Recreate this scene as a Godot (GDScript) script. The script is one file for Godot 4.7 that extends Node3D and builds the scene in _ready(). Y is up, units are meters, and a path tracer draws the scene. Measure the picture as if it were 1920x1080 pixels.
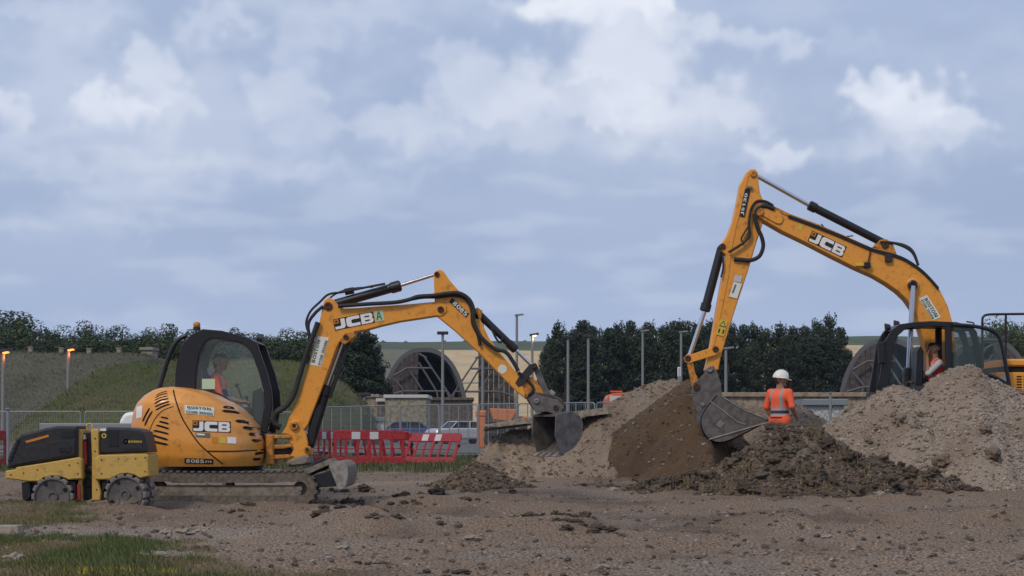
extends Node3D
# A building site on an airfield: two excavators, a trench roller and heaps of dug soil.
# Distances: F is the lens in pixels of the 1920 wide photograph; EYE the camera's height; HZ the row of the horizon.
const F := 3600.0
const EYE := 1.1
const HZ := 800.0

var rng := RandomNumberGenerator.new()
var n_big := FastNoiseLite.new()
var n_mid := FastNoiseLite.new()
var n_fine := FastNoiseLite.new()
var used_names := {}
var M := {}

# ------------------------------------------------------------------ mesh builder
class MB:
	var v := PackedVector3Array()
	var n := PackedVector3Array()
	var c := PackedColorArray()
	var i := PackedInt32Array()
	var col := Color.WHITE
	func vert(p: Vector3, nn: Vector3) -> int:
		v.append(p); n.append(nn); c.append(col)
		return v.size() - 1
	func face(a: int, b: int, d: int) -> void:
		var g := (v[b] - v[a]).cross(v[d] - v[a])
		if g.dot(n[a] + n[b] + n[d]) > 0.0:
			i.append(a); i.append(d); i.append(b)
		else:
			i.append(a); i.append(b); i.append(d)
	func tri(a: Vector3, b: Vector3, d: Vector3, nn := Vector3.ZERO) -> void:
		var m := nn
		if m == Vector3.ZERO:
			m = -(b - a).cross(d - a).normalized()
		face(vert(a, m), vert(b, m), vert(d, m))
	func quad(a: Vector3, b: Vector3, d: Vector3, e: Vector3, nn := Vector3.ZERO) -> void:
		var m := nn
		if m == Vector3.ZERO:
			m = (b - a).cross(d - a)
			if m.length() < 1e-9:
				m = (d - a).cross(e - a)
			m = m.normalized()
		var p := vert(a, m); var q := vert(b, m); var r := vert(d, m); var s := vert(e, m)
		face(p, q, r); face(p, r, s)
	# polygon in the xy plane pushed out from z0 to z1, its rims chamfered by b
	func prism(pts: PackedVector2Array, z0: float, z1: float, b := 0.0, xf := Transform3D.IDENTITY) -> void:
		var p := pts.duplicate()
		var area := 0.0
		for k in p.size():
			area += p[k].cross(p[(k + 1) % p.size()])
		if area < 0.0:
			p.reverse()
		var inn := p
		if b > 0.0:
			inn = PackedVector2Array()
			for k in p.size():
				var e0 := (p[k] - p[(k + p.size() - 1) % p.size()]).normalized()
				var e1 := (p[(k + 1) % p.size()] - p[k]).normalized()
				var m0 := Vector2(-e0.y, e0.x); var m1 := Vector2(-e1.y, e1.x)
				var mm := (m0 + m1)
				var l := mm.length()
				mm = mm / l if l > 0.01 else m0
				var sc: float = b / maxf(0.45, mm.dot(m0))
				inn.append(p[k] + mm * sc)
		var t := Geometry2D.triangulate_polygon(inn)
		if t.is_empty():
			inn = p
			t = Geometry2D.triangulate_polygon(p)
		var bs := xf.basis
		for k in range(0, t.size(), 3):
			for side in 2:
				var z: float = z1 if side == 1 else z0
				var nn: Vector3 = (bs * Vector3(0, 0, 1.0 if side == 1 else -1.0)).normalized()
				tri(xf * Vector3(inn[t[k]].x, inn[t[k]].y, z), xf * Vector3(inn[t[k + 1]].x, inn[t[k + 1]].y, z), xf * Vector3(inn[t[k + 2]].x, inn[t[k + 2]].y, z), nn)
		for k in p.size():
			var k2 := (k + 1) % p.size()
			var e := (p[k2] - p[k]).normalized()
			var on := Vector3(e.y, -e.x, 0)
			if b > 0.0:
				quad(xf * v3(p[k], z0 + b), xf * v3(p[k2], z0 + b), xf * v3(p[k2], z1 - b), xf * v3(p[k], z1 - b), (bs * on).normalized())
				var nf := (bs * (on + Vector3(0, 0, 1))).normalized()
				quad(xf * v3(p[k], z1 - b), xf * v3(p[k2], z1 - b), xf * v3(inn[k2], z1), xf * v3(inn[k], z1), nf)
				var nb := (bs * (on - Vector3(0, 0, 1))).normalized()
				quad(xf * v3(p[k], z0 + b), xf * v3(p[k2], z0 + b), xf * v3(inn[k2], z0), xf * v3(inn[k], z0), nb)
			else:
				quad(xf * v3(p[k], z0), xf * v3(p[k2], z0), xf * v3(p[k2], z1), xf * v3(p[k], z1), (bs * on).normalized())
	func v3(p: Vector2, z: float) -> Vector3:
		return Vector3(p.x, p.y, z)
	func box(at: Vector3, size: Vector3, b := 0.0, basis := Basis.IDENTITY) -> void:
		var h := size * 0.5
		prism(PackedVector2Array([Vector2(-h.x, -h.y), Vector2(h.x, -h.y), Vector2(h.x, h.y), Vector2(-h.x, h.y)]), -h.z, h.z, b, Transform3D(basis, at))
	func cyl(a: Vector3, b: Vector3, r0: float, r1 := -1.0, seg := 14, caps := true) -> void:
		if r1 < 0.0:
			r1 = r0
		var d := (b - a).normalized()
		var x := d.cross(Vector3(0.31, 0.87, 0.38)).normalized()
		var y := d.cross(x).normalized()
		var base := v.size()
		for k in seg + 1:
			var o := x * cos(TAU * k / seg) + y * sin(TAU * k / seg)
			vert(a + o * r0, o); vert(b + o * r1, o)
		for k in seg:
			var p := base + k * 2
			face(p, p + 2, p + 3); face(p, p + 3, p + 1)
		if caps:
			for side in 2:
				var ce := a if side == 0 else b
				var rr := r0 if side == 0 else r1
				var nn := -d if side == 0 else d
				var m := vert(ce, nn)
				var first := v.size()
				for k in seg:
					vert(ce + (x * cos(TAU * k / seg) + y * sin(TAU * k / seg)) * rr, nn)
				for k in seg:
					face(m, first + k, first + (k + 1) % seg)
	# a smooth tube through points
	func tube(pts: Array, r: float, seg := 8, fine := 5, r_end := -1.0) -> void:
		var path: Array[Vector3] = []
		for k in pts.size() - 1:
			var p0: Vector3 = pts[maxi(k - 1, 0)]; var p1: Vector3 = pts[k]; var p2: Vector3 = pts[k + 1]; var p3: Vector3 = pts[mini(k + 2, pts.size() - 1)]
			for s in fine:
				path.append(p1.cubic_interpolate(p2, p0, p3, float(s) / fine))
		path.append(pts[pts.size() - 1])
		var x := Vector3.ZERO
		var base := v.size()
		for k in path.size():
			var d := (path[mini(k + 1, path.size() - 1)] - path[maxi(k - 1, 0)]).normalized()
			if k == 0:
				x = d.cross(Vector3(0.13, 0.29, 0.95)).normalized()
			x = (x - d * x.dot(d)).normalized()
			var y := d.cross(x)
			var rr := r if r_end < 0.0 else lerpf(r, r_end, float(k) / (path.size() - 1))
			for s in seg + 1:
				var o := x * cos(TAU * s / seg) + y * sin(TAU * s / seg)
				vert(path[k] + o * rr, o)
		for k in path.size() - 1:
			for s in seg:
				var p := base + k * (seg + 1) + s
				face(p, p + 1, p + seg + 2); face(p, p + seg + 2, p + seg + 1)
	# profile [radius, height] turned about an axis
	func lathe(prof: Array, at: Vector3, axis: Vector3, seg := 20) -> void:
		var d := axis.normalized()
		var x := d.cross(Vector3(0.31, 0.87, 0.38)).normalized()
		var y := d.cross(x).normalized()
		for k in prof.size() - 1:
			var r0: float = prof[k][0]; var h0: float = prof[k][1]; var r1: float = prof[k + 1][0]; var h1: float = prof[k + 1][1]
			var sl := Vector2(h1 - h0, -(r1 - r0)).normalized()
			if sl == Vector2.ZERO:
				continue
			var base := v.size()
			for s in seg + 1:
				var o := x * cos(TAU * s / seg) + y * sin(TAU * s / seg)
				var nn := (o * sl.x + d * sl.y).normalized()
				vert(at + o * r0 + d * h0, nn); vert(at + o * r1 + d * h1, nn)
			for s in seg:
				var p := base + s * 2
				face(p, p + 2, p + 3); face(p, p + 3, p + 1)
	func ball(at: Vector3, r: Vector3, rows := 10, cols := 16, lo := -1.0) -> void:
		var base := v.size()
		for a in rows + 1:
			var t := lerpf(asin(lo), PI / 2, float(a) / rows)
			for b in cols + 1:
				var o := Vector3(cos(t) * cos(TAU * b / cols), sin(t), cos(t) * sin(TAU * b / cols))
				vert(at + o * r, (o / r).normalized())
		for a in rows:
			for b in cols:
				var p := base + a * (cols + 1) + b
				face(p, p + 1, p + cols + 2); face(p, p + cols + 2, p + cols + 1)
	func mesh() -> ArrayMesh:
		var arr := []
		arr.resize(Mesh.ARRAY_MAX)
		arr[Mesh.ARRAY_VERTEX] = v; arr[Mesh.ARRAY_NORMAL] = n; arr[Mesh.ARRAY_COLOR] = c; arr[Mesh.ARRAY_INDEX] = i
		var m := ArrayMesh.new()
		m.add_surface_from_arrays(Mesh.PRIMITIVE_TRIANGLES, arr)
		return m

# ------------------------------------------------------------------ scene helpers
func lin(r: float, g: float, b: float) -> Color:
	return Color(r, g, b).linear_to_srgb()

func numbered(called: String) -> String:
	if not used_names.has(called):
		used_names[called] = 0
		return called
	used_names[called] += 1
	return "%s_%03d" % [called, used_names[called]]

func thing(called: String, label: String, category: String, at := Vector3.ZERO, turn := 0.0, group := "") -> Node3D:
	var o := Node3D.new()
	o.name = numbered(called)
	add_child(o)
	o.position = at
	o.rotation.y = turn
	o.set_meta("label", label)
	o.set_meta("category", category)
	o.set_meta("kind", "thing")
	if group:
		o.set_meta("group", group)
	return o

func part(parent: Node3D, called: String, mesh: Mesh, material: Material, label := "") -> MeshInstance3D:
	var o := MeshInstance3D.new()
	o.name = called
	o.mesh = mesh
	o.material_override = material
	parent.add_child(o, true)
	if label:
		o.set_meta("label", label)
	return o

func structure(called: String, mesh: Mesh, material: Material, kind := "structure") -> MeshInstance3D:
	var o := part(self, called, mesh, material)
	o.set_meta("kind", kind)
	return o

func copy_of(o: Node3D, label := "", group := "") -> Node3D:
	var called := str(o.name)
	var k := called.rfind("_0")
	if k > 0 and called.length() - k == 4:
		called = called.substr(0, k)
	var r: Node3D = o.duplicate()
	r.name = numbered(called)
	add_child(r)
	if label:
		r.set_meta("label", label)
	if group:
		r.set_meta("group", group)
	return r

# a pixel of the photograph at a depth, in world metres
func W(u: float, v: float, d: float) -> Vector3:
	return Vector3((u - 960.0) * d / F, EYE + (HZ - v) * d / F, -d)

# the same outline with its corners rounded
func smooth(p: PackedVector2Array, times := 1) -> PackedVector2Array:
	for t in times:
		var o := PackedVector2Array()
		for k in p.size():
			var nx := p[(k + 1) % p.size()]
			o.append(p[k].lerp(nx, 0.2)); o.append(p[k].lerp(nx, 0.8))
		p = o
	return p

func curve(xs: Array, ys: Array, x: float) -> float:
	if x <= xs[0]:
		return ys[0]
	for k in xs.size() - 1:
		if x <= xs[k + 1]:
			var t: float = (x - xs[k]) / (xs[k + 1] - xs[k])
			return lerpf(ys[k], ys[k + 1], t)
	return ys[ys.size() - 1]

# ------------------------------------------------------------------ materials
func ramp(stops: Array) -> Gradient:
	var g := Gradient.new()
	var offs := PackedFloat32Array(); var cols := PackedColorArray()
	for s in stops:
		offs.append(s[0]); cols.append(s[1])
	g.offsets = offs; g.colors = cols
	return g

func noise_tex(sd: int, freq: float, stops: Array, size := 512, octaves := 5, type := FastNoiseLite.TYPE_SIMPLEX_SMOOTH) -> NoiseTexture2D:
	var f := FastNoiseLite.new()
	f.seed = sd; f.frequency = freq; f.fractal_octaves = octaves; f.noise_type = type
	f.fractal_gain = 0.6
	var t := NoiseTexture2D.new()
	t.width = size; t.height = size; t.seamless = true; t.noise = f
	t.color_ramp = ramp(stops)
	return t

func normal_tex(sd: int, freq: float, strength: float, size := 512, octaves := 5) -> NoiseTexture2D:
	var f := FastNoiseLite.new()
	f.seed = sd; f.frequency = freq; f.fractal_octaves = octaves; f.fractal_gain = 0.6
	var t := NoiseTexture2D.new()
	t.width = size; t.height = size; t.seamless = true; t.noise = f
	t.as_normal_map = true; t.bump_strength = strength
	return t

func mat(col: Color, rough := 0.7, metal := 0.0, tex: Texture2D = null, scale := 1.0, nrm: Texture2D = null, nscale := 1.0) -> StandardMaterial3D:
	var m := StandardMaterial3D.new()
	m.albedo_color = col
	m.roughness = rough
	m.metallic = metal
	m.cull_mode = BaseMaterial3D.CULL_DISABLED
	if tex:
		m.albedo_texture = tex
	if nrm:
		m.normal_enabled = true
		m.normal_texture = nrm
		m.normal_scale = nscale
	if tex or nrm:
		m.uv1_triplanar = true
		m.uv1_scale = Vector3.ONE * scale
	return m

func glass(col: Color, alpha: float) -> StandardMaterial3D:
	var m := StandardMaterial3D.new()
	m.transparency = BaseMaterial3D.TRANSPARENCY_ALPHA
	m.albedo_color = Color(col.r, col.g, col.b, alpha)
	m.roughness = 0.03
	m.metallic_specular = 0.25
	m.cull_mode = BaseMaterial3D.CULL_DISABLED
	return m

func g(x: float) -> Color:
	return Color(x, x, x)

func make_materials() -> void:
	var grime := noise_tex(3, 0.016, [[0.0, lin(0.45, 0.47, 0.52)], [0.22, lin(0.76, 0.79, 0.88)], [0.36, lin(0.93, 0.95, 1.0)], [0.55, g(1.0)], [0.75, lin(0.93, 0.97, 1.0)], [1.0, lin(0.84, 0.90, 1.0)]], 1024, 6)
	var grime2 := noise_tex(8, 0.03, [[0.0, lin(0.30, 0.28, 0.25)], [0.35, lin(0.62, 0.58, 0.54)], [0.6, lin(0.9, 0.88, 0.85)], [1.0, g(1.0)]])
	var mud := noise_tex(21, 0.012, [[0.0, lin(0.52, 0.47, 0.41)], [0.38, lin(0.72, 0.68, 0.62)], [0.6, lin(0.95, 0.92, 0.88)], [1.0, g(1.0)]])
	var bump := normal_tex(5, 0.05, 3.0)
	var orange := lin(0.80, 0.33, 0.032)
	M.paint = mat(orange, 0.42, 0.0, grime, 0.32, bump, 0.06)
	M.paint.clearcoat_enabled = true; M.paint.clearcoat = 0.25; M.paint.clearcoat_roughness = 0.3
	M.paint_worn = mat(lin(0.64, 0.275, 0.04), 0.55, 0.0, grime2, 0.8, bump, 0.12)
	M.cowl = mat(lin(0.76, 0.32, 0.05), 0.38, 0.0, grime, 0.3, bump, 0.04)
	M.cowl.clearcoat_enabled = true; M.cowl.clearcoat = 0.3; M.cowl.clearcoat_roughness = 0.25
	M.yellow = mat(lin(0.56, 0.36, 0.085), 0.55, 0.0, grime, 0.45, bump, 0.12)
	M.black = mat(lin(0.012, 0.012, 0.016), 0.42, 0.0, noise_tex(12, 0.03, [[0.0, g(1.0)], [0.55, g(0.9)], [1.0, lin(0.55, 0.55, 0.6)]], 256), 1.0)
	M.hood = mat(lin(0.020, 0.022, 0.028), 0.55, 0.0, grime2, 0.8, bump, 0.1)
	M.rubber = mat(lin(0.018, 0.018, 0.019), 0.7, 0.0, null)
	M.void = mat(lin(0.006, 0.006, 0.006), 0.9)
	M.chrome = mat(lin(0.62, 0.62, 0.64), 0.18, 1.0)
	M.steel = mat(lin(0.15, 0.145, 0.15), 0.6, 0.3, mud, 0.8, bump, 0.18)
	M.worn_steel = mat(lin(0.33, 0.32, 0.31), 0.5, 0.3, mud, 1.0, bump, 0.2)
	M.hitch = mat(lin(0.085, 0.070, 0.058), 0.75, 0.2, mud, 1.2, bump, 0.2)
	M.rust = mat(lin(0.10, 0.045, 0.025), 0.8, 0.1, grime2, 2.0)
	M.track = mat(lin(0.16, 0.14, 0.12), 0.9, 0.0, mud, 1.5, bump, 0.5)
	M.track_frame = mat(lin(0.24, 0.215, 0.19), 0.9, 0.0, mud, 1.1, bump, 0.5)
	M.white = mat(lin(0.78, 0.78, 0.78), 0.5)
	M.sticker = mat(lin(0.70, 0.74, 0.70), 0.45)
	M.green = mat(lin(0.05, 0.20, 0.07), 0.5)
	M.pale_green = mat(lin(0.45, 0.60, 0.42), 0.5)
	M.ink = mat(lin(0.01, 0.01, 0.012), 0.5)
	M.ink_green = mat(lin(0.03, 0.10, 0.06), 0.5)
	M.logo_orange = mat(lin(0.55, 0.20, 0.02), 0.5)
	M.warn = mat(lin(0.62, 0.45, 0.05), 0.5)
	M.grey_label = mat(lin(0.12, 0.12, 0.13), 0.5)
	M.red = mat(lin(0.42, 0.03, 0.04), 0.45, 0.0, grime2, 0.7)
	M.red_paint = mat(lin(0.33, 0.025, 0.025), 0.45, 0.0, grime, 0.9)
	M.reflective = mat(lin(0.55, 0.55, 0.55), 0.4, 0.0, grime, 0.9)
	M.glass = glass(Color(0.75, 0.85, 0.83), 0.04)
	M.glass_green = glass(Color(0.30, 0.36, 0.35), 0.26)
	M.glass_dark = glass(Color(0.10, 0.12, 0.13), 0.72)
	M.galv = mat(lin(0.27, 0.285, 0.30), 0.5, 0.5)
	M.concrete = mat(lin(0.36, 0.33, 0.28), 0.9, 0.0, grime2, 0.6, bump, 0.3)
	M.lamp_pole = mat(lin(0.24, 0.24, 0.235), 0.6, 0.3)
	M.dark_metal = mat(lin(0.03, 0.03, 0.033), 0.6, 0.2)
	M.plain = mat(Color.WHITE, 0.85, 0.0, null, 2.2, normal_tex(55, 0.02, 8.0, 512, 4), 0.8)
	M.plain.vertex_color_use_as_albedo = true
	# soil: colour comes from the vertices, grain and pebbles from the texture
	var grain := noise_tex(31, 0.045, [[0.0, g(0.30)], [0.30, g(0.52)], [0.46, g(0.74)], [0.58, g(0.86)], [0.70, g(0.95)], [1.0, Color(1, 1, 1)]], 1024, 6)
	var grain_n := normal_tex(33, 0.05, 9.0, 1024, 6)
	M.soil = mat(Color.WHITE, 0.95, 0.0, grain, 0.55, grain_n, 1.0)
	M.soil.vertex_color_use_as_albedo = true
	M.soil.uv1_world_triplanar = true
	M.heap = mat(Color.WHITE, 0.95, 0.0, noise_tex(37, 0.05, [[0.0, g(0.36)], [0.28, g(0.58)], [0.45, g(0.78)], [0.6, g(0.90)], [0.72, g(0.97)], [1.0, Color(1, 1, 1)]], 1024, 6), 0.8, grain_n, 0.9)
	M.heap.vertex_color_use_as_albedo = true
	M.heap.uv1_world_triplanar = true
	M.clod = mat(Color.WHITE, 0.95, 0.0, grain, 2.5, grain_n, 1.0)
	M.clod.vertex_color_use_as_albedo = true
	M.leaf = mat(Color.WHITE, 0.85)
	M.leaf.vertex_color_use_as_albedo = true
	M.leaf.backlight_enabled = true
	M.leaf.backlight = lin(0.05, 0.07, 0.03)
	M.bark = mat(lin(0.07, 0.055, 0.045), 0.9, 0.0, grime2, 0.5)
	M.field = mat(Color.WHITE, 0.95, 0.0, noise_tex(41, 0.02, [[0.0, g(0.78)], [0.5, g(0.92)], [1.0, g(1.0)]]), 0.02)
	M.field.vertex_color_use_as_albedo = true
	M.field.uv1_world_triplanar = true

# ------------------------------------------------------------------ sky
# Broken cloud. In and around the view the cloud banks stand where the photograph has them; everywhere else the same kind of cloud goes on.
var banks := [  # u, v, half width, half height, strength, softness
	[1120, 30, 150, 75, 0.95, 0.6], [1228, 38, 36, 44, 0.7, 0.35], [1040, 20, 80, 50, 0.7, 0.4], [1180, 150, 140, 125, 0.68, 0.8], [1260, 240, 230, 100, 0.52, 0.7],
	[1080, 215, 270, 105, 0.40, 0.8], [930, 190, 155, 95, 0.40, 0.6], [850, 120, 64, 62, 0.30, 0.6], [760, 240, 115, 62, 0.34, 0.6], [1465, 300, 80, 34, 0.52, 0.5], [1410, 85, 150, 36, 0.40, 0.6], [1310, 60, 70, 40, 0.40, 0.6],
	[1690, 225, 125, 70, 0.76, 0.5], [1650, 190, 60, 50, 0.52, 0.38], [1790, 255, 85, 55, 0.56, 0.55], [1720, 300, 180, 65, 0.30, 0.9], [1600, 110, 70, 50, 0.13, 0.8],
	[205, 222, 88, 54, 0.66, 0.42], [290, 150, 70, 75, 0.46, 0.55], [312, 230, 80, 70, 0.36, 0.6], [390, 70, 95, 62, 0.34, 0.8], [540, 190, 90, 70, 0.33, 0.55], [575, 262, 115, 52, 0.24, 0.7], [18, 230, 60, 50, 0.46, 0.5], [110, 60, 180, 75, 0.25, 0.9],
	[640, 60, 190, 75, 0.26, 0.9], [560, 110, 90, 60, 0.25, 0.7], [840, 272, 250, 55, 0.24, 0.9], [230, 345, 240, 55, 0.20, 0.9], [960, 20, 70, 50, 0.36, 0.7], [470, 330, 200, 40, 0.14, 0.9], [700, 340, 240, 40, 0.14, 0.9], [160, 440, 230, 45, 0.12, 0.9]]

func smooth01(a: float, b: float, x: float) -> float:
	var t := clampf((x - a) / (b - a), 0.0, 1.0)
	return t * t * (3.0 - 2.0 * t)

func sky_at(az: float, el: float, nz: FastNoiseLite, near_view: bool) -> Vector3:
	var dir := Vector3(sin(az) * cos(el), sin(el), -cos(az) * cos(el))
	var wide := nz.get_noise_3d(dir.x * 90.0, dir.y * 300.0, dir.z * 90.0)
	var deep := Vector3(0.316, 0.398, 0.568)
	var haze := Vector3(0.384, 0.468, 0.652)
	var c := deep.lerp(haze, clampf(0.42 + wide * 1.1, 0.0, 1.0))
	var u := 960.0 + F * tan(clampf(az, -0.7, 0.7))
	var v := HZ - F * tan(el)
	var in_view := 0.0
	if near_view:
		in_view = smooth01(1700.0, 1100.0, absf(u - 960.0)) * smooth01(-450.0, -60.0, v)
	# clouds elsewhere
	var puff := nz.get_noise_3d(dir.x * 420.0 + 900.0, dir.y * 620.0, dir.z * 420.0) + 0.22 * nz.get_noise_3d(dir.x * 1700.0, dir.y * 2200.0, dir.z * 1700.0 + 77.0)
	var far_cloud := smooth01(-0.05, 0.45, puff) * smooth01(0.09, 0.15, el) * 0.55
	var cov := far_cloud * (1.0 - in_view)
	if in_view > 0.0:
		var w1 := nz.get_noise_2d(u * 0.62, v * 0.62) * 46.0 + nz.get_noise_2d(u * 1.9 + 50.0, v * 1.9) * 26.0
		var w2 := nz.get_noise_2d(u * 0.62 + 700.0, v * 0.62) * 46.0 + nz.get_noise_2d(u * 1.9 - 90.0, v * 1.9 + 400.0) * 26.0
		var lum := 0.0
		for b in banks:
			var dx: float = (u + w1 - b[0]) / b[2]
			var dy: float = (v + w2 - b[1]) / b[3]
			if absf(dx) > 1.6 or absf(dy) > 1.6:
				continue
			# banks have a crisp sunlit crown and melt away below
			var e := 1.0 - sqrt(dx * dx + dy * dy)
			var soft: float = b[5] * (0.62 if dy < 0.0 else 1.5)
			var a: float = smooth01(-0.08, soft, e) * b[4]
			a *= 1.0 - 0.45 * smooth01(-0.2, 0.9, dy)
			lum = 1.0 - (1.0 - lum) * (1.0 - minf(a * 0.98, 0.97))
		var streak := nz.get_noise_2d(u * 0.25 + 300.0, v * 1.1)
		lum += 0.16 * smooth01(0.0, 0.4, streak) * smooth01(80.0, 350.0, v) * (1.0 - lum)
		var veil := nz.get_noise_2d(u * 0.15 + 1500.0, v * 0.32) + 0.25 * nz.get_noise_2d(u * 0.6, v * 1.0 + 900.0)
		lum += 0.17 * smooth01(-0.30, 0.45, veil) * smooth01(560.0, 120.0, v) * (1.0 - lum)
		lum += 0.16 * smooth01(-0.3, 0.4, veil) * smooth01(1300.0, 300.0, u) * smooth01(620.0, 250.0, v) * (1.0 - lum)
		cov = maxf(cov, lum * in_view)
	c = c.lerp(Vector3(0.75, 0.785, 0.87), clampf(cov, 0.0, 1.0))
	c = c.lerp(haze, smooth01(0.075, 0.03, el) * 0.45)
	return c

func make_sky() -> PanoramaSkyMaterial:
	var nz := FastNoiseLite.new()
	nz.seed = 77; nz.frequency = 0.01; nz.fractal_octaves = 5
	var wl := 768; var hl := 384
	var low := Image.create(wl, hl, false, Image.FORMAT_RGBAF)
	for r in hl:
		var el := (0.5 - (r + 0.5) / hl) * PI
		for k in wl:
			if r > hl / 2 + 2:
				low.set_pixel(k, r, Color(0.16, 0.16, 0.15))
				continue
			var az := (k + 0.5) / wl * TAU
			var c := sky_at(az if az < PI else az - TAU, maxf(el, 0.0), nz, true)
			low.set_pixel(k, r, Color(c.x, c.y, c.z))
	var wh := 4096; var hh := 2048
	low.resize(wh, hh, Image.INTERPOLATE_CUBIC)
	for r in range(int(hh * (0.5 - deg_to_rad(17.0) / PI)), hh / 2 + 3):
		var el := (0.5 - (r + 0.5) / hh) * PI
		for k in range(-272, 272):
			var c := sky_at((k + 0.5) / wh * TAU, maxf(el, 0.0), nz, true)
			low.set_pixel(posmod(k, wh), r, Color(c.x, c.y, c.z))
	var m := PanoramaSkyMaterial.new()
	m.panorama = ImageTexture.create_from_image(low)
	return m

func _ready() -> void:
	rng.seed = 4711
	n_big.seed = 11; n_big.frequency = 0.12; n_big.fractal_octaves = 3
	n_mid.seed = 12; n_mid.frequency = 0.7; n_mid.fractal_octaves = 4
	n_fine.seed = 13; n_fine.frequency = 3.0; n_fine.fractal_octaves = 3
	# --- camera: a long lens a little above the knee, its frame shifted up to the sky
	var cam := Camera3D.new()
	cam.name = "camera"
	cam.projection = Camera3D.PROJECTION_FRUSTUM
	cam.near = 0.5
	cam.far = 6000.0
	cam.size = 1080.0 / F * cam.near
	cam.frustum_offset = Vector2(0.0, (HZ - 540.0) / F * cam.near)
	cam.position = Vector3(0, EYE, 0)
	add_child(cam)
	cam.current = true
	# --- sky and exposure
	var env := Environment.new()
	env.background_mode = Environment.BG_SKY
	env.sky = Sky.new()
	env.sky.sky_material = make_sky()
	env.tonemap_mode = Environment.TONE_MAPPER_LINEAR
	env.tonemap_exposure = 1.10
	env.sdfgi_enabled = true
	env.ssao_enabled = true
	env.ssil_enabled = true
	env.fog_enabled = true
	env.fog_density = 0.0001
	env.fog_light_color = Color(0.72, 0.79, 0.90)
	var we := WorldEnvironment.new()
	we.name = "environment"
	we.environment = env
	add_child(we)
	# --- the sun behind thin cloud, high on the left and behind the camera
	var sun := DirectionalLight3D.new()
	sun.name = "sun"
	sun.light_energy = 0.5
	sun.light_angular_distance = 10.0
	sun.light_color = Color(1.0, 0.92, 0.82)
	sun.shadow_enabled = true
	sun.rotation_degrees = Vector3(-44, -34, 0)
	add_child(sun)
	make_materials()
	make_ground()
	make_heaps()
	make_background()
	make_site()
	make_small_excavator()
	make_large_excavator()
	make_roller()
	make_people()
	make_grass()

# ------------------------------------------------------------------ ground
func dirt_edge(d: float) -> float:  # where the grass of the foreground ends, in metres to the right of the axis
	return curve([12.0, 14.0, 15.2, 16.0, 18.6, 19.4, 20.2, 21.0, 22.0, 25.0, 27.4, 28.4], [-0.5, -1.25, -1.85, -2.8, -3.4, -5.4, -5.5, -4.6, -4.75, -5.7, -6.5, -9.0], d)

func grass_amount(x: float, d: float) -> float:
	var e := dirt_edge(d) + n_mid.get_noise_2d(x * 0.8, d * 0.8) * 0.9
	var a := 0.0
	if d < 29.0:
		a = smooth01(e + 0.25, e - 0.35, x)
	# turf under the barriers and everywhere beyond the dug ground
	var far := smooth01(44.0, 47.0, d + n_mid.get_noise_2d(x * 0.5, d * 0.5) * 3.0)
	return maxf(a, far)

var ridges := [[-1.6, 22.3, 0.55, 0.35, 0.09], [-0.9, 22.6, 0.4, 0.3, 0.06], [0.45, 21.5, 0.75, 0.35, 0.09], [1.0, 21.7, 0.3, 0.3, 0.08], [-1.3, 27.6, 0.7, 0.5, 0.10], [2.2, 20.2, 0.9, 0.3, 0.05], [4.2, 24.6, 1.0, 0.4, 0.08], [-2.4, 19.0, 0.5, 0.3, 0.05], [0.6, 16.6, 0.8, 0.25, 0.04], [2.6, 17.4, 0.5, 0.25, 0.045], [-0.6, 18.4, 0.7, 0.25, 0.05], [3.4, 27.0, 0.9, 0.5, 0.08], [5.6, 29.0, 0.8, 0.5, 0.08], [-0.3, 29.0, 0.9, 0.5, 0.09]]

func ridge(x: float, d: float) -> float:
	var h := 0.0
	for r in ridges:
		if absf(x - r[0]) < r[2] * 1.5 and absf(d - r[1]) < r[3] * 1.5:
			var e := Vector2((x - r[0]) / r[2], (d - r[1]) / r[3]).length() + n_mid.get_noise_2d(x * 2.0, d * 2.0) * 0.5
			h = maxf(h, r[4] * smooth01(1.1, 0.1, e))
	return h

func cleat_marks(x: float, d: float) -> float:  # cleat marks left by the crawlers
	var h := 0.0
	for p in [[20.6, 0.10, 0.30], [22.9, 0.10, 0.30], [17.6, -0.16, 0.28], [25.2, 0.05, 0.3]]:
		var off: float = absf(d - p[0] - p[1] * x)
		if off < 0.36:
			h += (0.022 * sin(x * TAU / p[2]) - 0.02) * smooth01(0.36, 0.24, off) * smooth01(-0.1, 0.25, n_mid.get_noise_2d(x * 0.25 + p[0], d * 0.4))
	return h

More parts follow.
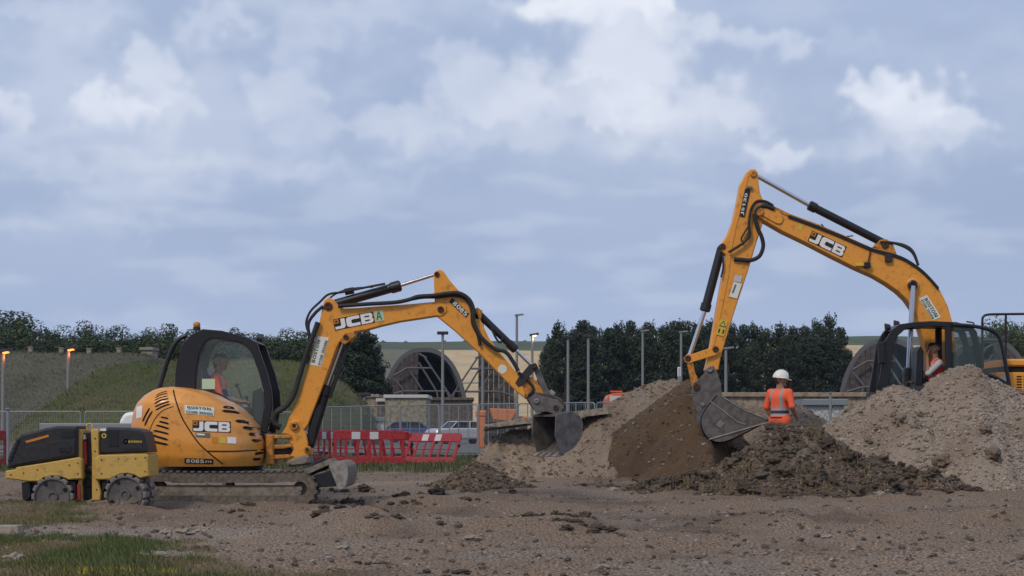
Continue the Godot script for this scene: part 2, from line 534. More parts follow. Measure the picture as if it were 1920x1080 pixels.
func ground_y(x: float, d: float) -> float:
	if d > 70.0:
		return 0.0
	var h := n_mid.get_noise_2d(x, d * 0.6) * 0.035 + n_fine.get_noise_2d(x, d) * 0.030 + n_fine.get_noise_2d(x * 2.7 + 31.0, d * 2.7) * 0.016
	h += n_big.get_noise_2d(x, d * 1.5) * 0.04
	h += (absf(n_mid.get_noise_2d(x * 0.22 + 70.0, d * 1.5)) - 0.15) * 0.07 * smooth01(-5.0, -3.0, x)
	h *= smooth01(70.0, 50.0, d)
	h += 0.10 * smooth01(28.6, 31.0, d) * smooth01(46.0, 40.0, d)
	if d < 32.0 and x > -4.0:
		h += ridge(x, d) + cleat_marks(x, d)
	# spoil turned up along the tracks
	h += 0.10 * smooth01(0.1, 0.5, n_mid.get_noise_2d(x * 0.45 + 9.0, d * 0.25)) * smooth01(18.0, 21.0, d) * smooth01(27.0, 23.5, d) * smooth01(-4.0, -2.0, x)
	h += 0.06 * smooth01(0.75, 0.15, absf(d - 26.35)) * smooth01(-6.0, -5.4, x) * smooth01(-2.4, -3.2, x) * (0.75 + n_mid.get_noise_2d(x * 1.2, d) * 0.9)
	h += 0.09 * smooth01(0.8, 0.3, absf(d - 24.75)) * smooth01(-4.5, -5.0, x)
	h += 0.20 * smooth01(1.8, 0.7, Vector2(x - 4.8, d - 34.4).length())
	return h

func ground_color(x: float, d: float, h: float) -> Color:
	var t := n_mid.get_noise_2d(x * 0.5 + 40.0, d * 0.28)
	var t2 := n_big.get_noise_2d(x * 1.2 + 7.0, d * 0.5)
	var soil := Color(0.325, 0.230, 0.154).lerp(Color(0.205, 0.141, 0.092), smooth01(0.02, 0.45, t))
	soil = soil.lerp(Color(0.378, 0.284, 0.203), smooth01(0.0, 0.5, t2) * 0.8)
	soil = soil.lerp(Color(0.34, 0.285, 0.225), smooth01(0.25, 0.5, n_mid.get_noise_2d(x * 0.3 - 20.0, d * 0.3)) * 0.6)
	# chalky trodden strip between the tufts
	if d > 19.0 and d < 20.8 and x < -2.6:
		soil = soil.lerp(Color(0.40, 0.34, 0.27), 0.6)
	# pale spill at the edge of the dig
	var spill := smooth01(1.6, 0.3, absf(d - 33.5) + absf(x + 2.2) * 0.45) * 0.9
	soil = soil.lerp(Color(0.42, 0.33, 0.235), spill)
	var gr := Color(0.17, 0.155, 0.075).lerp(Color(0.25, 0.19, 0.115), clampf(0.5 + t * 1.4, 0.0, 1.0))
	if d > 60.0:
		gr = Color(0.085, 0.11, 0.045)
	return soil.lerp(gr, grass_amount(x, d))

func surface_y(mode: String, x: float, d: float) -> float:
	if mode == "ground":
		return ground_y(x, d) if d > 9.5 else 0.0
	if heap_specs.has(mode):
		return heap_y(heap_specs[mode], x, d)
	return land_y(mode, x, d)

func surface_color(mode: String, x: float, d: float, y: float) -> Color:
	if mode == "ground":
		return ground_color(x, d, y)
	if heap_specs.has(mode):
		return heap_color(mode, x, d)
	return land_color(mode, x, d, y)

func shows(p: Vector3) -> bool:
	return p.y > ground_y(p.x, -p.z) - 0.05

func grid_mesh(xs: PackedFloat32Array, ds: PackedFloat32Array, widen: float, mode: String, trim := false) -> ArrayMesh:
	var nx := xs.size(); var nd := ds.size()
	var v := PackedVector3Array(); v.resize(nx * nd)
	var c := PackedColorArray(); c.resize(nx * nd)
	var nn := PackedVector3Array(); nn.resize(nx * nd)
	for r in nd:
		var d := ds[r]
		var w: float = maxf(1.0, d / widen) if widen > 0.0 else 1.0
		for k in nx:
			var x := xs[k] * w
			var y: float = surface_y(mode, x, d)
			v[r * nx + k] = Vector3(x, y, -d)
			c[r * nx + k] = surface_color(mode, x, d, y)
	for r in nd:
		for k in nx:
			var a := v[r * nx + mini(k + 1, nx - 1)] - v[r * nx + maxi(k - 1, 0)]
			var b := v[mini(r + 1, nd - 1) * nx + k] - v[maxi(r - 1, 0) * nx + k]
			nn[r * nx + k] = a.cross(b).normalized()
	var idx := PackedInt32Array()
	for r in nd - 1:
		for k in nx - 1:
			var p := r * nx + k
			if trim:
				if not (shows(v[p]) or shows(v[p + 1]) or shows(v[p + nx]) or shows(v[p + nx + 1])):
					continue
			idx.append(p); idx.append(p + nx); idx.append(p + 1)
			idx.append(p + 1); idx.append(p + nx); idx.append(p + nx + 1)
	var arr := []
	arr.resize(Mesh.ARRAY_MAX)
	arr[Mesh.ARRAY_VERTEX] = v; arr[Mesh.ARRAY_NORMAL] = nn; arr[Mesh.ARRAY_COLOR] = c; arr[Mesh.ARRAY_INDEX] = idx
	var m := ArrayMesh.new()
	m.add_surface_from_arrays(Mesh.PRIMITIVE_TRIANGLES, arr)
	return m

func steps(a: float, b: float, by: float) -> PackedFloat32Array:
	var o := PackedFloat32Array()
	var n := int(ceil((b - a) / by))
	for k in n + 1:
		o.append(lerpf(a, b, float(k) / n))
	return o

func make_ground() -> void:
	var xs := PackedFloat32Array()
	xs.append_array(PackedFloat32Array([-600.0, -120.0, -45.0, -24.0, -16.0]))
	xs.append_array(steps(-12.0, 12.0, 0.062))
	xs.append_array(PackedFloat32Array([16.0, 24.0, 45.0, 120.0, 600.0]))
	var ds := PackedFloat32Array([-60.0, -10.0, 4.0, 9.0])
	var d := 11.0
	while d < 62.0:
		ds.append(d)
		d += 0.0055 * d
	while d < 1500.0:
		ds.append(d)
		d *= 1.06
	structure("ground", grid_mesh(xs, ds, 40.0, "ground"), M.soil)
	# stones and crumbs lying on the dirt
	var pale: Array = []
	var dark: Array = []
	for k in 11000:
		var dd := 12.5 * pow(60.0 / 12.5, rng.randf())
		var x := rng.randf_range(-0.29, 0.29) * dd
		if grass_amount(x, dd) > rng.randf() * 1.4 + 0.2 or dd > 46.0:
			continue
		var y := ground_y(x, dd)
		if rng.randf() < 0.5:
			var s := 0.005 + 0.02 * pow(rng.randf(), 4.0)
			var t := rng.randf()
			pale.append([Vector3(x, y + s * 0.2, -dd), s, Color(0.42, 0.37, 0.32).lerp(Color(0.62, 0.58, 0.54), t * t)])
		else:
			var s := 0.008 + 0.035 * pow(rng.randf(), 4.0)
			dark.append([Vector3(x, y + s * 0.1, -dd), s, Color(0.15, 0.115, 0.09).lerp(Color(0.24, 0.19, 0.155), rng.randf())])
	scatter("stones", pale, 3, 0.65)
	scatter("soil_crumbs", dark, 4, 0.6)

# lumps drawn as instances of a few rock shapes under one stuff object
func scatter(called: String, list: Array, sd: int, squash: float, parent: Node3D = null) -> void:
	var mm := MultiMesh.new()
	mm.transform_format = MultiMesh.TRANSFORM_3D
	mm.use_colors = true
	mm.mesh = rock_mesh(sd, squash, 1)
	mm.instance_count = list.size()
	for k in list.size():
		var e: Array = list[k]
		var b := Basis.from_euler(Vector3(rng.randf_range(-0.6, 0.6), rng.randf() * TAU, rng.randf_range(-0.6, 0.6))).scaled(Vector3.ONE * e[1])
		mm.set_instance_transform(k, Transform3D(b, e[0]))
		mm.set_instance_color(k, e[2])
	var o := MultiMeshInstance3D.new()
	o.name = called
	o.multimesh = mm
	o.material_override = M.clod
	if parent:
		parent.add_child(o, true)
	else:
		add_child(o)
		o.set_meta("label", "small pale stones and crumbs strewn over the bare dirt" if called == "stones" else "brown soil crumbs strewn over the bare dirt")
		o.set_meta("category", "stones" if called == "stones" else "soil")
	o.set_meta("kind", "stuff")

func ico(sub: int) -> Array:  # unit icosphere: points and faces
	var t := (1.0 + sqrt(5.0)) / 2.0
	var p: Array[Vector3] = []
	for a in [[-1, t, 0], [1, t, 0], [-1, -t, 0], [1, -t, 0], [0, -1, t], [0, 1, t], [0, -1, -t], [0, 1, -t], [t, 0, -1], [t, 0, 1], [-t, 0, -1], [-t, 0, 1]]:
		p.append(Vector3(a[0], a[1], a[2]).normalized())
	var f := [[0, 11, 5], [0, 5, 1], [0, 1, 7], [0, 7, 10], [0, 10, 11], [1, 5, 9], [5, 11, 4], [11, 10, 2], [10, 7, 6], [7, 1, 8], [3, 9, 4], [3, 4, 2], [3, 2, 6], [3, 6, 8], [3, 8, 9], [4, 9, 5], [2, 4, 11], [6, 2, 10], [8, 6, 7], [9, 8, 1]]
	for s in sub:
		var mid := {}
		var nf := []
		for tr in f:
			var m := []
			for e in 3:
				var a: int = tr[e]; var b: int = tr[(e + 1) % 3]
				var key := mini(a, b) * 100000 + maxi(a, b)
				if not mid.has(key):
					mid[key] = p.size()
					p.append(((p[a] + p[b]) * 0.5).normalized())
				m.append(mid[key])
			nf.append([tr[0], m[0], m[2]]); nf.append([tr[1], m[1], m[0]]); nf.append([tr[2], m[2], m[1]]); nf.append([m[0], m[1], m[2]])
		f = nf
	return [p, f]

func rock_mesh(sd: int, squash: float, sub := 1, rough := 0.33, soft := false) -> ArrayMesh:
	var nz := FastNoiseLite.new()
	nz.seed = sd; nz.frequency = 0.9; nz.fractal_octaves = 4
	var s := ico(sub)
	var b := MB.new()
	var pts: Array = []
	for p in s[0]:
		var k: float = 1.0 + rough * 2.2 * nz.get_noise_3d(p.x * 1.3 + sd * 9.0, p.y * 1.3, p.z * 1.3)
		pts.append(Vector3(p.x * k * 1.15, p.y * k * squash, p.z * k * 0.9))
	if soft:
		var sums: Array = []
		sums.resize(pts.size())
		sums.fill(Vector3.ZERO)
		for f in s[1]:
			var nn: Vector3 = (pts[f[1]] - pts[f[0]]).cross(pts[f[2]] - pts[f[0]])
			if nn.dot(pts[f[0]]) < 0.0:
				nn = -nn
			for e in f:
				sums[e] += nn
		for k in pts.size():
			b.vert(pts[k], sums[k].normalized())
		for f in s[1]:
			b.face(f[0], f[1], f[2])
		return b.mesh()
	for f in s[1]:
		var a: Vector3 = pts[f[0]]; var c: Vector3 = pts[f[1]]; var d: Vector3 = pts[f[2]]
		var nn := (c - a).cross(d - a).normalized()
		if nn.dot(a + c + d) < 0.0:
			nn = -nn
		b.tri(a, c, d, nn)
	return b.mesh()

# ------------------------------------------------------------------ heaps
# A heap is a ridge: us/vs its skyline in the photograph at depth d, front and back its slopes.
var heap_specs := {
	"far": {"us": [880, 905, 925, 960, 1000, 1040, 1090, 1140, 1200, 1235, 1270, 1300, 1340, 1380, 1440, 1482, 1508, 1547, 1580, 1640], "vs": [880, 846, 820, 806, 804, 800, 788, 757, 725, 714, 715, 722, 745, 764, 768, 755, 765, 790, 802, 850], "d": 39.4, "front": 0.60, "back": 0.7, "lean": 0.0, "rough": 1.0},
	"fresh": {"us": [1120, 1150, 1180, 1220, 1260, 1288, 1305, 1330, 1360, 1400, 1440, 1480], "vs": [880, 812, 788, 760, 731, 711, 712, 750, 790, 830, 850, 900], "d": 37.9, "front": 0.62, "back": 0.75, "lean": 0.0, "rough": 0.95},
	"gravel": {"us": [1440, 1490, 1540, 1580, 1610, 1640, 1665, 1685, 1705, 1725, 1745, 1770, 1795, 1815, 1835, 1850, 1868, 1890, 1920, 1990, 2080], "vs": [900, 825, 800, 778, 762, 742, 727, 723, 732, 735, 716, 700, 689, 686, 696, 712, 716, 728, 740, 790, 900], "d": 33.6, "front": 0.70, "back": 0.8, "lean": 0.0, "rough": 0.85},
	"turf": {"us": [1180, 1240, 1300, 1345, 1390, 1420, 1450, 1475, 1520, 1550, 1580, 1600, 1640, 1690, 1740, 1800, 1840], "vs": [918, 906, 899, 880, 856, 834, 814, 803, 804, 814, 836, 852, 865, 878, 892, 908, 930], "d": 31.0, "front": 0.72, "back": 0.8, "lean": 0.0, "rough": 1.3},
	"small": {"us": [790, 830, 850, 875, 893, 910, 940, 965, 1000], "vs": [925, 905, 890, 872, 868, 873, 890, 906, 925], "d": 31.6, "front": 0.62, "back": 0.7, "lean": 0.0, "rough": 0.4}}

func heap_y(s: Dictionary, x: float, d: float) -> float:
	var wob := n_mid.get_noise_2d(x * 0.55 + s.d * 3.0, d * 0.2) * 0.5
	var u: float = 960.0 + (x + n_mid.get_noise_2d(x * 0.9, d * 0.9 + 60.0) * 0.14 * minf(absf(d - s.d), 2.0)) * F / s.d
	var v := curve(s.us, s.vs, u)
	var top: float = EYE + (HZ - v) * s.d / F
	var off: float = d - s.d - wob * minf(1.0, absf(d - s.d))
	var sl: float = s.front if off < 0.0 else s.back
	var run: float = sqrt(off * off + 0.09) - 0.3
	var h: float = top - run * sl
	# the toe spreads out
	if h < 0.25:
		h = 0.25 - (0.25 - h) * 0.65
	h += n_mid.get_noise_3d(x * 0.55, d * 0.55, s.d * 2.0) * 0.22 * s.rough * smooth01(0.2, 0.9, absf(off))
	h += (n_mid.get_noise_3d(x * 1.7, d * 1.7, s.d) * 0.13 + n_fine.get_noise_2d(x * 0.9, d * 0.9) * 0.075 + n_fine.get_noise_2d(x * 2.2 + 8.0, d * 2.2) * 0.05) * s.rough * smooth01(0.0, 0.45, absf(off) + 0.12)
	return h

func heap_color(kind: String, x: float, d: float) -> Color:
	var t := n_mid.get_noise_2d(x * 0.9, d * 0.9)
	var f := n_fine.get_noise_2d(x * 0.8, d * 0.8)
	match kind:
		"far":
			var c := Color(0.310, 0.250, 0.188).lerp(Color(0.249, 0.191, 0.141), smooth01(-0.05, 0.4, t))
			var pale := smooth01(0.85, 0.25, absf(n_mid.get_noise_2d(x * 0.6, d * 0.6 + 5.0)) + absf(x - 0.1) * 0.38)
			c = c.lerp(Color(0.448, 0.354, 0.255), pale * (0.7 + f * 0.6))
			return c.lerp(Color(0.332, 0.281, 0.229), smooth01(0.15, 0.45, f) * 0.5)
		"fresh":
			var c := Color(0.131, 0.082, 0.043).lerp(Color(0.102, 0.066, 0.038), smooth01(0.0, 0.4, t))
			return c
		"gravel":
			var c := Color(0.398, 0.326, 0.261).lerp(Color(0.329, 0.255, 0.195), smooth01(-0.1, 0.35, t))
			var chalk := smooth01(0.0, 0.25, n_mid.get_noise_2d(x * 0.35 + 3.0, d * 0.5) + smooth01(6.5, 8.5, x) * 0.2 - 0.05)
			return c.lerp(Color(0.468, 0.418, 0.363), chalk * 0.7)
		"turf":
			var c := Color(0.155, 0.111, 0.079).lerp(Color(0.228, 0.169, 0.124), smooth01(-0.1, 0.35, t))
			return c.lerp(Color(0.319, 0.252, 0.194), smooth01(0.1, 0.4, n_mid.get_noise_2d(x * 0.7, d * 0.7 + 31.0)) * 0.6)
		_:
			return Color(0.198, 0.139, 0.088).lerp(Color(0.152, 0.106, 0.070), smooth01(-0.1, 0.4, t))

func make_heap(kind: String, called: String, label: String, cell: float) -> Node3D:
	var s: Dictionary = heap_specs[kind]
	var x0: float = (s.us[0] - 960.0) * s.d / F
	var x1: float = (s.us[s.us.size() - 1] - 960.0) * s.d / F
	var root := thing(called, label, "heap")
	var reach: float = 2.6 / s.front
	part(root, "soil", grid_mesh(steps(x0, x1, cell), steps(s.d - reach, s.d + 2.8, cell), 0.0, kind, true), M.heap)
	return root

func heap_lumps(root: Node3D, kind: String, called: String, count: int, smallest: float, largest: float, power: float, ca: Color, cb: Color, sd: int, chalky := false) -> void:
	var s: Dictionary = heap_specs[kind]
	var x0: float = (s.us[0] - 960.0) * s.d / F
	var x1: float = (s.us[s.us.size() - 1] - 960.0) * s.d / F
	var list: Array = []
	for k in count * 5:
		if list.size() >= count:
			break
		var x := rng.randf_range(x0, x1)
		var d: float = s.d + rng.randf_range(-2.6 / s.front, 0.6)
		var y := heap_y(s, x, d)
		if y < ground_y(x, d) - 0.02:
			continue
		if chalky and rng.randf() > 0.30 + 0.70 * smooth01(-0.08, 0.2, n_mid.get_noise_2d(x * 0.35 + 3.0, d * 0.5) + smooth01(6.5, 8.5, x) * 0.2 - 0.05):
			continue
		var sz := smallest + (largest - smallest) * pow(rng.randf(), power)
		list.append([Vector3(x, y + sz * 0.15, -d), sz, ca.lerp(cb, rng.randf())])
	scatter(called, list, sd, 0.75, root)

func make_clods(root: Node3D, kind: String, count: int, smallest: float, largest: float, ca: Color, cb: Color, grassy := false) -> void:
	var shapes: Array = []
	for k in 5:
		shapes.append(rock_mesh(60 + k, 0.8, 3, 0.40, true))
	var s: Dictionary = heap_specs[kind]
	var x0: float = (s.us[0] - 960.0) * s.d / F
	var x1: float = (s.us[s.us.size() - 1] - 960.0) * s.d / F
	var tints: Array = []
	for k in 4:
		var m: StandardMaterial3D = M.clod.duplicate()
		m.vertex_color_use_as_albedo = false
		var c := ca.lerp(cb, k / 3.0)
		m.albedo_color = lin(c.r, c.g, c.b)
		tints.append(m)
	var made := 0
	for k in count * 6:
		if made >= count:
			break
		var x := rng.randf_range(x0, x1)
		var d: float = s.d + rng.randf_range(-1.9 / s.front, 0.3)
		var y := heap_y(s, x, d)
		if y < ground_y(x, d) + 0.03:
			continue
		var sz := smallest + (largest - smallest) * pow(rng.randf(), 2.2)
		var o := part(root, "clod", shapes[made % 5], tints[rng.randi() % 4])
		o.transform = Transform3D(Basis.from_euler(Vector3(rng.randf_range(-0.5, 0.5), rng.randf() * TAU, rng.randf_range(-0.5, 0.5))).scaled(Vector3(sz, sz, sz)), Vector3(x, y + sz * 0.12, -d))
		made += 1

func make_heaps() -> void:
	var a := make_heap("far", "gravel_heap", "long grey gravel heap with a pale sandy shoulder behind both buckets", 0.04)
	heap_lumps(a, "far", "stones", 4500, 0.005, 0.034, 4.0, Color(0.34, 0.27, 0.205), Color(0.50, 0.42, 0.335), 5)
	heap_lumps(a, "far", "crumbs", 3500, 0.006, 0.045, 4.2, Color(0.24, 0.18, 0.13), Color(0.36, 0.28, 0.205), 6)
	var b := make_heap("fresh", "soil_heap", "smooth brown face of freshly dug soil the large bucket leans on", 0.04)
	heap_lumps(b, "fresh", "crumbs", 900, 0.008, 0.04, 3.5, Color(0.100, 0.075, 0.050), Color(0.210, 0.165, 0.120), 7)
	heap_lumps(b, "fresh", "stones", 300, 0.010, 0.035, 2.0, Color(0.340, 0.300, 0.260), Color(0.480, 0.440, 0.400), 7)
	var c := make_heap("gravel", "gravel_heap", "tall heap of chalky gravel in front of the large excavator's cab", 0.035)
	heap_lumps(c, "gravel", "stones", 11000, 0.006, 0.034, 3.0, Color(0.46, 0.385, 0.305), Color(0.68, 0.61, 0.53), 8, true)
	heap_lumps(c, "gravel", "crumbs", 4500, 0.006, 0.045, 4.0, Color(0.34, 0.26, 0.195), Color(0.50, 0.40, 0.31), 9)
	make_clods(c, "gravel", 16, 0.05, 0.15, Color(0.270, 0.209, 0.155), Color(0.351, 0.284, 0.223))
	var e := make_heap("turf", "soil_heap", "low heap of dark turf clods in front of the gravel", 0.035)
	heap_lumps(e, "turf", "crumbs", 7000, 0.008, 0.05, 3.0, Color(0.12, 0.09, 0.066), Color(0.23, 0.18, 0.135), 10)
	heap_lumps(e, "turf", "stones", 1100, 0.010, 0.035, 2.0, Color(0.340, 0.300, 0.260), Color(0.500, 0.460, 0.420), 10)
	make_clods(e, "turf", 170, 0.03, 0.13, Color(0.110, 0.082, 0.060), Color(0.190, 0.148, 0.108))
	var f := make_heap("small", "soil_heap", "small brown cone of loose soil beside the red barriers", 0.035)
	heap_lumps(f, "small", "crumbs", 900, 0.010, 0.05, 2.6, Color(0.130, 0.095, 0.066), Color(0.230, 0.180, 0.130), 11)
	heap_lumps(f, "small", "stones", 130, 0.010, 0.035, 2.0, Color(0.340, 0.300, 0.260), Color(0.500, 0.460, 0.420), 11)
	# single clods lying on the flat ground
	var shapes: Array = []
	for k in 4:
		shapes.append(rock_mesh(80 + k, 0.75, 3, 0.40, true))
	var cm: StandardMaterial3D = M.clod.duplicate()
	cm.vertex_color_use_as_albedo = false
	cm.albedo_color = lin(0.130, 0.098, 0.074)
	for spot in [[772, 939, 0.12], [788, 929, 0.20], [862, 938, 0.15], [990, 921, 0.10], [955, 925, 0.09], [1005, 903, 0.10], [1090, 925, 0.11], [1190, 893, 0.20], [1212, 905, 0.17], [1240, 902, 0.15], [1160, 915, 0.12], [1120, 922, 0.10], [640, 975, 0.16], [680, 979, 0.14], [720, 978, 0.10], [838, 986, 0.08], [950, 984, 0.14], [975, 988, 0.11], [1000, 976, 0.09], [1052, 976, 0.10], [1035, 990, 0.10], [1120, 981, 0.15], [1095, 985, 0.10], [690, 1058, 0.06], [822, 1078, 0.08], [520, 958, 0.10], [470, 955, 0.08], [430, 950, 0.10], [640, 930, 0.16], [670, 944, 0.14], [1375, 970, 0.07], [1770, 928, 0.16], [1720, 932, 0.13], [1460, 975, 0.06], [360, 1030, 0.06], [1800, 912, 0.14]]:
		var u: float = spot[0]; var v: float = spot[1]
		var d := F * EYE / (v - HZ)
		for t in 4:
			d = F * (EYE - ground_y((u - 960.0) * d / F, d)) / (v - HZ)
		var sz: float = spot[2]
		for k in 7:
			var x := (u - 960.0) * d / F + rng.randfn() * sz * 1.3
			var dd := d + rng.randfn() * sz * 1.6
			var one := sz * (0.55 if k == 0 else rng.randf_range(0.15, 0.42))
			var o := part(self, numbered("soil_clod"), shapes[rng.randi() % 4], cm)
			o.set_meta("label", "dark soil clod lying loose on the bare dirt")
			o.set_meta("category", "clod")
			o.set_meta("group", "loose clods on the dirt")
			o.transform = Transform3D(Basis.from_euler(Vector3(rng.randf() * 0.6, rng.randf() * TAU, 0)).scaled(Vector3(one * 1.2, one * 0.85, one)), Vector3(x, ground_y(x, dd) + one * 0.2, -dd))
	for spot in [[883, 1013, 0.045], [345, 1000, 0.06], [375, 996, 0.05], [310, 1002, 0.05], [130, 1003, 0.05], [1150, 917, 0.06], [1648, 926, 0.06], [300, 1048, 0.05], [270, 1047, 0.04], [25, 1056, 0.06], [1552, 1012, 0.04], [645, 1032, 0.04], [1130, 1065, 0.04]]:
		var u: float = spot[0]; var v: float = spot[1]
		var d := F * EYE / (v - HZ)
		for t in 4:
			d = F * (EYE - ground_y((u - 960.0) * d / F, d)) / (v - HZ)
		var x := (u - 960.0) * d / F
		var pm: StandardMaterial3D = M.concrete
		var o := part(self, numbered("chalk_stone"), shapes[rng.randi() % 4], pm)
		o.set_meta("label", "pale chalk stone lying on the bare dirt")
		o.set_meta("category", "stone")
		o.set_meta("group", "single chalk stones on the dirt")
		var sz: float = spot[2]
		o.transform = Transform3D(Basis(Vector3.UP, rng.randf() * TAU).scaled(Vector3(sz * 1.5, sz, sz * 1.2)), Vector3(x, ground_y(x, d) + sz * 0.3, -d))

# ------------------------------------------------------------------ grass
func tuft_mesh(sd: int, blades: int, spread: float) -> ArrayMesh:
	var r := RandomNumberGenerator.new()
	r.seed = sd
	var b := MB.new()
	for k in blades:
		var a := r.randf() * TAU
		var base := Vector3(cos(a), 0, sin(a)) * spread * r.randf()
		var out := Vector3(cos(a), 0, sin(a)).rotated(Vector3.UP, r.randf_range(-0.8, 0.8))
		var h := r.randf_range(0.5, 1.0)
		var lean := r.randf_range(0.05, 0.55)
		var side := out.cross(Vector3.UP).rotated(Vector3.UP, r.randf_range(-1.2, 1.2)) * 0.028
		var p1 := base + Vector3(0, h * 0.55, 0) + out * lean * 0.3
		var p2 := base + Vector3(0, h, 0) + out * lean
		var nn := (out + Vector3(0, 0.6, 0)).normalized()
		b.quad(base - side, base + side, p1 + side * 0.8, p1 - side * 0.8, nn)
		b.tri(p1 - side * 0.8, p1 + side * 0.8, p2, nn)
	return b.mesh()

func blades(called: String, label: String, list: Array, mesh: Mesh) -> void:
	var mm := MultiMesh.new()
	mm.transform_format = MultiMesh.TRANSFORM_3D
	mm.use_colors = true
	mm.mesh = mesh
	mm.instance_count = list.size()
	for k in list.size():
		var e: Array = list[k]
		mm.set_instance_transform(k, Transform3D(Basis(Vector3.UP, rng.randf() * TAU).scaled(Vector3(e[1] * e[3], e[1], e[1] * e[3])), e[0]))
		mm.set_instance_color(k, e[2])
	var o := MultiMeshInstance3D.new()
	o.name = called
	o.multimesh = mm
	o.material_override = M.leaf
	add_child(o)
	o.set_meta("label", label)
	o.set_meta("category", "grass")
	o.set_meta("kind", "stuff")

func make_grass() -> void:
	var list: Array = []
	for k in 60000:
		var d := 12.8 * pow(29.0 / 12.8, rng.randf())
		var x := rng.randf_range(-0.30 * d, dirt_edge(d) + 1.2)
		var a := grass_amount(x, d)
		if rng.randf() > a * (0.30 + 0.9 * smooth01(-0.2, 0.3, n_mid.get_noise_2d(x * 0.9 + 50.0, d * 0.7))):
			continue
		var lush := smooth01(-0.15, 0.25, n_mid.get_noise_2d(x * 0.7 + 5.0, d * 0.5)) * (1.0 if d < 19.0 else 0.75)
		if d < 15.6:
			lush *= 0.75
		if d > 20.0:
			lush *= 0.7
		var c := Color(0.27, 0.215, 0.115).lerp(Color(0.115, 0.165, 0.052), clampf(lush + rng.randf_range(-0.25, 0.25), 0.0, 1.0))
		list.append([Vector3(x, ground_y(x, d) - 0.01, -d), rng.randf_range(0.025, 0.08) * (0.7 + lush * 0.7), c, rng.randf_range(0.7, 1.4)])
	blades("grass", "rough green and straw coloured grass at the edge of the bare dirt", list, tuft_mesh(1, 9, 0.5))
	# sparse dry stalks and weeds on the dirt
	list = []
	for k in 1500:
		var d := 12.8 * pow(30.0 / 12.8, rng.randf())
		var x := rng.randf_range(-0.28, 0.28) * d
		if grass_amount(x, d) > 0.3 or n_mid.get_noise_2d(x * 0.4, d * 0.4) < 0.05:
			continue
		list.append([Vector3(x, ground_y(x, d) - 0.005, -d), rng.randf_range(0.02, 0.06), Color(0.20, 0.165, 0.095).lerp(Color(0.12, 0.12, 0.05), rng.randf()), 1.0])
	blades("dry_stalks", "sparse dry stalks standing on the bare dirt", list, tuft_mesh(2, 4, 0.3))
	# grass hanging from the turf clods and growing under the barriers
	list = []
	var s: Dictionary = heap_specs["turf"]
	for k in 2200:
		var x := rng.randf_range(2.0, 6.6)
		var d: float = s.d + rng.randf_range(-1.6, 0.1)
		var y := heap_y(s, x, d)
		if y < ground_y(x, d) or n_mid.get_noise_2d(x * 1.3, d * 1.3) < 0.03:
			continue
		list.append([Vector3(x, y, -d), rng.randf_range(0.04, 0.12), Color(0.22, 0.17, 0.095).lerp(Color(0.14, 0.135, 0.055), rng.randf()), 1.3])
	blades("turf_grass", "dull grass hanging from the dark turf clods", list, tuft_mesh(3, 8, 0.6))
	list = []
	for k in 9000:
		var d := rng.randf_range(44.0, 66.0)
		var x := rng.randf_range(-0.27, 0.2) * d
		if rng.randf() > grass_amount(x, d):
			continue
		list.append([Vector3(x, ground_y(x, d), -d), rng.randf_range(0.08, 0.26), Color(0.085, 0.115, 0.04).lerp(Color(0.16, 0.15, 0.075), rng.randf()), 1.2])
	blades("verge_grass", "uncut green grass along the mesh fence", list, tuft_mesh(4, 8, 0.6))
	list = []
	for k in 16000:
		var d := rng.randf_range(104.0, 120.0)
		var x := rng.randf_range(-33.0, -7.0)
		var y := land_y("mound", x, d)
		if y < 0.0:
			continue
		var m := n_mid.get_noise_2d(x * 0.25, d * 0.25)
		list.append([Vector3(x, y - 0.03, -d), rng.randf_range(0.08, 0.24), Color(0.112, 0.152, 0.044).lerp(Color(0.170, 0.166, 0.074), clampf(0.3 + m + rng.randf_range(-0.4, 0.4), 0.0, 1.0)), 1.6])
	blades("mound_grass", "rough uncut grass on the round mound behind the small excavator", list, tuft_mesh(6, 8, 0.8))
	list = []
	for k in 11000:
		var d := rng.randf_range(169.0, 191.0)
		var x := rng.randf_range(-56.0, -33.0)
		list.append([Vector3(x, land_y("embankment", x, d) - 0.05, -d), rng.randf_range(0.12, 0.36), Color(0.130, 0.140, 0.092).lerp(Color(0.180, 0.180, 0.132), rng.randf()), 1.8])
	blades("bank_grass", "dull grey-green grass on the long bank", list, tuft_mesh(7, 7, 0.8))
	list = []
	for k in 70:
		var d := rng.randf_range(13.6, 14.6)
		var x := (rng.randf_range(100, 330) - 960.0) * d / F
		list.append([Vector3(x, ground_y(x, d) + 0.03, -d), rng.randf_range(0.03, 0.06), Color(0.55, 0.42, 0.04), 1.5])
	blades("yellow_flowers", "small yellow wild flowers in the near grass", list, tuft_mesh(5, 6, 0.5))

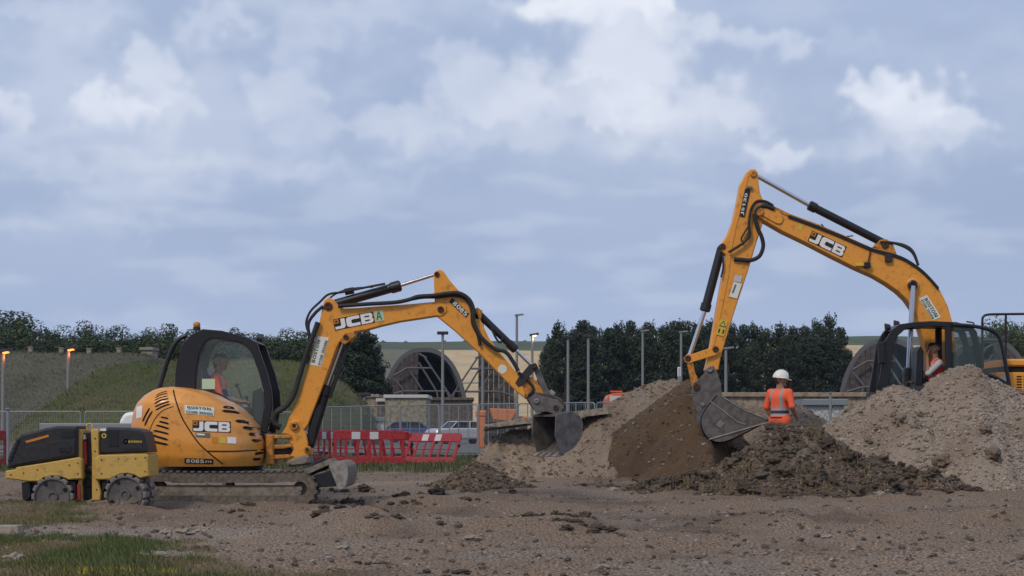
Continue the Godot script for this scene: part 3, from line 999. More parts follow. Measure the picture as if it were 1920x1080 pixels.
# ------------------------------------------------------------------ land behind the site
func land_y(mode: String, x: float, d: float) -> float:
	var u := 960.0 + x * F / d
	if mode == "hill":
		var v := curve([240.0, 300.0, 400.0, 700.0, 840.0, 1300.0], [816.0, 748.0, 722.0, 656.0, 641.0, 700.0], d)
		v -= smooth01(1100.0, 1700.0, u) * smooth01(400.0, 800.0, d) * 12.0
		v -= smooth01(700.0, 200.0, u) * smooth01(300.0, 700.0, d) * 4.0
		var h := EYE + (HZ - v) * d / F
		return h + n_big.get_noise_2d(x * 0.05, d * 0.05) * 1.5 * smooth01(300.0, 600.0, d)
	if mode == "mound":
		var top := EYE + (HZ - curve([-60.0, 0.0, 20.0, 90.0, 150.0, 200.0, 260.0, 330.0, 500.0, 560.0, 600.0, 640.0, 690.0, 720.0], [835.0, 822.0, 808.0, 760.0, 716.0, 691.0, 679.0, 675.0, 673.0, 677.0, 690.0, 714.0, 755.0, 850.0], 960.0 + x * F / 118.0)) * 118.0 / F
		var run := sqrt(pow(d - 118.0, 2.0) + 4.0) - 2.0
		return top - run * 0.42 + n_mid.get_noise_2d(x * 0.35, d * 0.35) * 0.18 + n_big.get_noise_2d(x, d) * 0.3 - 0.1
	# the long grey-green bank on the left
	var top := EYE + (HZ - curve([-500.0, 240.0, 275.0, 300.0, 330.0], [664.0, 663.0, 666.0, 676.0, 830.0], 960.0 + x * F / 190.0)) * 190.0 / F
	return minf(top, (d - 168.0) * 0.42) + n_big.get_noise_2d(x * 0.6, d * 0.6) * 0.2 if d < 215.0 else -1.0

func land_color(mode: String, x: float, d: float, _y: float) -> Color:
	var u := 960.0 + x * F / d
	var t := n_big.get_noise_2d(x * 0.3, d * 0.3)
	if mode == "hill":
		if d > 702.0:
			return Color(0.055, 0.085, 0.035).lerp(Color(0.10, 0.125, 0.05), clampf(t + 0.4, 0.0, 1.0))
		var wheat := Color(0.64, 0.490, 0.270).lerp(Color(0.56, 0.415, 0.230), clampf(t * 2.0 + 0.3, 0.0, 1.0))
		if d > 408.0 and d < 420.0:
			return Color(0.20, 0.18, 0.10)
		if u < 790.0:
			return Color(0.17, 0.165, 0.10).lerp(Color(0.13, 0.14, 0.08), clampf(t + 0.5, 0.0, 1.0))
		return wheat
	if mode == "mound":
		var m := n_mid.get_noise_2d(x * 0.25, d * 0.25)
		return Color(0.098, 0.106, 0.038).lerp(Color(0.130, 0.110, 0.056), smooth01(-0.1, 0.4, m)).lerp(Color(0.062, 0.074, 0.026), smooth01(0.0, 0.4, t))
	return Color(0.112, 0.112, 0.080).lerp(Color(0.082, 0.086, 0.062), clampf(t + 0.5, 0.0, 1.0))

# ------------------------------------------------------------------ trees
func leaf_cloud(b: MB, r: RandomNumberGenerator, at: Vector3, rad: Vector3, count: int, size: float, ca: Color, cb: Color) -> void:
	for k in count:
		var o := Vector3(r.randfn(), r.randfn(), r.randfn()).normalized()
		var p := at + o * rad * (0.55 + 0.5 * sqrt(r.randf()))
		var nn := (o + Vector3(r.randf_range(-0.7, 0.7), r.randf_range(-0.2, 0.9), r.randf_range(-0.7, 0.7))).normalized()
		var a := nn.cross(Vector3(r.randfn(), r.randfn(), r.randfn())).normalized()
		var c := nn.cross(a)
		var s := size * r.randf_range(0.6, 1.3)
		b.col = ca.lerp(cb, r.randf())
		b.tri(p + a * s, p - a * s * 0.5 + c * s * 0.8, p - a * s * 0.5 - c * s * 0.8, nn)
		b.tri(p - a * s * 0.9, p + a * s * 0.4 + c * s * 0.7 + nn * s * 0.3, p + a * s * 0.4 - c * s * 0.7 + nn * s * 0.3, nn)

func make_tree(kind: String, sd: int) -> Node3D:  # 10 m tall
	var r := RandomNumberGenerator.new()
	r.seed = sd
	var pine := kind == "pine"
	var root := thing("pine_tree" if pine else "broadleaf_tree", "", "tree")
	var t := MB.new()
	t.tube([Vector3(0, -0.3, 0), Vector3(r.randf_range(-0.1, 0.1), 3.0, 0.1), Vector3(0.1, 6.0, 0), Vector3(0, 9.0 if pine else 7.5, 0)], 0.26, 7, 3, 0.06)
	var b := MB.new()
	var warm := r.randf()
	var tone := r.randf_range(0.75, 1.35)
	var tint := Color(lerpf(0.85, 1.3, warm), lerpf(0.95, 1.12, warm), lerpf(1.1, 0.85, warm)) * tone
	if pine:
		var ca := Color(0.011, 0.021, 0.012) * tint; var cb := Color(0.036, 0.060, 0.026) * tint
		for k in 46:
			var hgt := 1.2 + 8.2 * pow((k + r.randf()) / 46.0, 0.9)
			var wide := 2.3 * pow(clampf(1.0 - (hgt - 2.5) / 7.6, 0.02, 1.0), 0.8)
			if hgt < 2.5:
				wide *= 0.8
			var a := r.randf() * TAU
			var rr := wide * sqrt(r.randf())
			var at := Vector3(cos(a) * rr, hgt, sin(a) * rr)
			if rr > 0.8:
				t.tube([Vector3(0, hgt - 0.5, 0), at * Vector3(0.5, 1, 0.5) + Vector3(0, -0.2, 0), at], 0.06, 4, 2, 0.02)
			leaf_cloud(b, r, at, Vector3(0.75, 0.55, 0.75) * r.randf_range(0.65, 1.1), 95, 0.115, ca, cb)
		for k in 7:
			var a := r.randf() * TAU
			leaf_cloud(b, r, Vector3(cos(a) * r.randf() * 1.0, r.randf_range(8.6, 9.75), sin(a) * r.randf() * 1.0), Vector3(0.2, 0.5, 0.2), 40, 0.09, ca, cb)
	else:
		var ca := Color(0.017, 0.031, 0.013) * tint; var cb := Color(0.050, 0.078, 0.025) * tint
		if kind == "light":
			ca = Color(0.05, 0.08, 0.025); cb = Color(0.10, 0.14, 0.045)
		for k in 36:
			var o := Vector3(r.randfn(), r.randfn() * 0.9, r.randfn()).normalized() * pow(r.randf(), 0.45)
			var at := Vector3(o.x * 3.0, 5.4 + o.y * 3.7, o.z * 3.0)
			if k % 2 == 0:
				t.tube([Vector3(0, minf(at.y * 0.6, 6.5), 0), at * Vector3(0.5, 0.9, 0.5), at], 0.09, 4, 2, 0.03)
			leaf_cloud(b, r, at, Vector3(1.15, 0.95, 1.15) * r.randf_range(0.55, 1.0), 200, 0.10, ca, cb)
	part(root, "trunk", t.mesh(), M.bark)
	part(root, "crown", b.mesh(), M.leaf)
	return root

var stock := {}
func plant(kind: String, u: float, v: float, d: float, wide: float, label: String, group: String, base := 0.0) -> void:
	var key := "%s%d" % [kind, rng.randi() % 7]
	var o: Node3D
	if not stock.has(key):
		o = make_tree(kind, hash(key) % 1000)
		stock[key] = o
	else:
		o = copy_of(stock[key])
	o.set_meta("label", label)
	o.set_meta("group", group)
	var h := (EYE + (HZ - v) * d / F - base) / (9.75 if kind == "pine" else 9.1)
	o.position = Vector3((u - 960.0) * d / F, base, -d)
	o.rotation.y = rng.randf() * TAU
	o.scale = Vector3(h * wide, h, h * wide)

func make_trees() -> void:
	# stand of pines behind the lamp posts
	var tops := [[1020, 655], [1032, 628], [1048, 598], [1075, 618], [1095, 604], [1112, 612], [1138, 612], [1158, 604], [1180, 602], [1204, 614], [1216, 604], [1242, 612], [1262, 604], [1284, 598], [1306, 608], [1328, 604], [1348, 602], [1370, 606], [1392, 612], [1414, 604], [1436, 614], [1462, 604], [1488, 608], [1512, 612], [1536, 600], [1556, 594], [1574, 608], [1590, 650]]
	for t in tops:
		plant("pine", t[0], t[1] + rng.randf_range(-5, 7), 252.0 + rng.randf_range(-6, 6), rng.randf_range(0.62, 0.9), "tall dark pine in the dense stand behind the lamp posts", "pine stand behind the lamp posts")
	for k in 23:
		plant("pine", 1044 + k * 23.5 + rng.randf_range(-10, 10), 632 + rng.randf_range(-18, 26), 238.0 + rng.randf_range(-6, 6), rng.randf_range(0.85, 1.25), "tall dark pine in the dense stand behind the lamp posts", "pine stand behind the lamp posts")
	# a clump by the first shelter
	for t in [[636, 650, 1.0], [652, 630, 1.1], [672, 616, 1.1], [688, 624, 1.0], [704, 652, 0.9], [664, 655, 1.2], [690, 668, 1.1], [712, 690, 0.8]]:
		plant("pine", t[0], t[1], 200.0 + rng.randf_range(-6, 6), t[2] * 1.2, "pine in the clump between the grass mound and the arched shelter", "pine clump beside the arched shelter")
	# broadleaf belt along the left
	for t in [[-30, 580, 1.5], [4, 584, 1.5], [30, 592, 1.3], [55, 612, 1.1], [78, 626, 1.0], [98, 620, 0.9], [118, 616, 1.0], [142, 609, 0.9], [160, 626, 0.9], [176, 606, 0.7], [194, 622, 0.9], [216, 627, 0.9], [240, 614, 0.9], [264, 620, 0.9], [288, 622, 1.0], [306, 610, 0.8], [324, 612, 0.9], [350, 618, 1.0], [378, 622, 1.0], [405, 618, 1.0], [432, 612, 0.9], [458, 620, 1.0], [482, 617, 0.8], [506, 624, 0.7], [522, 628, 0.6], [548, 624, 1.0], [570, 614, 1.0], [596, 618, 1.0], [620, 630, 1.0]]:
		plant("broadleaf", t[0], t[1] + rng.randf_range(-2, 6), 262.0 + rng.randf_range(-10, 10), t[2], "dark broadleaf tree in the belt behind the long bank", "tree belt behind the long bank", 1.5)
	for k in 34:
		plant("broadleaf", -20 + k * 20 + rng.randf_range(-8, 8), 638 + rng.randf_range(-9, 9), 240.0, 1.4, "dark broadleaf tree in the belt behind the long bank", "tree belt behind the long bank", 1.0)
	for t in [[1846, 610], [1868, 604], [1888, 598], [1908, 612], [1934, 600]]:
		plant("light", t[0], t[1], 246.0, 0.8, "light green broadleaf tree seen through the black handrail", "light green trees behind the handrail")
	# bushes on the skyline
	for k in 16:
		plant("broadleaf", 700 + k * 22 + rng.randf_range(-9, 9), 640 + rng.randf_range(-3, 3), 830.0, 1.7, "small dark bush in the hedge on the far skyline", "hedge on the far skyline", EYE + (HZ - 646.0) * 830.0 / F)

# ------------------------------------------------------------------ arched shelters, buildings, lamp posts
func arch_pts(half: float, high: float, a0: float, a1: float, n: int) -> PackedVector2Array:
	var o := PackedVector2Array()
	for k in n + 1:
		var a := lerpf(a0, a1, float(k) / n)
		o.append(Vector2(half * signf(cos(a)) * pow(absf(cos(a)), 0.85), high * pow(maxf(sin(a), 0.0), 0.92)))
	return o

func make_shelter(u: float, d: float, label: String, mirrored: bool, leaf_only := false) -> void:
	var root := thing("shelter_door" if leaf_only else "aircraft_shelter", label, "shelter", Vector3((u - 960.0) * d / F, 0, -d), -(u - 960.0) / F)
	var half := 5.3; var high := 10.4
	var sg := -1.0 if mirrored else 1.0
	var brown := mat(lin(0.115, 0.095, 0.088), 0.8, 0.0, noise_tex(90, 0.02, [[0.0, g(0.6)], [1.0, g(1.0)]], 256), 0.2)
	var grey := mat(lin(0.105, 0.105, 0.115), 0.7)
	var rib_grey := mat(lin(0.06, 0.06, 0.066), 0.8)
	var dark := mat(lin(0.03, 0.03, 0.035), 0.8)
	if not leaf_only:
		# the vault: ribs of corrugated steel, open to the front
		var outer := arch_pts(half, high, PI, 0.0, 26)
		var inner := arch_pts(half - 0.35, high - 0.35, PI, 0.0, 26)
		var shell := MB.new()
		var ring := outer.duplicate()
		for k in range(inner.size() - 1, -1, -1):
			ring.append(inner[k])
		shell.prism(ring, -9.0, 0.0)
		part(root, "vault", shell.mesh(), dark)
		for k in 5:
			var rb := MB.new()
			var o2 := arch_pts(half - 0.36, high - 0.36, PI, 0.0, 26)
			var i2 := arch_pts(half - 0.58, high - 0.58, PI, 0.0, 26)
			var rg := o2.duplicate()
			for m in range(i2.size() - 1, -1, -1):
				rg.append(i2[m])
			rb.prism(rg, -1.2 - k * 1.6, -0.9 - k * 1.6)
			part(root, "rib", rb.mesh(), rib_grey)
		var back := MB.new()
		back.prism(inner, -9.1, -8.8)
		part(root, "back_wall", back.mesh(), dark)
		# the front rim
		var rim := MB.new()
		var big := arch_pts(half + 0.18, high + 0.18, PI, 0.0, 26)
		var rr := big.duplicate()
		for k in range(inner.size() - 1, -1, -1):
			rr.append(inner[k])
		rim.prism(rr, 0.0, 0.35)
		part(root, "rim", rim.mesh(), grey)
	# one door leaf, shut, of upright panels
	var edge := -0.02 if leaf_only else -0.65
	for k in 8:
		var x0 := lerpf(-half + 0.3, edge, k / 8.0)
		var x1 := lerpf(-half + 0.3, edge, (k + 1) / 8.0) - 0.04
		var p := PackedVector2Array([Vector2(x0 * sg, 0), Vector2(x1 * sg, 0)])
		for xx in [x1, x0]:
			var c: float = clampf(absf(xx) / (half - 0.3), 0.0, 1.0)
			var a := acos(pow(c, 1.0 / 0.85))
			p.append(Vector2(xx * sg, maxf(0.3, (high - 0.3) * pow(sin(a), 0.92))))
		var leaf := MB.new()
		leaf.prism(p, 0.5 + 0.05 * (k % 2), 0.75 + 0.05 * (k % 2))
		part(root, "door_panel", leaf.mesh(), brown)
	# the bracing frame that carries the door, from pixel pairs of the first shelter
	for e in [[763, 691, 808, 691], [739, 705, 763, 691], [785, 680, 819, 735], [794, 668, 845, 744], [755, 734, 838, 734], [739, 710, 757, 732], [768, 696, 794, 735], [728, 742, 755, 734], [785, 664, 800, 672], [819, 735, 830, 800], [755, 734, 752, 800], [838, 734, 860, 800]]:
		var b := MB.new()
		var s := F / 230.0
		b.cyl(Vector3((e[0] - 795.0) / s * sg, EYE + (HZ - e[1]) / s, 1.6), Vector3((e[2] - 795.0) / s * sg, EYE + (HZ - e[3]) / s, 1.6), 0.12, 0.12, 6)
		part(root, "brace", b.mesh(), grey)

func box_building(called: String, label: String, u0: float, u1: float, v: float, d: float, depth: float, wall: Material, trim: Material, windows: int, category := "building") -> Node3D:
	var x0 := (u0 - 960.0) * d / F
	var x1 := (u1 - 960.0) * d / F
	var h := EYE + (HZ - v) * d / F
	var root := thing(called, label, category, Vector3((x0 + x1) / 2, 0, -d))
	var w := x1 - x0
	var b := MB.new()
	b.box(Vector3(0, h / 2 - 0.1, -depth / 2), Vector3(w, h - 0.2, depth), 0.03)
	part(root, "wall", b.mesh(), wall)
	b = MB.new()
	b.box(Vector3(0, h - 0.1, -depth / 2 + 0.05), Vector3(w + 0.25, 0.28, depth + 0.3), 0.03)
	part(root, "roof", b.mesh(), trim)
	for k in windows:
		var x := lerpf(-w / 2, w / 2, (k + 0.5) / windows)
		var f := MB.new()
		f.box(Vector3(x, h * 0.55, 0.02), Vector3(0.9, 0.8, 0.06), 0.01)
		var fr := part(root, "window", f.mesh(), M.galv)
		var gl := MB.new()
		gl.box(Vector3(x, h * 0.55, 0.056), Vector3(0.76, 0.66, 0.01))
		part(fr, "pane", gl.mesh(), M.glass_dark)
	return root

func lamp_post(u: float, v: float, d: float, kind: String, label: String) -> void:
	var h := EYE + (HZ - v) * d / F
	var root := thing("lamp_post", label, "lamp post", Vector3((u - 960.0) * d / F, 0, -d), 0.0, "lamp posts of the airfield")
	var b := MB.new()
	b.cyl(Vector3(0, -0.2, 0), Vector3(0, 1.4, 0), 0.15, 0.15, 10)
	b.cyl(Vector3(0, 1.4, 0), Vector3(0, h - 0.1, 0), 0.13, 0.10, 10)
	part(root, "pole", b.mesh(), M.lamp_pole)
	b = MB.new()
	if kind == "flat":
		b.box(Vector3(0, h - 0.14, 0), Vector3(0.86, 0.24, 0.5), 0.05)
		part(root, "lamp_head", b.mesh(), M.dark_metal)
	elif kind == "side":
		b.box(Vector3(0.20, h - 0.10, 0), Vector3(0.75, 0.14, 0.35), 0.03, Basis(Vector3(0, 0, 1), 0.1))
		part(root, "lamp_head", b.mesh(), M.lamp_pole)
	else:
		b.box(Vector3(0.16, h - 0.05, 0), Vector3(0.8, 0.18, 0.5), 0.04, Basis(Vector3(0, 0, 1), 0.18))
		part(root, "lamp_head", b.mesh(), M.dark_metal)
		var e := MB.new()
		e.box(Vector3(0.18, h - 0.17, 0.05), Vector3(0.34, 0.09, 0.4), 0.03, Basis(Vector3(0, 0, 1), 0.18))
		var em := StandardMaterial3D.new()
		em.albedo_color = Color(1, 0.8, 0.5)
		em.emission_enabled = true
		em.emission = Color(1.0, 0.50, 0.22) if kind == "lit_orange" else Color(1.0, 0.86, 0.66)
		em.emission_energy_multiplier = 2.2
		part(root, "lamp_bulb", e.mesh(), em)
		var o := OmniLight3D.new()
		o.name = "lamp_light"
		o.light_color = em.emission
		o.light_energy = 0.6
		o.light_size = 0.2
		o.omni_range = 30.0
		o.shadow_enabled = true
		o.position = Vector3(0.18, h - 0.45, 0.1)
		root.add_child(o)

func make_background() -> void:
	var hx := steps(-700.0, 700.0, 7.0)
	var hd := PackedFloat32Array([236.0])
	var d := 240.0
	while d < 1300.0:
		hd.append(d)
		d *= 1.02
	for e in [407.9, 408.1, 419.9, 420.1, 701.9, 702.1]:
		hd.append(e)
	hd.sort()
	structure("hill", grid_mesh(hx, hd, 100000.0, "hill"), M.field)
	structure("mound", grid_mesh(steps(-36.0, -5.0, 0.35), steps(100.0, 136.0, 0.4), 0.0, "mound"), M.field)
	structure("bank", grid_mesh(steps(-90.0, -32.0, 1.0), steps(166.0, 216.0, 1.0), 0.0, "embankment"), M.field)
	var cp := MB.new()
	cp.quad(Vector3(-70, 0.006, -82), Vector3(60, 0.006, -82), Vector3(90, 0.006, -165), Vector3(-100, 0.006, -165), Vector3.UP)
	structure("car_park", cp.mesh(), mat(lin(0.15, 0.145, 0.14), 0.9, 0.0, M.concrete.albedo_texture, 0.1))
	make_trees()
	make_shelter(795.0, 230.0, "arched aircraft shelter with one brown door leaf shut beside the pine clump", false)
	make_shelter(896.0, 232.0, "dark half-arch door leaf standing alone behind the small excavator's dipper arm", true, true)
	make_shelter(1664.0, 205.0, "arched aircraft shelter behind the large excavator's cab", false)
	make_shelter(1850.0, 205.0, "dark arched shelter under the black handrail", true)
	var cream := mat(lin(0.34, 0.32, 0.24), 0.9, 0.0, M.concrete.albedo_texture, 0.15)
	var tan_wall := mat(lin(0.36, 0.30, 0.23), 0.9, 0.0, M.concrete.albedo_texture, 0.15)
	var brown_wall := mat(lin(0.15, 0.125, 0.10), 0.9, 0.0, M.concrete.albedo_texture, 0.15)
	var fascia := mat(lin(0.50, 0.49, 0.47), 0.7)
	box_building("low_building", "low cream building with a white roof edge before the arched shelter", 722, 800, 741, 160.0, 8.0, cream, fascia, 0)
	box_building("low_building", "tan flat-roofed block beside the cream building", 687, 708, 740, 168.0, 7.0, tan_wall, tan_wall, 0)
	box_building("low_building", "small brown lean-to between the tan block and the cream building", 708, 721.5, 748, 162.0, 6.0, brown_wall, fascia, 0)
	box_building("low_building", "long dark brown shed behind the mesh fence", 802, 884, 746, 175.0, 6.0, brown_wall, brown_wall, 0)
	box_building("long_wall", "long pale concrete wall running behind the worker", 1352, 1700, 737, 118.0, 0.6, tan_wall, tan_wall, 0, "wall")
	# little concrete pillars along the bank's crest
	for u in [57, 115, 167, 223]:
		var b := MB.new()
		b.box(Vector3(0, 0.25, 0), Vector3(0.42, 0.8, 0.42), 0.04)
		b.box(Vector3(0, 0.68, 0), Vector3(0.52, 0.10, 0.52), 0.02)
		var o := part(self, numbered("concrete_pillar"), b.mesh(), M.concrete)
		o.position = Vector3((u - 960.0) * 190.0 / F, land_y("embankment", (u - 960.0) * 190.0 / F, 190.0) - 0.05, -190.0)
		o.set_meta("label", "short concrete pillar on the crest of the long bank")
		o.set_meta("category", "pillar")
		o.set_meta("group", "pillars on the long bank")
	box_building("brick_hut", "small pale hut on the end of the long bank", 264, 286, 652, 196.0, 3.0, M.concrete, M.concrete, 1, "hut").position.y = 0.0
	lamp_post(830, 621, 150.0, "flat", "lamp post with a wide black head in front of the arched shelter")
	lamp_post(969, 588, 160.0, "side", "tallest lamp post, unlit, behind the small excavator's bucket")
	lamp_post(998, 626, 165.0, "lit", "lamp post with a white lit lamp at the edge of the pines")
	lamp_post(1065, 629, 158.0, "flat", "unlit lamp post before the pines on the small bucket's side")
	lamp_post(1103, 627, 158.0, "flat", "unlit lamp post before the pines between the two buckets")
	lamp_post(1205, 618, 170.0, "side", "thin lamp post rising behind the grey gravel heap")
	lamp_post(1277, 620, 170.0, "side", "thin lamp post beside the large excavator's bucket cylinder")
	lamp_post(1361, 650, 140.0, "side", "lamp post hidden in part by the large excavator's dipper arm")
	lamp_post(905, 600, 160.0, "side", "lamp post crossing behind the small excavator's dipper arm")
	lamp_post(128, 651, 120.0, "lit_orange", "lamp post with an orange lit lamp on the slope of the grass mound")
	lamp_post(6, 656, 118.0, "lit_orange", "lamp post with an orange lit lamp at the foot of the long bank")
	lamp_post(683, 736, 130.0, "flat", "short lamp post beside the tan block")

# ------------------------------------------------------------------ site furniture
var panel_mesh := {}
func fence_panel(a: Vector3, b: Vector3, h: float, uprights: int, label: String, group: String) -> void:
	var w := Vector2(b.x - a.x, b.z - a.z).length()
	var root := thing("mesh_fence_panel", label, "fence", a, -atan2(b.z - a.z, b.x - a.x), group)
	var f := MB.new()
	var r := 0.021
	f.tube([Vector3(0.04, 0, 0), Vector3(0.04, h * 0.5, 0), Vector3(0.04, h - 0.14, 0), Vector3(0.09, h - 0.03, 0), Vector3(0.2, h, 0), Vector3(w * 0.5, h, 0), Vector3(w - 0.2, h, 0), Vector3(w - 0.09, h - 0.03, 0), Vector3(w - 0.04, h - 0.14, 0), Vector3(w - 0.04, h * 0.5, 0), Vector3(w - 0.04, 0, 0)], r, 7, 4)
	part(root, "frame", f.mesh(), M.galv)
	f = MB.new()
	f.cyl(Vector3(0.04, 0.12, 0), Vector3(w - 0.04, 0.12, 0), 0.016, 0.016, 7)
	part(root, "bottom_rail", f.mesh(), M.galv)
	for k in uprights:
		var x := lerpf(0.04, w - 0.04, (k + 1.0) / (uprights + 1))
		f = MB.new()
		f.cyl(Vector3(x, 0.10, 0), Vector3(x, h, 0), 0.017, 0.017, 7)
		part(root, "upright", f.mesh(), M.galv)
	f = MB.new()
	var n := int(w / 0.085)
	for k in n:
		var x := lerpf(0.05, w - 0.05, (k + 0.5) / n)
		f.box(Vector3(x, h * 0.5 + 0.05, 0.004), Vector3(0.006, h - 0.14, 0.006))
	for k in 8:
		f.box(Vector3(w / 2, lerpf(0.2, h - 0.05, k / 7.0), -0.004), Vector3(w - 0.1, 0.006, 0.006))
	part(root, "wires", f.mesh(), M.galv).set_meta("kind", "stuff")
	for x in [0.04, w - 0.04]:
		f = MB.new()
		f.box(Vector3(x, 0.06, 0), Vector3(0.22, 0.13, 0.65), 0.02)
		part(root, "foot", f.mesh(), M.rubber)

func make_barrier(at: Vector3, turn: float, lean: float, label: String) -> void:
	# traffic barrier of red plastic, 2 m by 1 m
	var root := thing("plastic_barrier", label, "barrier", at, turn, "red plastic barriers round the pit")
	var panel := Basis(Vector3(1, 0, 0), lean)
	var b := MB.new()
	var tf := Transform3D(panel, Vector3.ZERO)
	b.prism(PackedVector2Array([Vector2(-1, 0.74), Vector2(-1, 0.92), Vector2(-0.94, 1.0), Vector2(0.94, 1.0), Vector2(1, 0.92), Vector2(1, 0.74)]), -0.022, 0.022, 0.008, tf)
	part(root, "top_board", b.mesh(), M.red)
	b = MB.new()
	b.prism(PackedVector2Array([Vector2(-1, 0.07), Vector2(-1, 0.26), Vector2(1, 0.26), Vector2(1, 0.07)]), -0.022, 0.022, 0.008, tf)
	part(root, "bottom_board", b.mesh(), M.red)
	for k in 7:
		var x := lerpf(-0.945, 0.945, k / 6.0)
		b = MB.new()
		b.box(tf * Vector3(x, 0.5, 0), Vector3(0.11 if k % 3 == 0 else 0.075, 0.482, 0.036), 0.008, panel)
		part(root, "bar", b.mesh(), M.red)
	b = MB.new()
	b.cyl(tf * Vector3(-0.95, 0.5, 0), tf * Vector3(0.95, 0.5, 0), 0.014, 0.014, 6)
	part(root, "cross_rail", b.mesh(), M.red)
	for k in 2:
		b = MB.new()
		b.box(tf * Vector3(-0.36 + 0.5 * k, 0.855, 0.026), Vector3(0.24, 0.20, 0.006), 0.002, panel)
		part(root, "reflective_strip", b.mesh(), M.reflective)
	for sx in [-0.7, 0.7]:
		b = MB.new()
		b.box(Vector3(sx, 0.04, 0), Vector3(0.12, 0.08, 0.6), 0.02)
		part(root, "foot", b.mesh(), M.rubber)
	for sx in [-1.0, 1.0]:
		b = MB.new()
		b.box(tf * Vector3(sx, 0.62, 0.0), Vector3(0.05, 0.07, 0.09), 0.01, panel)
		part(root, "clip", b.mesh(), M.rubber)

func make_car(u: float, d: float, turn: float, col: Color, label: String, tall := 1.0) -> void:
	var root := thing("parked_car", label, "car", Vector3((u - 960.0) * d / F, 0, -d), turn, "cars parked beyond the mesh fence")
	var paint := mat(col, 0.3, 0.1)
	paint.clearcoat_enabled = true
	var b := MB.new()
	b.prism(smooth(PackedVector2Array([Vector2(-2.05, 0.32), Vector2(-2.1, 0.7), Vector2(-1.95, 0.95), Vector2(-0.95, 1.02), Vector2(1.35, 1.02), Vector2(2.0, 0.9), Vector2(2.1, 0.6), Vector2(2.05, 0.32)]), 1), -0.82, 0.82, 0.08)
	part(root, "body", b.mesh(), paint)
	var roof := MB.new()
	var hr := 1.46 * tall
	roof.prism(PackedVector2Array([Vector2(-0.55, hr - 0.06), Vector2(-0.45, hr), Vector2(1.2, hr), Vector2(1.35, hr - 0.08)]), -0.66, 0.66, 0.025)
	for e in [[-1.0, 1.0, -0.5, hr - 0.04], [0.35, 1.0, 0.38, hr - 0.04], [1.85, 1.0, 1.3, hr - 0.04]]:
		for z in [-0.68, 0.68]:
			roof.cyl(Vector3(e[0], e[1], z * 1.08), Vector3(e[2], e[3], z * 0.96), 0.04, 0.04, 6)
	part(root, "roof", roof.mesh(), paint)
	var gl := MB.new()
	gl.prism(PackedVector2Array([Vector2(-0.97, 1.0), Vector2(-0.5, hr - 0.05), Vector2(1.28, hr - 0.05), Vector2(1.8, 1.0)]), -0.66, 0.66, 0.04)
	part(root, "windows", gl.mesh(), M.glass_dark)
	for x in [-1.35, 1.3]:
		for z in [-0.74, 0.74]:
			var w := MB.new()
			w.lathe([[0.0, -0.1], [0.27, -0.1], [0.32, -0.07], [0.32, 0.07], [0.27, 0.1], [0.0, 0.1]], Vector3(x, 0.32, z), Vector3(0, 0, 1), 16)
			var t := part(root, "wheel", w.mesh(), M.rubber)
			var rm := MB.new()
			rm.lathe([[0.0, 0.112], [0.19, 0.104], [0.2, 0.09]], Vector3(x, 0.32, z), Vector3(0, 0, signf(z)), 12)
			part(t, "rim", rm.mesh(), M.galv)
	for z in [-0.6, 0.6]:
		var hl := MB.new()
		hl.box(Vector3(-2.06, 0.74, z), Vector3(0.1, 0.14, 0.3), 0.03)
		part(root, "headlight", hl.mesh(), M.reflective)

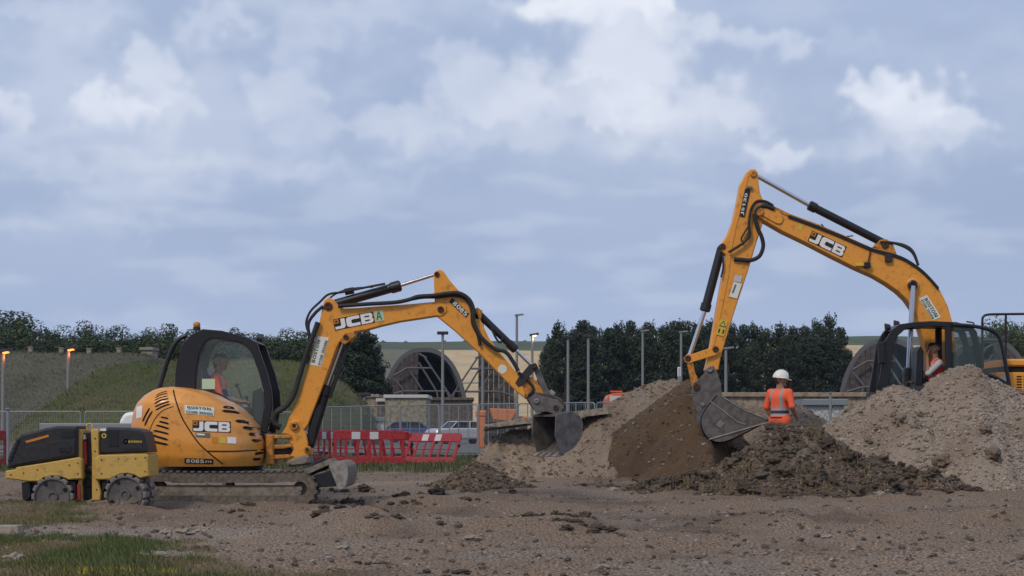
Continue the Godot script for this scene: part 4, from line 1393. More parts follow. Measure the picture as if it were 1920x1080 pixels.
func make_site() -> void:
	# fence of mesh panels in front of the car park
	var pts := []
	for k in 9:
		var t := k / 8.0
		var u := lerpf(604.0, 1190.0, t)
		var d := lerpf(76.0, 60.0, pow(t, 0.7))
		pts.append(Vector3((u - 960.0) * d / F, 0.0, -d))
	for k in 8:
		var lb := "galvanised mesh fence panel in the row before the parked cars"
		fence_panel(pts[k], pts[k + 1], 1.87, 3, lb, "mesh fence before the car park")
	for e in [[-60.0, 153.0, 66.0], [157.0, 370.0, 66.0], [372.0, 600.0, 69.0]]:
		var a := Vector3((e[0] - 960.0) * e[2] / F, 0, -e[2])
		var b := Vector3((e[1] - 960.0) * e[2] / F, 0, -e[2])
		fence_panel(a, b, 1.62, 0, "low mesh fence panel with rounded corners below the grass mound", "mesh fence below the grass mound")
	make_barrier(W(692, 878, 53.0) * Vector3(1, 0, 1), 0.06, 0.0, "upright red plastic barrier with white reflective squares facing the dig")
	make_barrier(W(800, 872, 54.0) * Vector3(1, 0, 1), -0.72, -0.42, "red plastic barrier leaning over at the end of the row")
	make_barrier(W(618, 878, 54.4) * Vector3(1, 0, 1), 1.15, 0.0, "red plastic barrier turned end-on beside the small excavator's blade")
	make_barrier(W(724, 870, 55.6) * Vector3(1, 0, 1), -0.5, 0.3, "red plastic barrier slumped behind the upright one")
	make_barrier(W(-42, 880, 50.0) * Vector3(1, 0, 1), 1.0, 0.0, "red plastic barrier beyond the trench roller's nose")
	# parked cars and vans beyond
	make_car(660, 128.0, 0.1, lin(0.55, 0.56, 0.58), "silver white car parked behind the upright red barrier", 1.08)
	make_car(775, 134.0, PI, lin(0.03, 0.06, 0.20), "dark blue car parked beyond the leaning barrier")
	make_car(862, 122.0, 0.5, lin(0.45, 0.48, 0.50), "silver car parked before the fence's taller end")
	make_car(925, 128.0, 0.0, lin(0.09, 0.045, 0.05), "dark maroon car parked beside the silver car")
	make_car(1098, 138.0, 0.2, lin(0.40, 0.41, 0.43), "grey car parked beyond the concrete slab", 1.2)
	make_car(1158, 132.0, -0.2, lin(0.62, 0.63, 0.65), "white car parked near the orange van", 1.3)
	make_car(560, 120.0, 0.0, lin(0.12, 0.12, 0.13), "dark grey car parked behind the small excavator's boom")
	box_building("white_cabinet", "white upright cabinet behind the red barriers", 697, 719, 783, 120.0, 0.8, M.white, M.galv, 0, "cabinet")
	box_building("site_cabin", "white site cabin between the two heaps on the right", 1509, 1583, 750, 82.0, 3.0, mat(lin(0.55, 0.57, 0.60), 0.6, 0.0, M.concrete.albedo_texture, 0.4), M.galv, 0, "cabin")
	box_building("grey_container", "light grey container top showing above the trench roller", 84, 262, 796, 58.0, 2.2, mat(lin(0.34, 0.36, 0.38), 0.6), M.galv, 0, "container")
	make_van()
	make_orange_van()
	make_dumper()
	# galvanised post and a small sign
	for e in [[1557.0, 735.0, 60.0, "galvanised fence post standing before the white site cabin"], [1273.0, 690.0, 62.0, "thin pole with a small white plate behind the gravel heap"], [15.0, 765.0, 50.0, "galvanised post standing beyond the trench roller's nose"]]:
		var root := thing("steel_post", e[3], "post", Vector3((e[0] - 960.0) * e[2] / F, 0, -e[2]))
		var b := MB.new()
		var h: float = EYE + (HZ - e[1]) * e[2] / F
		b.cyl(Vector3(0, -0.1, 0), Vector3(0, h, 0), 0.045, 0.045, 10)
		part(root, "pole", b.mesh(), M.galv)
		b = MB.new()
		b.box(Vector3(0, h - (0.12 if e[0] == 1273.0 else 0.02), 0.03), Vector3(0.1, 0.3, 0.02) if e[0] == 1273.0 else Vector3(0.11, 0.03, 0.11), 0.004)
		part(root, "plate" if e[0] == 1273.0 else "cap", b.mesh(), M.white if e[0] == 1273.0 else M.galv)
	# the slab that juts out of the gravel
	var sl := thing("concrete_slab", "long pale slab jutting out of the gravel heap", "slab", W(905, 799, 38.5))
	var bb := MB.new()
	var lng := 2.55
	bb.prism(PackedVector2Array([Vector2(0, 0), Vector2(0.35, -0.055), Vector2(lng, -0.07), Vector2(lng, 0.06), Vector2(1.0, 0.06), Vector2(0.0, 0.015)]), -0.9, 0.0, 0.012)
	part(sl, "board", bb.mesh(), M.concrete)
	bb = MB.new()
	bb.box(Vector3(1.02, -0.005, 0.03), Vector3(0.24, 0.15, 0.06), 0.015)
	part(sl, "bracket", bb.mesh(), M.worn_steel)
	bb = MB.new()
	bb.box(Vector3(0.5, -0.085, -0.3), Vector3(0.95, 0.05, 0.4), 0.008)
	part(sl, "bearer", bb.mesh(), mat(lin(0.10, 0.075, 0.05), 0.9))
	sl.rotation = Vector3(0.0, 0.05, 0.125)
	# kerb stone in the near grass
	var d := 19.6
	var x := (12.0 - 960.0) * d / F
	var kb := MB.new()
	kb.box(Vector3(0, 0.045, 0), Vector3(0.30, 0.10, 0.22), 0.01)
	var ko := part(self, "kerb_stone", kb.mesh(), M.concrete)
	ko.position = Vector3(x, ground_y(x, d), -d)
	ko.set_meta("label", "grey concrete block lying in the near grass")
	ko.set_meta("category", "block")

func make_van() -> void:
	var d := 62.0
	var root := thing("white_van", "white van roof rising behind the small excavator's tail", "van", Vector3((258.0 - 960.0) * d / F, 0, -d))
	var h := EYE + (HZ - 772.0) * d / F
	var b := MB.new()
	b.prism(smooth(PackedVector2Array([Vector2(-0.6, 0.3), Vector2(-0.62, h - 0.35), Vector2(-0.45, h - 0.05), Vector2(-0.2, h), Vector2(2.8, h), Vector2(3.0, h - 0.1), Vector2(3.9, 1.05), Vector2(4.0, 0.3)]), 1), -1.9, 0.0, 0.1)
	part(root, "body", b.mesh(), M.white)
	b = MB.new()
	b.prism(PackedVector2Array([Vector2(2.2, 1.05), Vector2(2.2, h - 0.2), Vector2(2.85, h - 0.2), Vector2(3.5, 1.05)]), -1.93, 0.03)
	part(root, "windows", b.mesh(), M.glass_dark)
	for x in [0.2, 3.2]:
		for z in [-1.75, -0.15]:
			b = MB.new()
			b.cyl(Vector3(x, 0.32, z - 0.1), Vector3(x, 0.32, z + 0.1), 0.32, 0.32, 14)
			part(root, "wheel", b.mesh(), M.rubber)

func make_orange_van() -> void:
	var d := 112.0
	var s := F / d
	var root := thing("orange_van", "bright orange van behind the grey gravel heap", "van", Vector3((1156.0 - 960.0) / s, 0, -d))
	var h := EYE + (HZ - 736.0) / s
	var b := MB.new()
	var org := mat(lin(0.62, 0.10, 0.03), 0.45)
	b.prism(smooth(PackedVector2Array([Vector2(-0.62, 0.35), Vector2(-0.62, h - 0.45), Vector2(-0.4, h - 0.06), Vector2(0.5, h), Vector2(0.62, h - 0.06), Vector2(0.62, 0.35)]), 1), -4.0, 0.0, 0.06)
	part(root, "body", b.mesh(), org)
	b = MB.new()
	b.box(Vector3(-0.05, h - 0.36, 0.01), Vector3(0.7, 0.34, 0.03), 0.01)
	part(root, "windscreen", b.mesh(), M.reflective)
	b = MB.new()
	b.box(Vector3(0, h + 0.06, -0.4), Vector3(0.7, 0.1, 0.2), 0.02)
	part(root, "light_bar", b.mesh(), org)
	for x in [-0.5, 0.5]:
		b = MB.new()
		b.cyl(Vector3(x - 0.1, 0.33, -0.8), Vector3(x + 0.1, 0.33, -0.8), 0.33, 0.33, 14)
		part(root, "wheel", b.mesh(), M.rubber)
		b = MB.new()
		b.box(Vector3(x, 0.9, 0.01), Vector3(0.18, 0.14, 0.04), 0.01)
		part(root, "headlight", b.mesh(), M.reflective)

func make_dumper() -> void:
	var d := 100.0
	var s := F / d
	var org := mat(lin(0.60, 0.20, 0.06), 0.5)
	var root := thing("site_dumper", "small orange site dumper behind the mesh fence", "dumper", Vector3((945.0 - 960.0) / s, 0, -d))
	var b := MB.new()
	b.prism(PackedVector2Array([Vector2(-0.75, 2.05), Vector2(-0.55, 1.45), Vector2(0.35, 1.35), Vector2(0.75, 2.0)]), -0.8, 0.8, 0.04)
	part(root, "skip", b.mesh(), org)
	b = MB.new()
	b.box(Vector3(0.1, 0.95, 0), Vector3(2.2, 0.5, 1.1), 0.06)
	part(root, "chassis", b.mesh(), M.dark_metal)
	b = MB.new()
	b.box(Vector3(0.95, 1.4, 0), Vector3(0.6, 0.5, 0.8), 0.06)
	part(root, "engine_cover", b.mesh(), org)
	for x in [-0.6, 0.9]:
		for z in [-0.65, 0.65]:
			b = MB.new()
			b.lathe([[0.0, -0.16], [0.38, -0.16], [0.45, -0.1], [0.45, 0.1], [0.38, 0.16], [0.0, 0.16]], Vector3(x, 0.45, z), Vector3(0, 0, 1), 18)
			part(root, "wheel", b.mesh(), M.rubber)
	root = thing("orange_bin", "upright orange plastic bin behind the mesh fence", "bin", Vector3((902.0 - 960.0) / s, 0, -d))
	b = MB.new()
	b.prism(PackedVector2Array([Vector2(-0.2, 0.0), Vector2(-0.24, 1.6), Vector2(0.24, 1.6), Vector2(0.2, 0.0)]), -0.25, 0.25, 0.03)
	part(root, "body", b.mesh(), org)
	b = MB.new()
	b.box(Vector3(0, 1.78, 0), Vector3(0.56, 0.32, 0.56), 0.06)
	part(root, "lid", b.mesh(), org)

# ------------------------------------------------------------------ machine helpers
var D0 := 28.0
var X0 := 0.0
func set_machine(u: float, d: float) -> void:
	D0 = d
	X0 = (u - 960.0) * d / F

# a pixel of the photograph on the machine's plane that lies z in front of its middle
func m2(u: float, v: float, z := 0.0) -> Vector2:
	return Vector2((u - 960.0) * (D0 - z) / F - X0, EYE + (HZ - v) * (D0 - z) / F)
func m3(u: float, v: float, z := 0.0) -> Vector3:
	var p := m2(u, v, z)
	return Vector3(p.x, p.y, z)
func ms(list: Array, z := 0.0) -> PackedVector2Array:
	var o := PackedVector2Array()
	for k in range(0, list.size(), 2):
		o.append(m2(list[k], list[k + 1], z))
	return o
func px(n: float) -> float:
	return n * D0 / F

func plate(root: Node3D, called: String, list: Array, z0: float, z1: float, material: Material, bevel := 0.012, rounds := 0) -> MeshInstance3D:
	var b := MB.new()
	var p := ms(list, z1)
	if rounds:
		p = smooth(p, rounds)
	b.prism(p, z0, z1, bevel)
	return part(root, called, b.mesh(), material)

func pin(root: Node3D, u: float, v: float, r: float, z0: float, z1: float, material: Material, called := "pin") -> MeshInstance3D:
	var b := MB.new()
	var rr := px(r)
	var p := m2(u, v, z1)
	b.lathe([[0.0, z0], [rr, z0], [rr, z1 - 0.01], [rr * 0.8, z1], [rr * 0.45, z1], [rr * 0.4, z1 - 0.012], [0.0, z1 - 0.012]], Vector3(p.x, p.y, 0), Vector3(0, 0, 1), 18)
	return part(root, called, b.mesh(), material)

func ram(root: Node3D, a: Vector2, mid: Vector2, b: Vector2, r: float, rod: float, z := 0.0) -> void:
	# barrel from a to mid, chromed rod from mid to b
	var c := MB.new()
	var p0 := m3(a.x, a.y, z); var p1 := m3(mid.x, mid.y, z); var p2 := m3(b.x, b.y, z)
	var d := (p1 - p0).normalized()
	var l := (p1 - p0).length()
	var rr := px(r)
	c.lathe([[0.0, 0.0], [rr * 0.8, 0.0], [rr * 0.92, 0.03], [rr * 0.92, l - 0.16], [rr * 1.12, l - 0.15], [rr * 1.12, l - 0.02], [rr * 0.8, l], [0.0, l]], p0, d, 16)
	var body := part(root, "cylinder", c.mesh(), M.black)
	c = MB.new()
	c.cyl(p1 - d * 0.02, p2, px(rod), px(rod), 14)
	part(body, "rod", c.mesh(), M.chrome)

func hose(root: Node3D, list: Array, r: float, z: float, z_end := -99.0) -> void:
	var pts := []
	for k in range(0, list.size(), 2):
		var t := float(k) / maxf(1.0, list.size() - 2)
		pts.append(m3(list[k], list[k + 1], z if z_end < -90.0 else lerpf(z, z_end, t)))
	var b := MB.new()
	b.tube(pts, px(r), 8, 5)
	part(root, "hose", b.mesh(), M.rubber)

# --- decals: flat print given by three corners in pixels
var on_curve := false
func spot(p: Vector2, z: float, lift: float) -> Vector3:
	if on_curve:
		return on_cowl(p.x, p.y, lift)
	var q2 := m2(p.x, p.y, z)
	return Vector3(q2.x, q2.y, z + lift)

func sheet(root: Node3D, called: String, tl: Vector2, tr: Vector2, bl: Vector2, z: float, lift: float, material: Material) -> MeshInstance3D:
	var b := MB.new()
	var nx := 6; var ny := 3
	for a in nx:
		for c in ny:
			var p := []
			for e in [[a, c], [a + 1, c], [a + 1, c + 1], [a, c + 1]]:
				p.append(spot(tl + (tr - tl) * (float(e[0]) / nx) + (bl - tl) * (float(e[1]) / ny), z, lift))
			b.quad(p[0], p[1], p[2], p[3], (p[3] - p[0]).cross(p[1] - p[0]).normalized())
	return part(root, called, b.mesh(), material)

func split_tri(b: MB, a: Vector2, c: Vector2, e: Vector2, deep: int, tl: Vector2, tr: Vector2, bl: Vector2, z: float, lift: float) -> void:
	if deep == 0:
		var p := []
		for s in [a, c, e]:
			p.append(spot(tl + (tr - tl) * s.x + (bl - tl) * s.y, z, lift))
		b.tri(p[0], p[1], p[2], Vector3(0, 0, 1))
		return
	var ac := (a + c) * 0.5; var ce := (c + e) * 0.5; var ea := (e + a) * 0.5
	for t in [[a, ac, ea], [ac, c, ce], [ea, ce, e], [ac, ce, ea]]:
		split_tri(b, t[0], t[1], t[2], deep - 1, tl, tr, bl, z, lift)

func glyph(root: Node3D, shape: Array, tl: Vector2, tr: Vector2, bl: Vector2, z: float, lift: float, material: Material) -> void:
	var poly := PackedVector2Array()
	for k in range(0, shape.size(), 2):
		poly.append(Vector2(shape[k], shape[k + 1]))
	var t := Geometry2D.triangulate_polygon(poly)
	var b := MB.new()
	for k in range(0, t.size(), 3):
		split_tri(b, poly[t[k]], poly[t[k + 1]], poly[t[k + 2]], 3 if on_curve else 0, tl, tr, bl, z, lift)
	part(root, "letter", b.mesh(), material)

func logo(root: Node3D, tl: Vector2, tr: Vector2, bl: Vector2, z: float) -> void:
	var pl := sheet(root, "logo_plate", tl, tr, bl, z, 0.004, M.ink)
	glyph(pl, [0.18, 0.08, 0.285, 0.08, 0.285, 0.75, 0.265, 0.88, 0.22, 0.93, 0.025, 0.93, 0.025, 0.70, 0.14, 0.70, 0.17, 0.68, 0.18, 0.6], tl, tr, bl, z, 0.009, M.white)
	glyph(pl, [0.65, 0.09, 0.65, 0.34, 0.47, 0.34, 0.44, 0.40, 0.44, 0.62, 0.47, 0.68, 0.65, 0.68, 0.65, 0.92, 0.63, 0.94, 0.38, 0.94, 0.33, 0.86, 0.315, 0.75, 0.315, 0.25, 0.33, 0.14, 0.38, 0.06, 0.63, 0.06], tl, tr, bl, z, 0.009, M.white)
	glyph(pl, [0.68, 0.06, 0.93, 0.06, 0.965, 0.14, 0.975, 0.3, 0.97, 0.42, 0.95, 0.5, 0.975, 0.58, 0.985, 0.72, 0.97, 0.86, 0.93, 0.94, 0.68, 0.94], tl, tr, bl, z, 0.009, M.white)
	glyph(pl, [0.77, 0.27, 0.89, 0.27, 0.89, 0.38, 0.77, 0.38], tl, tr, bl, z, 0.012, M.ink)
	glyph(pl, [0.77, 0.62, 0.89, 0.62, 0.89, 0.73, 0.77, 0.73], tl, tr, bl, z, 0.012, M.ink)
	glyph(pl, [0.015, 0.06, 0.13, 0.06, 0.13, 0.42, 0.015, 0.42], tl, tr, bl, z, 0.009, M.logo_orange)
	glyph(pl, [0.045, 0.16, 0.10, 0.16, 0.10, 0.32, 0.045, 0.32], tl, tr, bl, z, 0.012, M.ink)

func words(root: Node3D, text: String, tl: Vector2, tr: Vector2, bl: Vector2, z: float, lift: float, material: Material) -> void:
	var a := spot(tl, z, lift); var b := spot(tr, z, lift); var c := spot(bl, z, lift)
	var t := TextMesh.new()
	var f := SystemFont.new()
	f.font_names = PackedStringArray(["Droid Sans"])
	f.font_weight = 700
	t.font = f
	t.text = text
	t.font_size = 32
	t.depth = 0.05
	t.pixel_size = 0.01
	var box := t.get_aabb()
	var o := part(root, "lettering", t, material)
	var x := (b - a); var y := (a - c)
	var sx := x.length() / maxf(box.size.x, 0.01)
	var sy := y.length() / maxf(box.size.y, 0.01)
	var zz := x.cross(y).normalized()
	if on_curve:  # keep the flat lettering clear of the bulge under it
		var bulge := (spot((tr + bl) * 0.5, z, lift) - (b + c) * 0.5).dot(zz)
		a += zz * (bulge + 0.004); b += zz * (bulge + 0.004)
	o.transform = Transform3D(Basis(x.normalized() * sx, y.normalized() * sy, zz * 0.04), (a + b) * 0.5 - y * 0.5 - x.normalized() * sx * box.get_center().x - y.normalized() * sy * box.get_center().y)

# ------------------------------------------------------------------ the engine cowl of the small excavator
var cowl_v := [727.0, 729.0, 733.0, 742.0, 756.0, 770.0, 800.0, 830.0, 856.0, 872.0]
var cowl_l := [333.0, 316.0, 302.0, 285.0, 270.0, 262.0, 255.0, 257.0, 265.0, 278.0]
var cowl_r := [345.0, 366.0, 388.0, 416.0, 441.0, 460.0, 487.0, 498.0, 499.0, 494.0]
var cowl_c := [0.42, 0.40, 0.36, 0.28, 0.18, 0.10, 0.0, 0.0, 0.0, 0.0]
var cowl_w := [0.30, 0.50, 0.62, 0.76, 0.92, 1.02, 1.14, 1.16, 1.14, 1.08]

func cowl_row(y: float) -> Array:
	var v := HZ - (y - EYE) * F / D0
	var vv := clampf(v, 727.0, 872.0)
	var l := (curve(cowl_v, cowl_l, vv) - 960.0) * D0 / F - X0
	var r := (curve(cowl_v, cowl_r, vv) - 960.0) * D0 / F - X0
	return [l, r, curve(cowl_v, cowl_c, vv), curve(cowl_v, cowl_w, vv)]

func cowl_z(x: float, y: float) -> float:
	var c := cowl_row(y)
	var t := clampf(absf((x - (c[0] + c[1]) * 0.5) / ((c[1] - c[0]) * 0.5)), 0.0, 0.999)
	return c[2] + c[3] * pow(1.0 - pow(t, 3.0), 1.0 / 3.0)

func on_cowl(u: float, v: float, lift: float) -> Vector3:
	var z := 1.0
	var p := Vector2.ZERO
	for k in 6:
		p = m2(u, v, z)
		z = cowl_z(p.x, p.y)
	return Vector3(p.x, p.y, z + lift)

func cowl_strip(b: MB, list: Array, wide: float, taper := true) -> void:
	var n := 10
	var pts: Array[Vector2] = []
	for k in range(0, list.size(), 2):
		pts.append(Vector2(list[k], list[k + 1]))
	var path: Array[Vector2] = []
	for k in pts.size() - 1:
		for s in n:
			path.append(pts[k].cubic_interpolate(pts[k + 1], pts[maxi(k - 1, 0)], pts[mini(k + 2, pts.size() - 1)], float(s) / n))
	path.append(pts[pts.size() - 1])
	var prev := []
	for k in path.size():
		var d := (path[mini(k + 1, path.size() - 1)] - path[maxi(k - 1, 0)]).normalized()
		var nrm := Vector2(-d.y, d.x)
		var t := float(k) / (path.size() - 1)
		var w := wide * 0.5
		if taper:
			w *= clampf(minf(t, 1.0 - t) * 6.0, 0.12, 1.0)
		var row := [on_cowl(path[k].x + nrm.x * w, path[k].y + nrm.y * w, 0.005), on_cowl(path[k].x - nrm.x * w, path[k].y - nrm.y * w, 0.005)]
		if k > 0:
			b.quad(prev[0], prev[1], row[1], row[0], Vector3(0, 0, 1))
		prev = row

func make_track(root: Node3D, ul: float, ur: float, vt: float, vb: float, z0: float, z1: float, thick: float, lug: float, frame_list: Array) -> void:
	var zc := (z0 + z1) * 0.5
	var zf := maxf(z0, z1)
	var a := m2(ul, vt, zf); var c := m2(ur, vb, zf)
	var r := (a.y - c.y) * 0.5
	var cy := (a.y + c.y) * 0.5
	var xl := a.x + r; var xr := c.x - r
	var loop := PackedVector2Array(); var inner := PackedVector2Array()
	for k in 25:
		var t := -PI / 2 + PI * k / 24.0
		loop.append(Vector2(xr + cos(t) * r, cy + sin(t) * r)); inner.append(Vector2(xr + cos(t) * (r - thick), cy + sin(t) * (r - thick)))
	var sag := 6
	for k in range(1, sag):
		var t := float(k) / sag
		var dip := sin(t * PI) * 0.015
		loop.append(Vector2(lerpf(xr, xl, t), cy + r - dip)); inner.append(Vector2(lerpf(xr, xl, t), cy + r - thick - dip))
	for k in 25:
		var t := PI / 2 + PI * k / 24.0
		loop.append(Vector2(xl + cos(t) * r, cy + sin(t) * r)); inner.append(Vector2(xl + cos(t) * (r - thick), cy + sin(t) * (r - thick)))
	var b := MB.new()
	for k in loop.size():
		var k2 := (k + 1) % loop.size()
		var e := (loop[k2] - loop[k]).normalized()
		var on := Vector3(e.y, -e.x, 0)
		var p := [loop[k], loop[k2], inner[k2], inner[k]]
		b.quad(b.v3(p[0], z0), b.v3(p[1], z0), b.v3(p[1], z1), b.v3(p[0], z1), on)
		b.quad(b.v3(p[3], z0), b.v3(p[2], z0), b.v3(p[2], z1), b.v3(p[3], z1), -on)
		b.quad(b.v3(p[0], z1), b.v3(p[1], z1), b.v3(p[2], z1), b.v3(p[3], z1), Vector3(0, 0, 1))
		b.quad(b.v3(p[0], z0), b.v3(p[1], z0), b.v3(p[2], z0), b.v3(p[3], z0), Vector3(0, 0, -1))
	var belt := part(root, "track", b.mesh(), M.track)
	# lugs along the belt
	var lm := MB.new()
	lm.box(Vector3.ZERO, Vector3(lug * 0.55, 0.035, absf(z1 - z0) + 0.02), 0.008)
	var shared := lm.mesh()
	var along := 0.0
	for k in loop.size():
		var k2 := (k + 1) % loop.size()
		var seg := (loop[k2] - loop[k])
		var l := seg.length()
		while along < l:
			var p := loop[k] + seg * (along / l)
			var o := part(belt, "track_lug", shared, M.track)
			o.transform = Transform3D(Basis(Vector3(0, 0, 1), seg.angle()), Vector3(p.x, p.y, zc) + Vector3(seg.y, -seg.x, 0).normalized() * 0.012)
			along += lug
		along -= l
	# frame, idler, sprocket, rollers
	b = MB.new()
	b.prism(ms(frame_list, zf - 0.06), minf(z0, z1) + 0.1, zf - 0.06, 0.015)
	part(root, "track_frame", b.mesh(), M.track_frame)
	for e in [[xl, "sprocket"], [xr, "idler"]]:
		b = MB.new()
		b.lathe([[0.0, -0.15], [r - thick - 0.005, -0.15], [r - thick - 0.005, 0.15], [(r - thick) * 0.8, 0.17], [(r - thick) * 0.75, 0.1], [(r - thick) * 0.35, 0.1], [(r - thick) * 0.3, 0.18], [0.0, 0.18]], Vector3(e[0], cy, zc), Vector3(0, 0, 1), 24)
		part(root, e[1], b.mesh(), M.track_frame)
	for k in 5:
		b = MB.new()
		b.cyl(Vector3(lerpf(xl, xr, (k + 1) / 6.0), cy - r + thick + 0.06, zc - 0.16), Vector3(lerpf(xl, xr, (k + 1) / 6.0), cy - r + thick + 0.06, zc + 0.16), 0.065, 0.065, 14)
		part(root, "roller", b.mesh(), M.track)
	b = MB.new()
	b.cyl(Vector3(lerpf(xl, xr, 0.5), cy + r - thick - 0.05, zc - 0.12), Vector3(lerpf(xl, xr, 0.5), cy + r - thick - 0.05, zc + 0.12), 0.05, 0.05, 12)
	part(root, "roller", b.mesh(), M.track)

# an open bucket: back is the profile from the upper lip round to the cutting edge, in metres
func make_bucket(parent: Node3D, back: PackedVector2Array, half: float, sides: PackedVector2Array, material: Material, teeth: int) -> Node3D:
	var b := MB.new()
	var th := 0.022
	for k in back.size() - 1:
		var e := (back[k + 1] - back[k]).normalized()
		var on := Vector2(e.y, -e.x)
		var a0 := b.v3(back[k], -half); var a1 := b.v3(back[k], half)
		var c0 := b.v3(back[k + 1], -half); var c1 := b.v3(back[k + 1], half)
		var off := Vector3(on.x, on.y, 0) * th
		b.quad(a0, a1, c1, c0, -Vector3(on.x, on.y, 0)); b.quad(a0 + off, a1 + off, c1 + off, c0 + off, Vector3(on.x, on.y, 0))
	for e in [0, back.size() - 1]:
		var nb: int = 1 if e == 0 else back.size() - 2
		var dd := (back[nb] - back[e]).normalized() * (1.0 if e == 0 else -1.0)
		var off := Vector3(dd.y, -dd.x, 0) * th
		b.quad(b.v3(back[e], -half), b.v3(back[e], half), b.v3(back[e], half) + off, b.v3(back[e], -half) + off)
	var shell := part(parent, "bucket", b.mesh(), material)
	for z in [-half, half]:
		b = MB.new()
		b.prism(sides, z - 0.014, z + 0.014, 0.004)
		part(shell, "side_plate", b.mesh(), material)
	# wear strips along the rims
	var lip := back[back.size() - 1]
	var dir := (lip - back[back.size() - 2]).normalized()
	for k in teeth:
		var z := lerpf(-half + 0.06, half - 0.06, float(k) / maxf(1.0, teeth - 1))
		b = MB.new()
		var ang := dir.angle()
		b.prism(PackedVector2Array([Vector2(-0.10, -0.035), Vector2(0.02, -0.035), Vector2(0.13, -0.008), Vector2(0.13, 0.008), Vector2(0.02, 0.035), Vector2(-0.10, 0.035)]), -0.035, 0.035, 0.006, Transform3D(Basis(Vector3(0, 0, 1), ang), Vector3(lip.x, lip.y, z)))
		part(shell, "tooth", b.mesh(), M.worn_steel)
	return shell

# ------------------------------------------------------------------ small excavator
func make_small_excavator() -> void:
	set_machine(430.0, 27.9)
	var root := thing("small_excavator", "small orange excavator with a rounded engine cowl and black cab", "excavator", Vector3(X0, 0, -D0))
	# engine cowl: rings of rounded plan from the skirt to the crown
	var b := MB.new()
	var rows := 40; var cols := 72
	for r in rows + 1:
		var t := float(r) / rows
		var v := 872.0 - 145.0 * (1.0 - pow(1.0 - t, 1.6))
		var y := EYE + (HZ - v) * D0 / F
		var c := cowl_row(y)
		for k in cols + 1:
			var a := TAU * k / cols
			var ca := cos(a); var sa := sin(a)
			var x: float = (c[0] + c[1]) * 0.5 + (c[1] - c[0]) * 0.5 * signf(ca) * pow(absf(ca), 2.0 / 3.0)
			b.vert(Vector3(x, y, c[2] + c[3] * signf(sa) * pow(absf(sa), 2.0 / 3.0)), Vector3.UP)
	for r in rows + 1:
		for k in cols + 1:
			var k0 := (k - 1 + cols) % cols; var k1 := (k + 1) % cols
			var p := r * (cols + 1)
			var nn := (b.v[p + k1] - b.v[p + k0]).cross(b.v[mini(r + 1, rows) * (cols + 1) + k] - b.v[maxi(r - 1, 0) * (cols + 1) + k])
			if nn.length() > 1e-9:
				nn = nn.normalized()
				var o := b.v[p + k] - Vector3((b.v[p].x + b.v[p + cols / 2].x) * 0.5, b.v[p + k].y - 0.2, 0.1)
				b.n[p + k] = nn if nn.dot(o) > 0.0 else -nn
	for r in rows:
		for k in cols:
			var p := r * (cols + 1) + k
			b.face(p, p + 1, p + cols + 2); b.face(p, p + cols + 2, p + cols + 1)
	var top := b.vert(b.v[rows * (cols + 1)] * 0.5 + b.v[rows * (cols + 1) + cols / 2] * 0.5, Vector3.UP)
	for k in cols:
		b.face(top, rows * (cols + 1) + k, rows * (cols + 1) + k + 1)
	var cowl := part(root, "engine_cowl", b.mesh(), M.cowl)
	for s in [[418, 763, 432, 764, 446, 766, 5.0], [416, 770, 436, 772, 457, 775, 5.0], [441, 789, 460, 791, 479, 795, 6.0], [455, 801, 470, 803, 487, 804, 6.0], [466, 814, 479, 814, 491, 815, 6.0], [472, 825, 482, 826, 493, 826, 5.5], [479, 850, 488, 850, 496, 848, 5.0], [474, 861, 484, 861, 494, 859, 5.0],
			[301, 782, 308, 783, 316, 785, 3.0], [298, 790, 307, 792, 317, 795, 3.5], [292, 797, 304, 800, 317, 804, 3.5], [287, 807, 302, 810, 317, 814, 3.5], [282, 815, 299, 820, 316, 825, 4.0], [278, 825, 297, 830, 316, 834, 4.0],
			[290, 763, 303, 757, 318, 752, 2.6], [291, 769, 305, 762, 319, 757, 2.6], [289, 757, 302, 750, 317, 747, 2.6], [289, 751, 302, 745, 316, 742, 1.6], [290, 746, 302, 740, 315, 737, 1.6], [292, 741, 303, 736, 314, 733, 1.4],
			[267, 791, 273, 778, 281, 764, 3.0], [271, 799, 277, 785, 286, 770, 3.0]]:
		var sb := MB.new()
		cowl_strip(sb, s.slice(0, 6), s[6])
		part(cowl, "vent_slot", sb.mesh(), M.void)
	for s in [[325, 731, 330, 752, 340, 780, 353, 803, 372, 830, 394, 851, 418, 870], [389, 846, 440, 846, 497, 843], [278, 812, 290, 786, 305, 770, 325, 762]]:
		var sb := MB.new()
		cowl_strip(sb, s, 2.4 if s[0] != 278 else 1.2, false)
		part(cowl, "seam", sb.mesh(), M.void)
	on_curve = true
	logo(cowl, Vector2(361, 788), Vector2(433, 790.5), Vector2(361, 809), 0.0)
	var st := sheet(cowl, "sticker", Vector2(346, 759), Vector2(401, 764), Vector2(346.5, 775), 0.0, 0.004, M.sticker)
	words(st, "BOSTON", Vector2(351, 761.5), Vector2(395, 765), Vector2(351.2, 766), 0.0, 0.008, M.ink_green)
	words(st, "01205 355456", Vector2(349, 769.5), Vector2(399, 774), Vector2(349.2, 774), 0.0, 0.008, M.ink_green)
	var sl := sheet(cowl, "label", Vector2(367, 810.5), Vector2(394, 812), Vector2(367, 819.5), 0.0, 0.004, M.grey_label)
	sheet(sl, "print", Vector2(369, 812.5), Vector2(384, 813.5), Vector2(369, 815.5), 0.0, 0.008, M.sticker)
	sheet(cowl, "warning_label", Vector2(397, 819), Vector2(409, 820), Vector2(397, 830), 0.0, 0.004, M.logo_orange)
	sheet(cowl, "warning_label", Vector2(412, 820), Vector2(424, 821), Vector2(412, 831), 0.0, 0.004, M.warn)
	sheet(cowl, "label", Vector2(426.5, 819), Vector2(443, 820), Vector2(426.5, 831), 0.0, 0.004, M.white)
